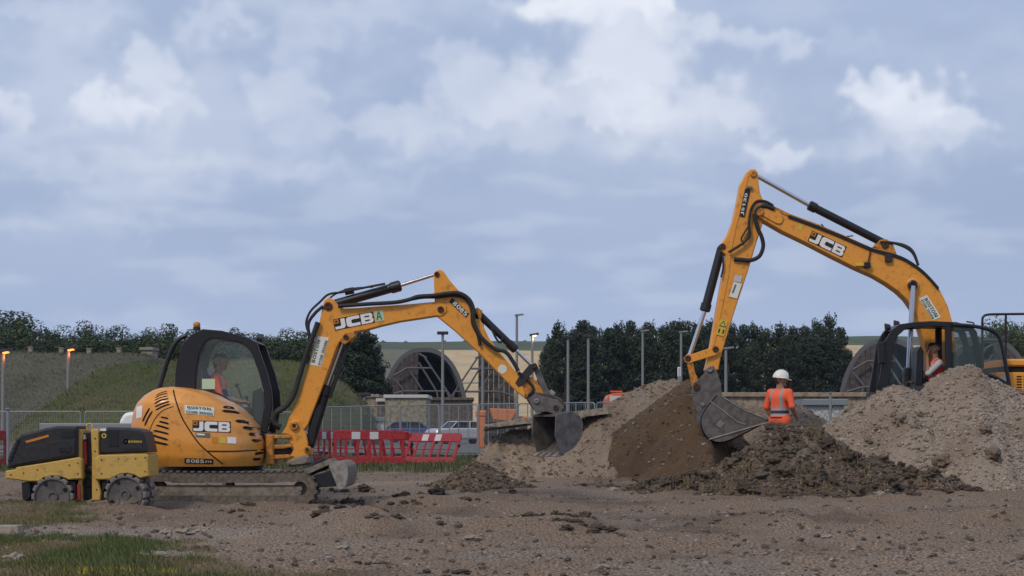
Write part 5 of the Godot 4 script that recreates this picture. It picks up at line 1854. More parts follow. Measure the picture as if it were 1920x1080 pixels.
	var ml := sheet(cowl, "model_plate", Vector2(346, 859), Vector2(400, 861), Vector2(346, 868.5), 0.0, 0.004, M.ink)
	words(ml, "8085", Vector2(349, 860.5), Vector2(383, 861.5), Vector2(349, 867), 0.0, 0.008, M.sticker)
	words(ml, "ZTS", Vector2(385, 863.5), Vector2(397, 864), Vector2(385, 867), 0.0, 0.008, M.sticker)
	sheet(cowl, "label", Vector2(256, 763), Vector2(267, 760), Vector2(255, 785), 0.0, 0.006, M.white)
	on_curve = false
	# slew ring and undercarriage
	b = MB.new()
	b.cyl(m3(400, 886), m3(400, 868), 0.72, 0.72, 28)
	part(root, "slew_ring", b.mesh(), M.black)
	plate(root, "car_body", [320, 905, 330, 884, 505, 884, 515, 905], -0.75, 0.75, M.black)
	make_track(root, 262, 592, 886, 946, 0.72, 1.17, 0.125, 0.10, [290, 911, 562, 911, 566, 918, 564, 940, 556, 948, 296, 948])
	make_track(root, 262, 592, 886, 946, -1.17, -0.72, 0.125, 0.10, [290, 911, 562, 911, 566, 918, 564, 940, 556, 948, 296, 948])
	b = MB.new()
	b.box(m3(445, 933, 1.115), Vector3(0.10, 0.06, 0.012), 0.003)
	part(root, "frame_opening", b.mesh(), M.void)
	# dozer blade
	for z in [-0.62, 0.50]:
		plate(root, "blade_arm", [500, 886, 556, 884, 606, 858, 622, 862, 628, 874, 570, 897, 505, 900], z, z + 0.12, M.black)
	plate(root, "blade", [617, 872, 628, 865, 641, 866, 651, 876, 652, 890, 647, 914, 637, 918, 640, 893, 632, 876, 622, 880], -0.55, 1.14, M.track_frame, 0.01, 1)
	plate(root, "blade_end", [615, 872, 628, 864, 643, 865, 652, 876, 653, 892, 648, 916, 634, 919, 629, 905, 622, 888], 1.115, 1.15, M.worn_steel, 0.006, 1)
	plate(root, "blade_brace", [566, 896, 612, 884, 628, 886, 632, 912, 594, 914], 0.64, 1.10, M.black)
	plate(root, "mud_crust", [530, 892, 562, 882, 600, 868, 622, 858, 628, 866, 606, 876, 568, 893], 0.45, 0.9, M.track_frame, 0.015, 1)
	# swing post
	plate(root, "king_post", [498, 814, 512, 816, 513, 872, 498, 874], -0.28, 0.28, M.paint_worn, 0.02)
	for e in [[510, 816, 545, 815, 547, 822, 510, 823], [510, 834, 530, 834, 545, 832, 548, 838, 530, 842, 510, 842], [510, 853, 540, 852, 550, 855, 540, 860, 510, 862]]:
		plate(root, "post_prong", e, -0.24, 0.24, M.paint_worn, 0.012)
	var swing := plate(root, "swing_bracket", [528, 813, 535, 802, 541, 792, 551, 786, 560, 789, 566, 801, 574, 815, 577, 830, 577, 838, 584, 842, 583, 852, 574, 857, 560, 862, 538, 866, 531, 862, 546, 852, 550, 842, 545, 832, 540, 824, 541, 815], -0.16, 0.2, M.paint, 0.015)
	pin(root, 551, 798, 8.5, -0.2, 0.25, M.paint_worn)
	pin(root, 551, 798, 4.0, -0.21, 0.262, M.rust)
	pin(root, 576, 843, 7.0, -0.2, 0.23, M.paint_worn)
	pin(root, 576, 843, 3.5, -0.2, 0.245, M.rust)
	plate(root, "pivot_cover", [536, 866, 552, 858, 578, 852, 580, 872, 540, 876], -0.3, 0.34, M.track_frame, 0.03, 1)
	plate(root, "swing_motor", [513, 842, 545, 840, 548, 850, 530, 853, 513, 852], -0.15, 0.15, M.black)
	# boom
	var boom := plate(root, "boom", [536, 803, 541, 785, 560, 742, 576, 690, 590, 640, 600, 598, 605, 575, 608, 563, 616, 557, 626, 562, 634, 572, 645, 578, 672, 577, 720, 573, 770, 570, 812, 566, 828, 565, 838, 574, 838, 585, 829, 593, 815, 593, 790, 597, 750, 603, 715, 611, 690, 618, 668, 622, 652, 626, 640, 636, 630, 655, 620, 684, 604, 728, 590, 764, 578, 796, 566, 812, 548, 814], -0.14, 0.14, M.paint, 0.014)
	plate(boom, "cylinder_lug", [636, 640, 646, 624, 664, 622, 666, 630, 656, 640, 646, 646], -0.165, 0.165, M.paint_worn, 0.01)
	pin(root, 648, 632, 5.0, -0.19, 0.19, M.rust)
	pin(root, 615, 574, 8.0, -0.17, 0.17, M.rust)
	pin(root, 826, 580, 6.0, -0.17, 0.17, M.rust)
	logo(boom, Vector2(624, 599), Vector2(699, 584), Vector2(628, 620), 0.14)
	var sg := sheet(boom, "sticker", Vector2(701, 583.5), Vector2(718, 581), Vector2(704, 603), 0.14, 0.004, M.pale_green)
	words(sg, "A", Vector2(704, 585), Vector2(715, 583.5), Vector2(706, 600), 0.14, 0.008, M.green)
	var sb2 := sheet(boom, "sticker", Vector2(581, 684), Vector2(595.5, 630), Vector2(602, 687), 0.14, 0.004, M.sticker)
	words(sb2, "BOSTON", Vector2(584, 679), Vector2(595, 637), Vector2(590, 680), 0.14, 0.008, M.ink_green)
	words(sb2, "01205 355456", Vector2(596, 684), Vector2(609.5, 638), Vector2(601, 685), 0.14, 0.008, M.ink_green)
	ram(root, Vector2(580, 838), Vector2(614, 722), Vector2(646, 634), 10.0, 4.5, 0.0)
	plate(root, "ram_guard", [652, 636, 660, 634, 640, 690, 620, 748, 612, 742, 634, 690], -0.03, 0.05, M.black, 0.006)
	plate(root, "ram_foot", [574, 835, 578, 800, 590, 762, 600, 756, 606, 770, 596, 800, 588, 838], -0.10, 0.10, M.black, 0.02, 1)
	ram(root, Vector2(615, 574), Vector2(752, 535), Vector2(818, 514), 9.5, 3.4, 0.0)
	b = MB.new()
	b.box(m3(655, 546, 0.0), Vector3(0.13, 0.09, 0.12), 0.01, Basis(Vector3(0, 0, 1), 0.2))
	part(root, "work_lamp", b.mesh(), M.black)
	hose(root, [526, 800, 514, 792, 516, 776, 534, 764, 550, 742, 562, 704, 574, 664, 586, 632, 596, 604], 5.0, 0.19)
	hose(root, [524, 806, 512, 790, 518, 770, 540, 756, 556, 724, 570, 676, 580, 640, 578, 608, 590, 588, 606, 574], 3.2, 0.15)
	hose(root, [580, 628, 574, 606, 582, 584, 600, 566, 616, 552, 640, 548, 680, 540, 722, 532], 2.2, 0.1)
	hose(root, [604, 578, 622, 556, 646, 544, 668, 540, 700, 538], 1.6, 0.05)
	hose(root, [634, 574, 690, 570, 740, 567, 766, 562, 784, 556, 812, 554, 840, 550, 862, 550, 880, 562, 888, 582, 888, 604, 902, 632, 928, 654, 948, 660, 962, 678, 972, 696], 4.0, 0.2)
	hose(root, [760, 564, 790, 558, 820, 557, 850, 554, 872, 560, 884, 580, 886, 606, 896, 628, 900, 648], 3.0, 0.16)
	# dipper arm
	var dip := plate(root, "dipper_arm", [813, 514, 817, 507, 825, 505, 832, 509, 842, 524, 862, 547, 882, 566, 893, 582, 903, 604, 916, 632, 936, 660, 956, 684, 972, 704, 986, 738, 984, 746, 970, 736, 944, 710, 898, 662, 852, 620, 820, 594, 815, 570], -0.12, 0.12, M.paint, 0.014)
	pin(root, 819, 514, 5.0, -0.15, 0.15, M.rust)
	var dm := sheet(dip, "model_plate", Vector2(848, 558), Vector2(880, 588), Vector2(842, 566), 0.12, 0.004, M.ink)
	words(dm, "8085", Vector2(853, 563.5), Vector2(878, 587.5), Vector2(848, 569.5), 0.12, 0.008, M.sticker)
	var rd := MB.new()
	rd.cyl(m3(942, 692, 0.122), m3(942, 692, 0.127), px(8.5), px(8.5), 20)
	part(dip, "round_sticker", rd.mesh(), M.sticker)
	ram(root, Vector2(897, 588), Vector2(968, 657), Vector2(998, 686), 7.5, 3.6, 0.0)
	plate(root, "ram_bracket", [886, 582, 895, 576, 904, 582, 902, 598, 892, 600], -0.12, 0.12, M.paint_worn, 0.01)
	hose(root, [920, 612, 930, 634, 938, 642, 944, 632], 2.2, 0.06)
	# tipping links and quick hitch
	for z in [-0.13, 0.09]:
		plate(root, "tipping_lever", [966, 718, 972, 708, 992, 684, 1004, 680, 1008, 690, 998, 700, 980, 722, 972, 726], z, z + 0.04, M.dark_metal, 0.005)
		plate(root, "bucket_link", [996, 684, 1006, 682, 1018, 706, 1034, 744, 1028, 752, 1018, 744, 1008, 712], z - 0.05, z - 0.01, M.steel, 0.005)
	pin(root, 1001, 686, 5.0, -0.2, 0.16, M.rust)
	plate(root, "dipper_end", [968, 700, 984, 704, 1000, 708, 1014, 726, 1022, 742, 1000, 748, 984, 748], -0.09, 0.09, M.paint_worn, 0.012)
	plate(root, "quick_hitch", [984, 744, 1000, 734, 1030, 738, 1052, 746, 1062, 760, 1054, 774, 1020, 776, 1000, 768], -0.10, 0.10, M.hitch, 0.02)
	for z in [-0.19, 0.15]:
		plate(root, "hitch_cheek", [990, 748, 1004, 738, 1022, 744, 1046, 750, 1058, 764, 1048, 780, 1026, 772, 1004, 774], z, z + 0.04, M.steel, 0.006)
	pin(root, 1006, 752, 5.0, -0.22, 0.22, M.worn_steel)
	pin(root, 1042, 764, 5.0, -0.22, 0.22, M.rust)
	plate(root, "hitch_hook", [1020, 742, 1034, 730, 1042, 736, 1036, 750, 1024, 756], -0.05, 0.05, M.worn_steel, 0.008)
	hose(root, [972, 698, 992, 716, 1000, 730, 990, 742], 3.0, 0.1)
	# bucket, its mouth turned towards the machine and a little to the camera
	var bc := m2(1044, 800)
	var back := smooth_open(PackedVector2Array([Vector2(-0.24, 0.20), Vector2(0.10, 0.24), Vector2(0.30, 0.10), Vector2(0.30, -0.10), Vector2(0.16, -0.28), Vector2(-0.06, -0.38), Vector2(-0.22, -0.40)]), 2)
	var side := back.duplicate()
	side.append(Vector2(-0.30, -0.10))
	var bk := make_bucket(root, back, 0.31, side, M.steel, 4)
	bk.position = Vector3(bc.x, bc.y, 0.02)
	bk.rotation.y = 0.62
	bk.rotation.z = 0.12
	bk.scale = Vector3(0.86, 0.95, 0.9)
	# cab
	var outer := [328, 732, 329, 700, 332, 676, 342, 648, 358, 627, 380, 617, 416, 620, 465, 633, 482, 643, 488, 662, 500, 696, 509, 731, 511, 763, 500, 814]
	var inner := [487, 808, 496, 763, 494, 731, 486, 700, 473, 665, 466, 653, 451, 642, 420, 636, 398, 634, 385, 641, 374, 662, 368, 698, 366, 732]
	for z in [-1.02, -0.02]:
		var cb := MB.new()
		cb.prism(ms(outer + inner, 0.04), z, z + 0.07, 0.012)
		part(root, "cab_frame", cb.mesh(), M.black)
		var gb := MB.new()
		var gl := [366, 732, 368, 698, 374, 662, 385, 641, 398, 634, 420, 636, 451, 642, 466, 653, 473, 665, 486, 700, 494, 731, 496, 763, 487, 808]
		gb.prism(ms(gl, 0.04), z + 0.03, z + 0.036)
		part(root, "side_window", gb.mesh(), M.glass)
	var rb := MB.new()
	rb.prism(ms([340, 652, 358, 627, 380, 617, 416, 620, 465, 633, 482, 643, 470, 646, 450, 640, 418, 634, 398, 632, 382, 638, 352, 660], 0.04), -0.955, -0.015, 0.004)
	part(root, "cab_roof", rb.mesh(), M.black)
	rb = MB.new()
	rb.prism(ms([342, 732, 392, 731, 424, 744, 452, 768, 478, 798, 494, 812, 498, 850, 470, 850, 440, 790, 400, 752, 342, 745], 0.1), -1.04, 0.10, 0.02)
	part(root, "cab_base", rb.mesh(), M.black)
	for z in [-1.0, 0.0]:
		rb = MB.new()
		rb.tube([m3(298, 729, z), m3(305, 706, z), m3(314, 676, z), m3(325, 650, z), m3(336, 636, z), m3(350, 629, z)], px(4.5), 8, 5)
		part(root, "guard_bar", rb.mesh(), M.black)
	rb = MB.new()
	rb.prism(ms([472, 733, 488, 727, 494, 740, 492, 800, 474, 790, 470, 764], 0.0), -0.9, -0.1, 0.03)
	part(root, "console", rb.mesh(), M.black)
	rb = MB.new()
	rb.prism(ms([368, 742, 372, 690, 382, 688, 388, 728, 420, 730, 422, 742], 0.0), -0.75, -0.25, 0.03)
	part(root, "seat", rb.mesh(), M.black)
	rb = MB.new()
	rb.box(m3(391, 720, 0.055), Vector3(0.19, 0.15, 0.006), 0.001)
	part(root, "notice_card", rb.mesh(), M.pale_green)
	for e in [[444, 722, 448, 732, 454, 748], [462, 745, 466, 758, 471, 778]]:
		rb = MB.new()
		rb.tube([m3(e[0], e[1], -0.3), m3(e[2], e[3], -0.3), m3(e[4], e[5], -0.3)], 0.012, 6, 4)
		rb.ball(m3(e[0], e[1], -0.3), Vector3.ONE * 0.03, 6, 10)
		part(root, "lever", rb.mesh(), M.dark_metal)
	rb = MB.new()
	rb.lathe([[0.0, 0.0], [0.055, 0.0], [0.055, 0.05], [0.035, 0.06], [0.0, 0.06]], m3(369, 620, -0.5), Vector3.UP, 14)
	var bea := part(root, "beacon", rb.mesh(), M.dark_metal)
	rb = MB.new()
	rb.lathe([[0.05, 0.06], [0.055, 0.09], [0.045, 0.12], [0.0, 0.135]], m3(369, 620, -0.5), Vector3.UP, 14)
	part(bea, "beacon_dome", rb.mesh(), M.logo_orange)
	for e in [[489, 634, -0.1], [489, 634, -0.8]]:
		rb = MB.new()
		rb.lathe([[0.0, -0.05], [0.05, -0.05], [0.065, 0.03], [0.0, 0.03]], m3(e[0], e[1], e[2]), Vector3(1, -0.2, 0), 14)
		part(root, "work_lamp", rb.mesh(), M.dark_metal)

func smooth_open(p: PackedVector2Array, times: int) -> PackedVector2Array:
	for t in times:
		var o := PackedVector2Array([p[0]])
		for k in p.size() - 1:
			o.append(p[k].lerp(p[k + 1], 0.25)); o.append(p[k].lerp(p[k + 1], 0.75))
		o.append(p[p.size() - 1])
		p = o
	return p

# ------------------------------------------------------------------ large excavator
func make_large_excavator() -> void:
	set_machine(1790.0, 36.0)
	var root := thing("large_excavator", "large orange excavator with a curved boom behind the gravel heap", "excavator", Vector3(X0, 0, -D0))
	var bz := 0.22
	var boom := plate(root, "boom", [1408, 388, 1414, 378, 1426, 376, 1442, 383, 1478, 402, 1530, 421, 1580, 442, 1634, 466, 1668, 474, 1690, 484, 1718, 499, 1742, 521, 1764, 546, 1778, 575, 1786, 604, 1794, 660, 1800, 730, 1790, 768, 1766, 768, 1752, 720, 1738, 660, 1728, 622, 1720, 596, 1712, 578, 1700, 561, 1684, 546, 1664, 532, 1640, 518, 1606, 503, 1560, 480, 1514, 456, 1468, 434, 1444, 420, 1426, 410, 1412, 402], -bz, bz, M.paint, 0.016)
	var rim := MB.new()
	rim.prism(ms([1440, 381, 1478, 400, 1530, 419, 1580, 440, 1634, 464, 1668, 472, 1668, 476, 1634, 469, 1580, 446, 1530, 425, 1478, 406, 1440, 387], bz), -bz - 0.02, bz + 0.02, 0.004)
	part(boom, "top_plate", rim.mesh(), M.paint_worn)
	plate(boom, "end_boss", [1424, 382, 1440, 386, 1464, 398, 1470, 410, 1466, 420, 1456, 420, 1432, 406, 1420, 396], -bz - 0.03, bz + 0.03, M.paint, 0.014, 1)
	logo(boom, Vector2(1523, 432), Vector2(1588, 463), Vector2(1514, 452), bz)
	var st := sheet(boom, "sticker", Vector2(1738, 553), Vector2(1764, 594), Vector2(1723, 560), bz, 0.004, M.sticker)
	words(st, "BOSTON", Vector2(1738, 558), Vector2(1759, 592), Vector2(1732, 561), bz, 0.008, M.ink_green)
	words(st, "01205 355456", Vector2(1730, 561), Vector2(1752, 597), Vector2(1726, 563), bz, 0.008, M.ink_green)
	sheet(boom, "warning_label", Vector2(1498, 418), Vector2(1506, 421), Vector2(1495, 430), bz, 0.004, M.warn)
	pin(root, 1712, 533, 12.0, -bz - 0.02, bz + 0.04, M.paint, "boss")
	pin(root, 1712, 534, 9.0, -bz - 0.06, bz + 0.12, M.black)
	for z in [-0.36, 0.31]:
		ram(root, Vector2(1690, 790), Vector2(1704, 690), Vector2(1712, 536), 9.0, 5.0, z)
	ram(root, Vector2(1661, 458), Vector2(1516, 384), Vector2(1418, 329), 8.5, 4.2, 0.0)
	plate(boom, "cylinder_bracket", [1640, 462, 1650, 450, 1662, 448, 1674, 456, 1682, 478, 1660, 476], -0.14, 0.14, M.paint_worn, 0.01)
	pin(root, 1660, 459, 7.0, -0.17, 0.17, M.rust)
	b_box(root, "work_lamp", m3(1626, 497, bz + 0.05), Vector3(0.11, 0.10, 0.1), M.black)
	b_box(root, "lamp_bracket", m3(1612, 497, bz + 0.03), Vector3(0.16, 0.05, 0.05), M.warn)
	b_box(root, "valve_block", m3(1666, 484, bz + 0.04), Vector3(0.13, 0.14, 0.07), M.dark_metal)
	hose(root, [1632, 470, 1630, 482, 1628, 492], 1.3, bz + 0.03)
	# hoses over the boom
	for k in 2:
		hose(root, [1650, 452 + k * 2, 1672, 455, 1696, 460 + k * 3, 1712, 472 + k * 3, 1722, 498], 2.6, 0.05 + 0.1 * k)
		hose(root, [1478, 404 + k * 3, 1530, 423 + k * 3, 1580, 443 + k * 3, 1634, 466 + k * 3, 1690, 482 + k * 3, 1730, 508 + k * 3, 1760, 540 + k * 3], 1.7, bz + 0.02)
	hose(root, [1540, 420, 1556, 438, 1576, 444, 1600, 442], 1.3, 0.1)
	# dipper arm
	var dip := plate(root, "dipper_arm", [1401, 322, 1408, 317, 1416, 317, 1421, 323, 1423, 345, 1425, 360, 1430, 374, 1433, 396, 1430, 420, 1418, 456, 1403, 507, 1377, 585, 1352, 668, 1347, 694, 1322, 694, 1326, 678, 1333, 644, 1346, 567, 1356, 512, 1361, 478, 1352, 470, 1352, 458, 1364, 441, 1374, 415, 1383, 374, 1388, 346], -0.16, 0.16, M.paint, 0.016)
	plate(dip, "side_rib", [1400, 330, 1404, 328, 1394, 380, 1382, 420, 1372, 470, 1366, 520, 1352, 590, 1339, 650, 1335, 650, 1350, 575, 1362, 500, 1369, 450, 1384, 400, 1391, 360], -0.175, 0.175, M.paint, 0.006)
	pin(root, 1413, 326, 6.0, -0.2, 0.2, M.paint_worn)
	pin(root, 1425, 397, 8.0, -bz - 0.06, bz + 0.06, M.paint_worn)
	var dm := sheet(dip, "model_plate", Vector2(1386, 405), Vector2(1397, 354), Vector2(1396, 407), 0.175, 0.004, M.ink)
	words(dm, "JS130", Vector2(1388, 402.5), Vector2(1397, 362), Vector2(1394.5, 404), 0.175, 0.008, M.sticker)
	b_box(dip, "lamp_bracket", m3(1405, 351, 0.2), Vector3(0.11, 0.05, 0.05), M.track_frame)
	sheet(dip, "sticker", Vector2(1378, 515), Vector2(1392, 518), Vector2(1375, 527), 0.175, 0.004, M.reflective)
	var sk := sheet(dip, "sticker", Vector2(1376, 528), Vector2(1391, 532), Vector2(1367, 556), 0.175, 0.004, M.sticker)
	sheet(sk, "print", Vector2(1372, 549), Vector2(1378, 533), Vector2(1375, 550), 0.175, 0.008, M.grey_label)
	sheet(dip, "warning_label", Vector2(1350, 598), Vector2(1365, 602), Vector2(1342, 627), 0.175, 0.004, M.warn)
	glyph(dip, [0.5, 0.02, 1.0, 0.45, 0.0, 0.45], Vector2(1351, 599), Vector2(1364, 602), Vector2(1344, 626), 0.175, 0.008, M.ink)
	glyph(dip, [0.5, 0.12, 0.84, 0.40, 0.16, 0.40], Vector2(1351, 599), Vector2(1364, 602), Vector2(1344, 626), 0.175, 0.012, M.warn)
	glyph(dip, [0.1, 0.62, 0.3, 0.62, 0.3, 0.9, 0.1, 0.9], Vector2(1351, 599), Vector2(1364, 602), Vector2(1344, 626), 0.175, 0.008, M.ink)
	glyph(dip, [0.7, 0.62, 0.9, 0.62, 0.9, 0.9, 0.7, 0.9], Vector2(1351, 599), Vector2(1364, 602), Vector2(1344, 626), 0.175, 0.008, M.ink)
	hose(root, [1450, 386, 1436, 378, 1420, 377, 1410, 388, 1406, 404, 1404, 424, 1406, 440, 1398, 452, 1384, 462, 1366, 473], 2.6, 0.24)
	hose(root, [1404, 424, 1396, 436, 1390, 448, 1394, 454, 1402, 446, 1404, 430], 1.6, 0.22)
	hose(root, [1452, 392, 1434, 386, 1420, 392, 1416, 408, 1420, 426, 1428, 444, 1431, 462, 1424, 480, 1408, 488, 1390, 487, 1376, 486], 4.0, 0.26, 0.19)
	hose(root, [1355, 476, 1356, 500, 1352, 520], 1.8, 0.2)
	ram(root, Vector2(1353, 464), Vector2(1321, 584), Vector2(1292, 670), 9.0, 4.2, 0.0)
	pin(root, 1355, 462, 6.0, -0.15, 0.19, M.rust)
	for z in [-0.24, 0.18]:
		plate(root, "tipping_lever", [1283, 672, 1288, 664, 1298, 664, 1338, 650, 1348, 652, 1350, 660, 1342, 666, 1302, 678, 1292, 682, 1285, 679], z, z + 0.05, M.paint, 0.008)
		plate(root, "bucket_link", [1286, 672, 1298, 670, 1304, 700, 1312, 716, 1308, 730, 1298, 728, 1292, 700], z - 0.02, z + 0.025, M.paint_worn, 0.008)
	pin(root, 1290, 672, 6.0, -0.26, 0.25, M.rust)
	pin(root, 1342, 655, 6.0, -0.26, 0.25, M.rust)
	# hinge ears of the bucket
	for z in [-0.26, 0.20]:
		plate(root, "hinge_ear", [1322, 698, 1328, 686, 1338, 686, 1346, 700, 1352, 718, 1354, 746, 1332, 770, 1314, 784, 1302, 764, 1296, 738, 1300, 718, 1308, 714], z, z + 0.06, M.steel, 0.008)
	for z in [-0.12, 0.05]:
		plate(root, "hinge_web", [1310, 726, 1340, 700, 1350, 720, 1350, 746, 1316, 776], z, z + 0.07, M.steel, 0.008)
	pin(root, 1331, 692, 6.0, -0.3, 0.3, M.worn_steel)
	pin(root, 1306, 725, 6.5, -0.3, 0.3, M.rust)
	pin(root, 1318, 758, 3.5, -0.3, 0.29, M.worn_steel)
	# bucket: profile in metres about its middle
	var mid := m2(1365, 785, 0.55)
	var outline := [1346, 742, 1326, 764, 1315, 784, 1316, 803, 1326, 820, 1344, 830, 1364, 827, 1394, 813, 1440, 788]
	var back := PackedVector2Array()
	for p in ms(outline, 0.55):
		back.append(p - mid)
	back = smooth_open(back, 2)
	var side := back.duplicate()
	for p in ms([1440, 782, 1420, 778, 1396, 765, 1372, 751, 1354, 743], 0.55):
		side.append(p - mid)
	var bk := make_bucket(root, back, 0.53, side, M.steel, 5)
	bk.position = Vector3(mid.x, mid.y, 0.0)
	var inner := MB.new()
	var fill := PackedVector2Array()
	for p in ms([1350, 748, 1332, 768, 1320, 790, 1326, 812, 1350, 824, 1392, 806, 1424, 788, 1400, 776, 1372, 758], 0.5):
		fill.append(p - mid)
	inner.prism(fill, -0.5, 0.5, 0.05)
	part(bk, "soil_load", inner.mesh(), M.track_frame)
	var rimb := MB.new()
	for e in [[1331, 752, 1384, 792], [1384, 792, 1398, 796], [1354, 744, 1398, 770], [1398, 770, 1438, 786], [1330, 824, 1440, 792]]:
		var a := m2(e[0], e[1], 0.56) - mid; var c := m2(e[2], e[3], 0.56) - mid
		rimb.cyl(Vector3(a.x, a.y, 0.548), Vector3(c.x, c.y, 0.548), 0.014, 0.014, 6)
	part(bk, "wear_rib", rimb.mesh(), M.worn_steel)
	var dia := MB.new()
	var dc := m2(1351, 795, 0.56) - mid
	dia.prism(PackedVector2Array([dc + Vector2(-0.085, -0.02), dc + Vector2(0.0, -0.075), dc + Vector2(0.085, 0.02), dc + Vector2(0.0, 0.075)]), 0.545, 0.556, 0.003)
	part(bk, "badge", dia.mesh(), M.worn_steel)
	# cab
	var outer := [1643, 740, 1650, 700, 1659, 640, 1672, 618, 1686, 608, 1714, 604, 1746, 602, 1793, 604, 1822, 611, 1831, 622, 1840, 660, 1848, 740]
	var inn := [1836, 740, 1831, 690, 1824, 640, 1816, 620, 1790, 613, 1746, 612, 1716, 614, 1696, 618, 1683, 630, 1675, 650, 1668, 700, 1664, 740]
	for z in [0.46, 1.26]:
		var cb := MB.new()
		cb.prism(ms(outer + inn, 1.3), z, z + 0.07, 0.012)
		part(root, "cab_frame", cb.mesh(), M.black)
		var pb := MB.new()
		pb.prism(ms([1772, 612, 1784, 612, 1785, 740, 1772, 740], 1.3), z - 0.004, z + 0.074, 0.01)
		part(root, "door_pillar", pb.mesh(), M.black)
	var rb := MB.new()
	rb.prism(ms([1672, 619, 1686, 608, 1714, 604, 1746, 602, 1793, 604, 1822, 611, 1828, 618, 1790, 612, 1746, 611, 1716, 612, 1694, 617], 1.3), 0.50, 1.26, 0.004)
	part(root, "cab_roof", rb.mesh(), M.black)
	rb = MB.new()
	rb.prism(ms([1784, 613, 1816, 620, 1824, 640, 1831, 690, 1834, 740, 1785, 740], 1.3), 1.29, 1.297)
	part(root, "rear_window", rb.mesh(), M.glass_green)
	rb = MB.new()
	rb.prism(ms([1675, 650, 1683, 630, 1696, 618, 1716, 614, 1746, 612, 1790, 613, 1816, 620, 1824, 640, 1831, 690, 1836, 740, 1664, 740, 1668, 700], 1.3), 0.49, 0.497)
	part(root, "far_window", rb.mesh(), M.glass)
	rb = MB.new()
	rb.box(Vector3(m2(1667, 690, 0.8).x, m2(1667, 690, 0.8).y, 0.90), Vector3(0.006, 1.1, 0.76), 0.0, Basis(Vector3(0, 0, 1), -0.13))
	part(root, "windscreen", rb.mesh(), M.glass_green)
	rb = MB.new()
	rb.prism(ms([1640, 735, 1852, 735, 1852, 770, 1640, 770], 1.3), 0.44, 1.32, 0.02)
	part(root, "cab_floor", rb.mesh(), M.black)
	rb = MB.new()
	rb.prism(ms([1752, 735, 1756, 712, 1776, 706, 1780, 664, 1790, 660, 1796, 735], 0.9), 0.55, 1.05, 0.03)
	part(root, "seat", rb.mesh(), M.black)
	rb = MB.new()
	rb.prism(ms([1712, 735, 1716, 660, 1722, 650, 1728, 660, 1726, 735], 0.8), 0.5, 1.0, 0.02)
	part(root, "console", rb.mesh(), M.black)
	# the door, swung right back
	var door := MB.new()
	door.tube([m3(1786, 609, 1.4), m3(1820, 611, 1.4), m3(1852, 617, 1.4), m3(1870, 627, 1.4), m3(1878, 645, 1.4), m3(1886, 685, 1.4), m3(1892, 722, 1.4), m3(1894, 745, 1.4)], px(3.6), 8, 6)
	door.tube([m3(1836, 700, 1.4), m3(1862, 706, 1.4), m3(1892, 722, 1.4)], px(3.2), 8, 4)
	var dr := part(root, "door", door.mesh(), M.black)
	rb = MB.new()
	rb.prism(ms([1788, 611, 1820, 613, 1852, 619, 1868, 628, 1876, 646, 1884, 686, 1889, 720, 1862, 705, 1836, 698, 1788, 696], 1.4), 1.397, 1.403)
	part(dr, "door_glass", rb.mesh(), M.glass_green)
	rb = MB.new()
	rb.prism(ms([1838, 702, 1862, 708, 1892, 724, 1893, 760, 1840, 760], 1.4), 1.37, 1.42, 0.008)
	part(dr, "door_panel", rb.mesh(), M.black)
	# mirror, lamps, grab rail
	rb = MB.new()
	rb.prism(ms([1646, 642, 1658, 640, 1659, 682, 1647, 682], 1.35), 1.30, 1.42, 0.02)
	part(root, "mirror", rb.mesh(), M.black)
	rb = MB.new()
	rb.tube([m3(1660, 620, 1.36), m3(1652, 632, 1.36), m3(1651, 646, 1.36), m3(1648, 690, 1.36), m3(1644, 728, 1.36)], 0.016, 6, 4)
	part(root, "mirror_arm", rb.mesh(), M.black)
	for e in [[1663, 614, 1.2], [1680, 608, 0.5]]:
		rb = MB.new()
		rb.lathe([[0.0, -0.06], [0.05, -0.06], [0.08, 0.03], [0.0, 0.03]], m3(e[0], e[1], e[2]), Vector3(-1, -0.1, 0), 14)
		part(root, "work_lamp", rb.mesh(), M.dark_metal)
	rb = MB.new()
	rb.tube([m3(1822, 612, 0.8), m3(1826, 606, 0.8), m3(1812, 603, 0.8)], 0.014, 6, 4)
	part(root, "aerial_mount", rb.mesh(), M.black)
	# upper structure and counterweight
	plate(root, "deck", [1640, 768, 2075, 768, 2075, 800, 1640, 800], -1.25, 1.2, M.black)
	plate(root, "engine_cover", [1884, 674, 1890, 673, 2070, 673, 2072, 687, 1884, 687], -1.2, 1.1, M.paint, 0.03)
	plate(root, "cover_gap", [1880, 687, 2068, 687, 2068, 698, 1880, 698], -1.15, 1.04, M.void, 0.0)
	var pan := plate(root, "side_panel", [1868, 698, 2068, 698, 2068, 770, 1868, 770], -1.2, 1.1, M.paint, 0.02)
	for r in 6:
		for c in 3:
			b_box(pan, "vent_slot", m3(1911 + c * 13, 706 + r * 5, 1.105), Vector3(0.09, 0.022, 0.012), M.void)
	plate(root, "counterweight", [1990, 690, 2060, 686, 2086, 700, 2092, 760, 2070, 790, 1990, 790], -1.22, 1.15, M.paint, 0.06, 1)
	rb = MB.new()
	rb.lathe([[0.0, -0.02], [0.09, -0.02], [0.09, 0.02], [0.0, 0.02]], m3(1884, 712, 1.14), Vector3(0, 0, 1), 18)
	part(root, "side_lamp", rb.mesh(), M.reflective)
	# handrails on the deck
	for z in [-0.95, -0.2]:
		rb = MB.new()
		rb.tube([m3(1843, 690, z), m3(1842, 640, z), m3(1842, 602, z), m3(1844, 594, z), m3(1852, 590, z), m3(1880, 589, z), m3(1990, 588, z)], 0.024, 7, 5)
		for u in [1886, 1940]:
			rb.cyl(m3(u, 589, z), m3(u, 680, z), 0.022, 0.022, 7)
		rb.cyl(m3(1842, 640, z), m3(1990, 640, z), 0.02, 0.02, 7)
		part(root, "handrail", rb.mesh(), M.black)
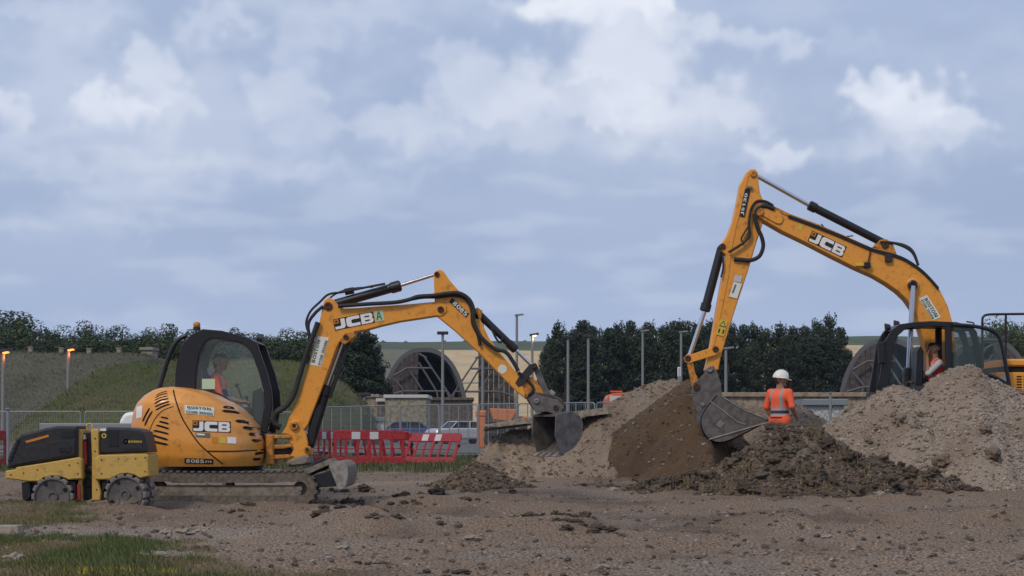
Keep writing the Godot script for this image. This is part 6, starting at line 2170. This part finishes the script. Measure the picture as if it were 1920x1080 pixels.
	# undercarriage
	b_box(root, "car_body", Vector3(0.3, 0.75, 0), Vector3(2.2, 0.45, 1.6), M.black)
	var sp := D0
	for z in [[0.75, 1.3], [-1.3, -0.75]]:
		make_track(root, 1640, 2020, 822, 910, z[0], z[1], 0.07, 0.17, [1690, 850, 1970, 850, 1970, 890, 1690, 890])

func b_box(root: Node3D, called: String, at: Vector3, size: Vector3, material: Material) -> MeshInstance3D:
	var b := MB.new()
	b.box(at, size, minf(0.008, minf(size.x, minf(size.y, size.z)) * 0.2))
	return part(root, called, b.mesh(), material)

# ------------------------------------------------------------------ trench roller
func make_roller() -> void:
	set_machine(145.0, 25.6)
	var root := thing("trench_roller", "yellow and black articulated trench roller with padfoot drums", "roller", Vector3(X0, 0, -D0))
	var z := 0.36
	# rear half (its nose to the left)
	plate(root, "body_side", [10, 883, 28, 880, 31, 876, 90, 867, 148, 857, 153, 862, 154, 898, 128, 900, 122, 897, 110, 893, 94, 893, 82, 896, 72, 903, 50, 903, 30, 900, 10, 898], -z, z, M.yellow, 0.015)
	var hood := plate(root, "hood", [13, 879, 15, 856, 22, 838, 31, 822, 40, 814, 62, 809, 84, 803, 106, 799, 145, 799, 145, 856, 90, 866, 31, 875], -z + 0.02, z - 0.012, M.hood, 0.03)
	for k in 6:
		var t := k / 5.0
		plate(hood, "rib", [lerpf(31, 15, t) - 1, lerpf(826, 862, t), lerpf(36, 22, t), lerpf(822, 858, t), lerpf(37, 23, t), lerpf(826, 862, t), lerpf(32, 16, t), lerpf(830, 867, t)], -z + 0.1, z + 0.002, M.black, 0.002)
	plate(hood, "hood_panel", [33, 842, 108, 826, 140, 826, 140, 850, 90, 860, 33, 870], z - 0.014, z - 0.004, M.hood, 0.004)
	plate(hood, "hood_label", [47, 827, 90, 815, 92, 819, 50, 831], z - 0.013, z - 0.006, M.logo_orange, 0.001)
	plate(hood, "catch", [110, 838, 134, 838, 132, 848, 112, 848], z - 0.006, z + 0.006, M.black, 0.003)
	# articulation: two yellow uprights and the red bar between them
	for e in [[145, 808, 148, 805, 153, 806, 153, 940, 142, 940, 146, 900], [170, 808, 173, 804, 183, 805, 186, 810, 186, 905, 190, 925, 188, 939, 172, 939, 172, 860]]:
		plate(root, "upright", e, -0.24, 0.27, M.yellow, 0.014)
	plate(root, "joint_core", [153, 812, 171, 810, 171, 936, 153, 936], -0.18, 0.14, M.black, 0.01)
	plate(root, "red_bar", [154, 826, 161, 826, 163, 872, 155, 872], 0.12, 0.2, M.red_paint, 0.01)
	plate(root, "red_bar", [144, 908, 150, 908, 151, 938, 145, 938], 0.26, 0.30, M.red_paint, 0.006)
	plate(root, "steering_ram", [154, 817, 160, 813, 162, 824, 154, 826], 0.13, 0.21, M.chrome, 0.01)
	plate(root, "joint_pin", [153, 876, 176, 874, 176, 884, 153, 886], 0.1, 0.2, M.dark_metal, 0.01)
	# front half
	plate(root, "body_side", [178, 860, 186, 853, 274, 851, 278, 854, 279, 893, 262, 897, 252, 891, 240, 888, 226, 889, 214, 895, 206, 899, 178, 900], -z, z, M.yellow, 0.015)
	var hood2 := plate(root, "hood", [187, 806, 202, 801, 240, 802, 258, 805, 268, 810, 273, 826, 278, 849, 190, 852, 187, 846], -z + 0.02, z - 0.012, M.hood, 0.03)
	plate(hood2, "hood_panel", [228, 810, 262, 812, 268, 842, 230, 844], z - 0.013, z - 0.006, M.hood, 0.003)
	plate(hood2, "hood_panel", [202, 806, 222, 806, 222, 838, 204, 838], z - 0.013, z - 0.006, M.black, 0.003)
	plate(hood2, "label", [188, 804, 199, 803, 199, 808, 188, 808], z - 0.013, z - 0.008, M.white, 0.001)
	for e in [[236, 828, 5.0, M.warn], [195, 817, 4.5, M.warn]]:
		var b := MB.new()
		b.lathe([[px(e[2]) * 0.55, 0.0], [px(e[2]) * 0.55, 0.004], [px(e[2]), 0.004], [px(e[2]), 0.0]], m3(e[0], e[1], z - 0.01), Vector3(0, 0, 1), 18)
		part(hood2, "emblem", b.mesh(), e[3])
	words(hood2, "BOMAG", Vector2(241, 826), Vector2(266, 826), Vector2(241, 830), z - 0.01, 0.004, M.warn)
	# drums
	for e in [[98.0, 931.0], [234.0, 928.0]]:
		for side in [1.0, -1.0]:
			var c := m2(e[0], e[1], 0.40)
			var b := MB.new()
			var r := px(34.0)
			var zc: float = 0.26 * side
			b.lathe([[0.0, -0.16], [r * 0.94, -0.16], [r, -0.14], [r, 0.14], [r * 0.94, 0.16], [r * 0.90, 0.135], [r * 0.3, 0.12], [r * 0.28, 0.15], [r * 0.2, 0.15], [r * 0.17, 0.13], [0.0, 0.13]], Vector3(c.x, c.y, zc), Vector3(0, 0, side), 36)
			var dr := part(root, "drum", b.mesh(), M.steel)
			var pad := MB.new()
			pad.prism(PackedVector2Array([Vector2(-0.05, -0.01), Vector2(0.05, -0.01), Vector2(0.032, 0.03), Vector2(-0.032, 0.03)]), -0.13, 0.15, 0.006)
			var pm := pad.mesh()
			for k in 14:
				var a := TAU * k / 14.0
				var o := part(dr, "pad", pm, M.worn_steel)
				o.transform = Transform3D(Basis(Vector3(0, 0, 1), a - PI / 2), Vector3(c.x + cos(a) * r, c.y + sin(a) * r, zc))
			for k in 4:
				var a := TAU * k / 4.0 + 0.5
				var h := MB.new()
				h.cyl(Vector3(c.x + cos(a) * r * 0.78, c.y + sin(a) * r * 0.78, zc + side * 0.1), Vector3(c.x + cos(a) * r * 0.78, c.y + sin(a) * r * 0.78, zc + side * 0.146), 0.026, 0.026, 10)
				part(dr, "hole", h.mesh(), M.void)
	# bolts, lifting eye, hoses in the joint, soil caked on the drums
	for e in [[20, 890], [44, 887], [70, 881], [130, 872], [146, 868], [146, 888], [190, 862], [190, 888], [222, 860], [254, 860], [272, 858], [272, 884], [178, 822], [178, 846], [181, 918]]:
		var bo := MB.new()
		bo.cyl(m3(e[0], e[1], z - 0.005 if e[0] != 178 and e[0] != 181 else 0.262), m3(e[0], e[1], z + 0.008 if e[0] != 178 and e[0] != 181 else 0.28), 0.011, 0.009, 8)
		part(root, "bolt", bo.mesh(), M.rust)
	var eye := MB.new()
	eye.tube([m3(164, 806, 0.0), m3(163, 798, 0.0), m3(168, 794, 0.0), m3(173, 798, 0.0), m3(172, 806, 0.0)], 0.012, 7, 4)
	part(root, "lifting_eye", eye.mesh(), M.yellow)
	hose(root, [154, 888, 160, 896, 166, 892, 172, 898], 1.8, 0.22)
	hose(root, [153, 900, 160, 912, 168, 908, 173, 914], 1.6, 0.2)
	hose(root, [155, 872, 162, 882, 168, 878, 174, 886], 1.6, 0.2)
	for e in [[98.0, 931.0, 62], [234.0, 928.0, 63]]:
		var cake := part(root, "caked_soil", rock_mesh(e[2], 0.7, 3, 0.4, true), M.track)
		var cp := m2(e[0] + 10.0, e[1] + 16.0, 0.4)
		cake.transform = Transform3D(Basis().scaled(Vector3(0.13, 0.09, 0.03)), Vector3(cp.x, cp.y, 0.395))
	plate(hood, "vent_grille", [116, 808, 140, 806, 140, 820, 116, 822], z - 0.013, z - 0.006, M.black, 0.003)
	plate(root, "scraper", [40, 905, 55, 902, 58, 930, 50, 940, 42, 936], -0.3, 0.33, M.black, 0.01)
	for e in [[122, 900, 142, 902, 142, 935, 128, 930], [190, 902, 208, 900, 200, 912, 192, 925]]:
		plate(root, "drum_bracket", e, -0.32, 0.30, M.black, 0.01)

# ------------------------------------------------------------------ people
# A body is a field of tapered bones joined smoothly and meshed as surface nets; zones give skin, cloth and hair their colours.
enum {SKIN, TOP, TROUSERS, BOOTS, HAIR, SLEEVE, DARK}

func bone_distance(p: Vector3, a: Vector3, b: Vector3, ra: float, rb: float) -> float:
	var ab := b - a
	var t := clampf((p - a).dot(ab) / maxf(ab.length_squared(), 1e-8), 0.0, 1.0)
	return (p - a - ab * t).length() - lerpf(ra, rb, t)

func zone_color(zone: int, p: Vector3, style: String) -> Color:
	match zone:
		SKIN:
			return Color(0.30, 0.165, 0.11)
		HAIR:
			return Color(0.025, 0.018, 0.014)
		BOOTS:
			return Color(0.05, 0.035, 0.025)
		DARK:
			return Color(0.05, 0.025, 0.022)
		TROUSERS:
			return Color(0.80, 0.115, 0.05) if style == "worker" else Color(0.03, 0.035, 0.05)
		SLEEVE:
			return Color(0.45, 0.46, 0.48) if style == "large" else Color(0.80, 0.125, 0.05)
	# the vest
	var orange := Color(0.84, 0.135, 0.055)
	if style == "large":
		orange = Color(0.80, 0.06, 0.045)
	if style == "worker":
		if p.y > 1.10 and p.y < 1.145 or p.y > 1.005 and p.y < 1.045:
			return Color(0.34, 0.33, 0.33)
		if p.y >= 1.045 and p.y <= 1.10:
			return Color(0.05, 0.03, 0.06)
		if p.y < 0.985 and p.y > 0.955:
			return Color(0.03, 0.015, 0.015)
		if p.y > 1.12 and absf(absf(p.x) - 0.105) < 0.027:
			return Color(0.30, 0.285, 0.285)
	elif absf(absf(p.z) - 0.09) < 0.022:
		return Color(0.42, 0.41, 0.40)
	return orange

func nets(out: MB, bones: Array, cell: float, k: float, style: String) -> void:
	var lo := Vector3.INF; var hi := -Vector3.INF
	for e in bones:
		var r: float = maxf(e[2], e[3]) + k + cell * 3.0
		for p in [e[0], e[1]]:
			lo = lo.min(p - Vector3.ONE * r); hi = hi.max(p + Vector3.ONE * r)
	var nx := int((hi.x - lo.x) / cell) + 2; var ny := int((hi.y - lo.y) / cell) + 2; var nz := int((hi.z - lo.z) / cell) + 2
	var f := PackedFloat32Array(); f.resize(nx * ny * nz); f.fill(1.0)
	var best := PackedFloat32Array(); best.resize(nx * ny * nz); best.fill(9.0)
	var zone := PackedByteArray(); zone.resize(nx * ny * nz)
	for e in bones:
		var a: Vector3 = e[0]; var b: Vector3 = e[1]; var ra: float = e[2]; var rb: float = e[3]
		var r := maxf(ra, rb) + k + cell * 2.0
		var l := ((a.min(b) - Vector3.ONE * r) - lo) / cell
		var h := ((a.max(b) + Vector3.ONE * r) - lo) / cell
		for z in range(maxi(0, int(l.z)), mini(nz - 1, int(h.z)) + 1):
			for y in range(maxi(0, int(l.y)), mini(ny - 1, int(h.y)) + 1):
				for x in range(maxi(0, int(l.x)), mini(nx - 1, int(h.x)) + 1):
					var d := bone_distance(lo + Vector3(x, y, z) * cell, a, b, ra, rb)
					var i := (z * ny + y) * nx + x
					if d < best[i]:
						best[i] = d; zone[i] = e[4]
					var t := clampf(0.5 + 0.5 * (f[i] - d) / k, 0.0, 1.0)
					f[i] = lerpf(f[i], d, t) - k * t * (1.0 - t)
	var id := PackedInt32Array(); id.resize(nx * ny * nz); id.fill(-1)
	var corner := [0, 1, nx, nx + 1, nx * ny, nx * ny + 1, nx * ny + nx, nx * ny + nx + 1]
	var at := [Vector3(0, 0, 0), Vector3(1, 0, 0), Vector3(0, 1, 0), Vector3(1, 1, 0), Vector3(0, 0, 1), Vector3(1, 0, 1), Vector3(0, 1, 1), Vector3(1, 1, 1)]
	var edges := [[0, 1], [2, 3], [4, 5], [6, 7], [0, 2], [1, 3], [4, 6], [5, 7], [0, 4], [1, 5], [2, 6], [3, 7]]
	for z in nz - 1:
		for y in ny - 1:
			for x in nx - 1:
				var i := (z * ny + y) * nx + x
				var inside := 0
				for c in 8:
					if f[i + corner[c]] < 0.0:
						inside += 1
				if inside == 0 or inside == 8:
					continue
				var s := Vector3.ZERO; var n := 0
				for e in edges:
					var fa := f[i + corner[e[0]]]; var fb := f[i + corner[e[1]]]
					if (fa < 0.0) != (fb < 0.0):
						s += at[e[0]].lerp(at[e[1]], fa / (fa - fb)); n += 1
				var p := lo + (Vector3(x, y, z) + s / n) * cell
				var g0 := Vector3(f[i + 1] + f[i + 1 + nx] - f[i] - f[i + nx], f[i + nx] + f[i + 1 + nx] - f[i] - f[i + 1], f[i + nx * ny] + f[i + nx * ny + 1] - f[i] - f[i + 1])
				out.col = zone_color(zone[i], p, style)
				id[i] = out.vert(p, g0.normalized() if g0.length() > 1e-9 else Vector3.UP)
	for z in range(1, nz - 1):
		for y in range(1, ny - 1):
			for x in range(1, nx - 1):
				var i := (z * ny + y) * nx + x
				for ax in 3:
					var st: int = [1, nx, nx * ny][ax]
					if (f[i] < 0.0) == (f[i + st] < 0.0):
						continue
					var s1: int = [nx, nx * ny, 1][ax]; var s2: int = [nx * ny, 1, nx][ax]
					var a := id[i]; var b := id[i - s1]; var c := id[i - s1 - s2]; var d := id[i - s2]
					if a < 0 or b < 0 or c < 0 or d < 0:
						continue
					out.face(a, b, c); out.face(a, c, d)

# palm, four fingers of unequal length and a thumb, loosely curled
func hand_bones(wrist: Vector3, dir: Vector3, palm: Vector3, side: Vector3) -> Array:
	var o := []
	var d := dir.normalized(); var n := palm.normalized(); var s := side.normalized()
	for k in 4:
		var off := s * (0.027 - 0.018 * k)
		var root := wrist + d * 0.085 + off
		o.append([wrist + d * 0.015 + off * 0.6, root, 0.015, 0.013, SKIN])
		var l: float = [0.030, 0.034, 0.032, 0.025][k]
		var k1 := root + d * l + n * 0.008
		var k2 := k1 + d * l * 0.6 + n * l * 0.5
		o.append([root, k1, 0.0095, 0.009, SKIN]); o.append([k1, k2, 0.009, 0.0085, SKIN]); o.append([k2, k2 + n * l * 0.5 + d * 0.004, 0.0085, 0.008, SKIN])
	var t0 := wrist + d * 0.03 + s * 0.03
	o.append([t0, t0 + d * 0.03 + s * 0.022 + n * 0.01, 0.013, 0.011, SKIN])
	o.append([t0 + d * 0.03 + s * 0.022 + n * 0.01, t0 + d * 0.058 + s * 0.026 + n * 0.022, 0.011, 0.009, SKIN])
	return o

func head_bones(c: Vector3, fwd: Vector3) -> Array:  # c: middle of the head
	var s := fwd.cross(Vector3.UP)
	var o := [[c + Vector3(0, 0.025, 0) - fwd * 0.025, c + Vector3(0, 0.02, 0) + fwd * 0.015, 0.092, 0.085, SKIN], [c + Vector3(0, -0.03, 0) + fwd * 0.02, c + Vector3(0, -0.075, 0) + fwd * 0.055, 0.072, 0.040, SKIN],
		[c + fwd * 0.088 + Vector3(0, 0.02, 0), c + fwd * 0.112 + Vector3(0, -0.018, 0), 0.011, 0.015, SKIN], [c + Vector3(0, -0.06, 0) - fwd * 0.03, c + Vector3(0, -0.16, 0) - fwd * 0.035, 0.058, 0.060, SKIN],
		[c + fwd * 0.083 + Vector3(0, -0.05, 0) + s * 0.02, c + fwd * 0.083 + Vector3(0, -0.05, 0) - s * 0.02, 0.012, 0.012, DARK],
		[c + Vector3(0, 0.055, 0) - fwd * 0.045, c + Vector3(0, 0.07, 0) + fwd * 0.03, 0.075, 0.066, HAIR], [c + Vector3(0, 0.0, 0) - fwd * 0.055, c + Vector3(0, -0.05, 0) - fwd * 0.055, 0.068, 0.055, HAIR]]
	for k in [-1.0, 1.0]:
		o.append([c + s * 0.092 * k + Vector3(0, 0.015, 0) - fwd * 0.01, c + s * 0.090 * k + Vector3(0, -0.025, 0) - fwd * 0.005, 0.018, 0.012, SKIN])
		o.append([c + fwd * 0.083 + s * 0.034 * k + Vector3(0, 0.012, 0), c + fwd * 0.084 + s * 0.030 * k + Vector3(0, 0.012, 0), 0.011, 0.011, DARK])
	return o

func make_people() -> void:
	# --- the worker on foot: back to the camera, face to the right
	var d := 34.4
	var x := (1462.0 - 960.0) * d / F
	var root := thing("person", "worker in orange vest and white helmet standing between the heaps", "person", Vector3(x, ground_y(x, d) - 0.01, -d), -0.72)
	var bones := [[Vector3(0, 0.97, 0), Vector3(0, 1.12, -0.01), 0.165, 0.150, TOP], [Vector3(0, 1.12, -0.01), Vector3(0, 1.32, 0.0), 0.150, 0.165, TOP], [Vector3(-0.10, 1.36, 0.0), Vector3(0.10, 1.36, 0.0), 0.120, 0.120, TOP], [Vector3(-0.165, 1.42, 0), Vector3(0.165, 1.42, 0), 0.068, 0.068, TOP],
		[Vector3(0, 1.42, 0.01), Vector3(0.01, 1.55, -0.02), 0.075, 0.058, SKIN],
		[Vector3(-0.09, 0.92, 0), Vector3(0.09, 0.92, 0), 0.125, 0.125, TROUSERS], [Vector3(-0.095, 0.90, 0), Vector3(-0.12, 0.50, -0.01), 0.105, 0.075, TROUSERS], [Vector3(0.095, 0.90, 0), Vector3(0.11, 0.50, -0.05), 0.105, 0.075, TROUSERS],
		[Vector3(-0.12, 0.50, -0.01), Vector3(-0.12, 0.14, 0.02), 0.078, 0.062, TROUSERS], [Vector3(0.11, 0.50, -0.05), Vector3(0.12, 0.14, 0.0), 0.078, 0.062, TROUSERS],
		[Vector3(-0.12, 0.055, 0.03), Vector3(-0.13, 0.05, -0.16), 0.05, 0.04, BOOTS], [Vector3(0.12, 0.055, 0.01), Vector3(0.14, 0.05, -0.18), 0.05, 0.04, BOOTS],
		[Vector3(-0.20, 1.42, 0), Vector3(-0.265, 1.17, 0.02), 0.068, 0.056, SLEEVE], [Vector3(0.20, 1.42, 0), Vector3(0.275, 1.18, 0.03), 0.068, 0.056, SLEEVE],
		[Vector3(-0.265, 1.17, 0.02), Vector3(-0.24, 0.94, -0.10), 0.047, 0.032, SKIN], [Vector3(0.275, 1.16, 0.03), Vector3(0.25, 1.00, -0.14), 0.047, 0.032, SKIN]]
	var b := MB.new()
	nets(b, bones, 0.014, 0.035, "worker")
	nets(b, hand_bones(Vector3(-0.24, 0.94, -0.10), Vector3(0.05, -0.9, -0.45), Vector3(1, 0, 0), Vector3(0, -0.4, -1)), 0.006, 0.009, "worker")
	nets(b, hand_bones(Vector3(0.25, 1.00, -0.14), Vector3(-0.1, -0.5, -0.85), Vector3(-1, 0, 0), Vector3(0, 0.8, -0.6)), 0.006, 0.009, "worker")
	var fwd := Vector3(0.62, -0.12, -0.78).normalized()
	var hc := Vector3(0.015, 1.645, -0.03)
	nets(b, head_bones(hc, fwd), 0.007, 0.014, "worker")
	part(root, "body", b.mesh(), M.plain)
	# helmet: a shell with a rim, a peak and a ridge
	var hb := MB.new()
	var up := (Vector3.UP + fwd * 0.1).normalized()
	var turn := Basis(fwd.cross(up).normalized(), up, -fwd).orthonormalized()
	var shell := MB.new()
	shell.ball(Vector3(0, 0.0, 0.015), Vector3(0.122, 0.142, 0.148), 10, 22, 0.02)
	shell.lathe([[0.118, -0.006], [0.140, -0.006], [0.140, 0.004], [0.122, 0.012]], Vector3(0, 0.0, 0.01), Vector3.UP, 22)
	shell.prism(smooth(PackedVector2Array([Vector2(-0.10, -0.10), Vector2(0.10, -0.10), Vector2(0.085, 0.19), Vector2(-0.085, 0.19)]), 2), -0.005, 0.006, 0.002, Transform3D(Basis(Vector3(1, 0, 0), Vector3(0, -0.10, -1).normalized(), Vector3(0, 1, -0.10).normalized()), Vector3(0, 0.0, 0)))
	shell.tube([Vector3(0, 0.02, 0.155), Vector3(0, 0.11, 0.10), Vector3(0, 0.146, 0.0), Vector3(0, 0.11, -0.095), Vector3(0, 0.03, -0.128)], 0.012, 8, 5)
	var helmet := part(root, "helmet", shell.mesh(), mat(lin(0.72, 0.72, 0.68), 0.35))
	helmet.transform = Transform3D(turn, hc + Vector3(0, 0.035, 0))
	hb = null
	# --- the two drivers, seated
	driver("person", "driver in orange vest seated in the small excavator's cab", 430.0, 27.9, 414.0, 680.0, -0.5, 1.0, "small", false)
	driver("person", "driver in red vest seated in the large excavator's cab, hand to the face", 1790.0, 36.0, 1750.0, 656.0, 0.88, -1.0, "large", true)

func driver(called: String, label: String, u0: float, dd: float, hu: float, hv: float, hz: float, way: float, style: String, hand_up: bool) -> void:
	set_machine(u0, dd)
	var h := m3(hu, hv, hz) + Vector3(X0, 0, -dd)
	var root := thing(called, label, "person", h - Vector3(0, 0.80, 0))
	# local frame: origin at the seat's height under the head
	var f := Vector3(way, 0, 0)
	var s := Vector3(0, 0, 1)
	var c := Vector3(0, 0.80, 0)
	var back := -f * 0.06
	var bones := [[back + Vector3(0, 0.10, 0), back + Vector3(0, 0.30, 0), 0.15, 0.14, TOP], [back + Vector3(0, 0.30, 0), back + Vector3(0, 0.48, 0), 0.145, 0.15, TOP], [back + Vector3(0, 0.56, 0) - s * 0.15, back + Vector3(0, 0.56, 0) + s * 0.15, 0.075, 0.075, TOP],
		[back + Vector3(0, 0.55, 0), Vector3(0, 0.70, 0) - f * 0.02, 0.07, 0.058, SKIN],
		[back + Vector3(0, 0.05, -0.09), f * 0.40 + Vector3(0, 0.06, -0.11), 0.10, 0.075, TROUSERS], [back + Vector3(0, 0.05, 0.09), f * 0.40 + Vector3(0, 0.06, 0.11), 0.10, 0.075, TROUSERS],
		[f * 0.40 + Vector3(0, 0.06, -0.11), f * 0.46 + Vector3(0, -0.30, -0.11), 0.072, 0.055, TROUSERS], [f * 0.40 + Vector3(0, 0.06, 0.11), f * 0.46 + Vector3(0, -0.30, 0.11), 0.072, 0.055, TROUSERS]]
	for k in [-1.0, 1.0]:
		var sh: Vector3 = back + Vector3(0, 0.54, 0) + s * 0.19 * k
		var el: Vector3 = sh + f * 0.10 + Vector3(0, -0.26, 0) + s * 0.04 * k
		var wr: Vector3 = f * 0.32 + Vector3(0, 0.22, 0) + s * 0.20 * k
		if hand_up and k > 0.0:
			el = sh + f * 0.20 + Vector3(0, -0.18, 0) + s * 0.02
			wr = f * 0.13 + Vector3(0, 0.68, 0) + s * 0.06
		bones.append([sh, el, 0.066, 0.05, SLEEVE])
		bones.append([el, wr, 0.045, 0.032, SKIN])
	var b := MB.new()
	nets(b, bones, 0.02, 0.035, style)
	nets(b, head_bones(c, f), 0.009, 0.014, style)
	for k in [-1.0, 1.0]:
		var wr: Vector3 = f * 0.32 + Vector3(0, 0.22, 0) + s * 0.20 * k
		var dir := f
		if hand_up and k > 0.0:
			wr = f * 0.13 + Vector3(0, 0.68, 0) + s * 0.06
			dir = Vector3(0, 1, 0) - f * 0.3
		nets(b, hand_bones(wr, dir, Vector3(0, -1, 0) if dir == f else -f, -s * k), 0.007, 0.01, style)
	part(root, "body", b.mesh(), M.plain)
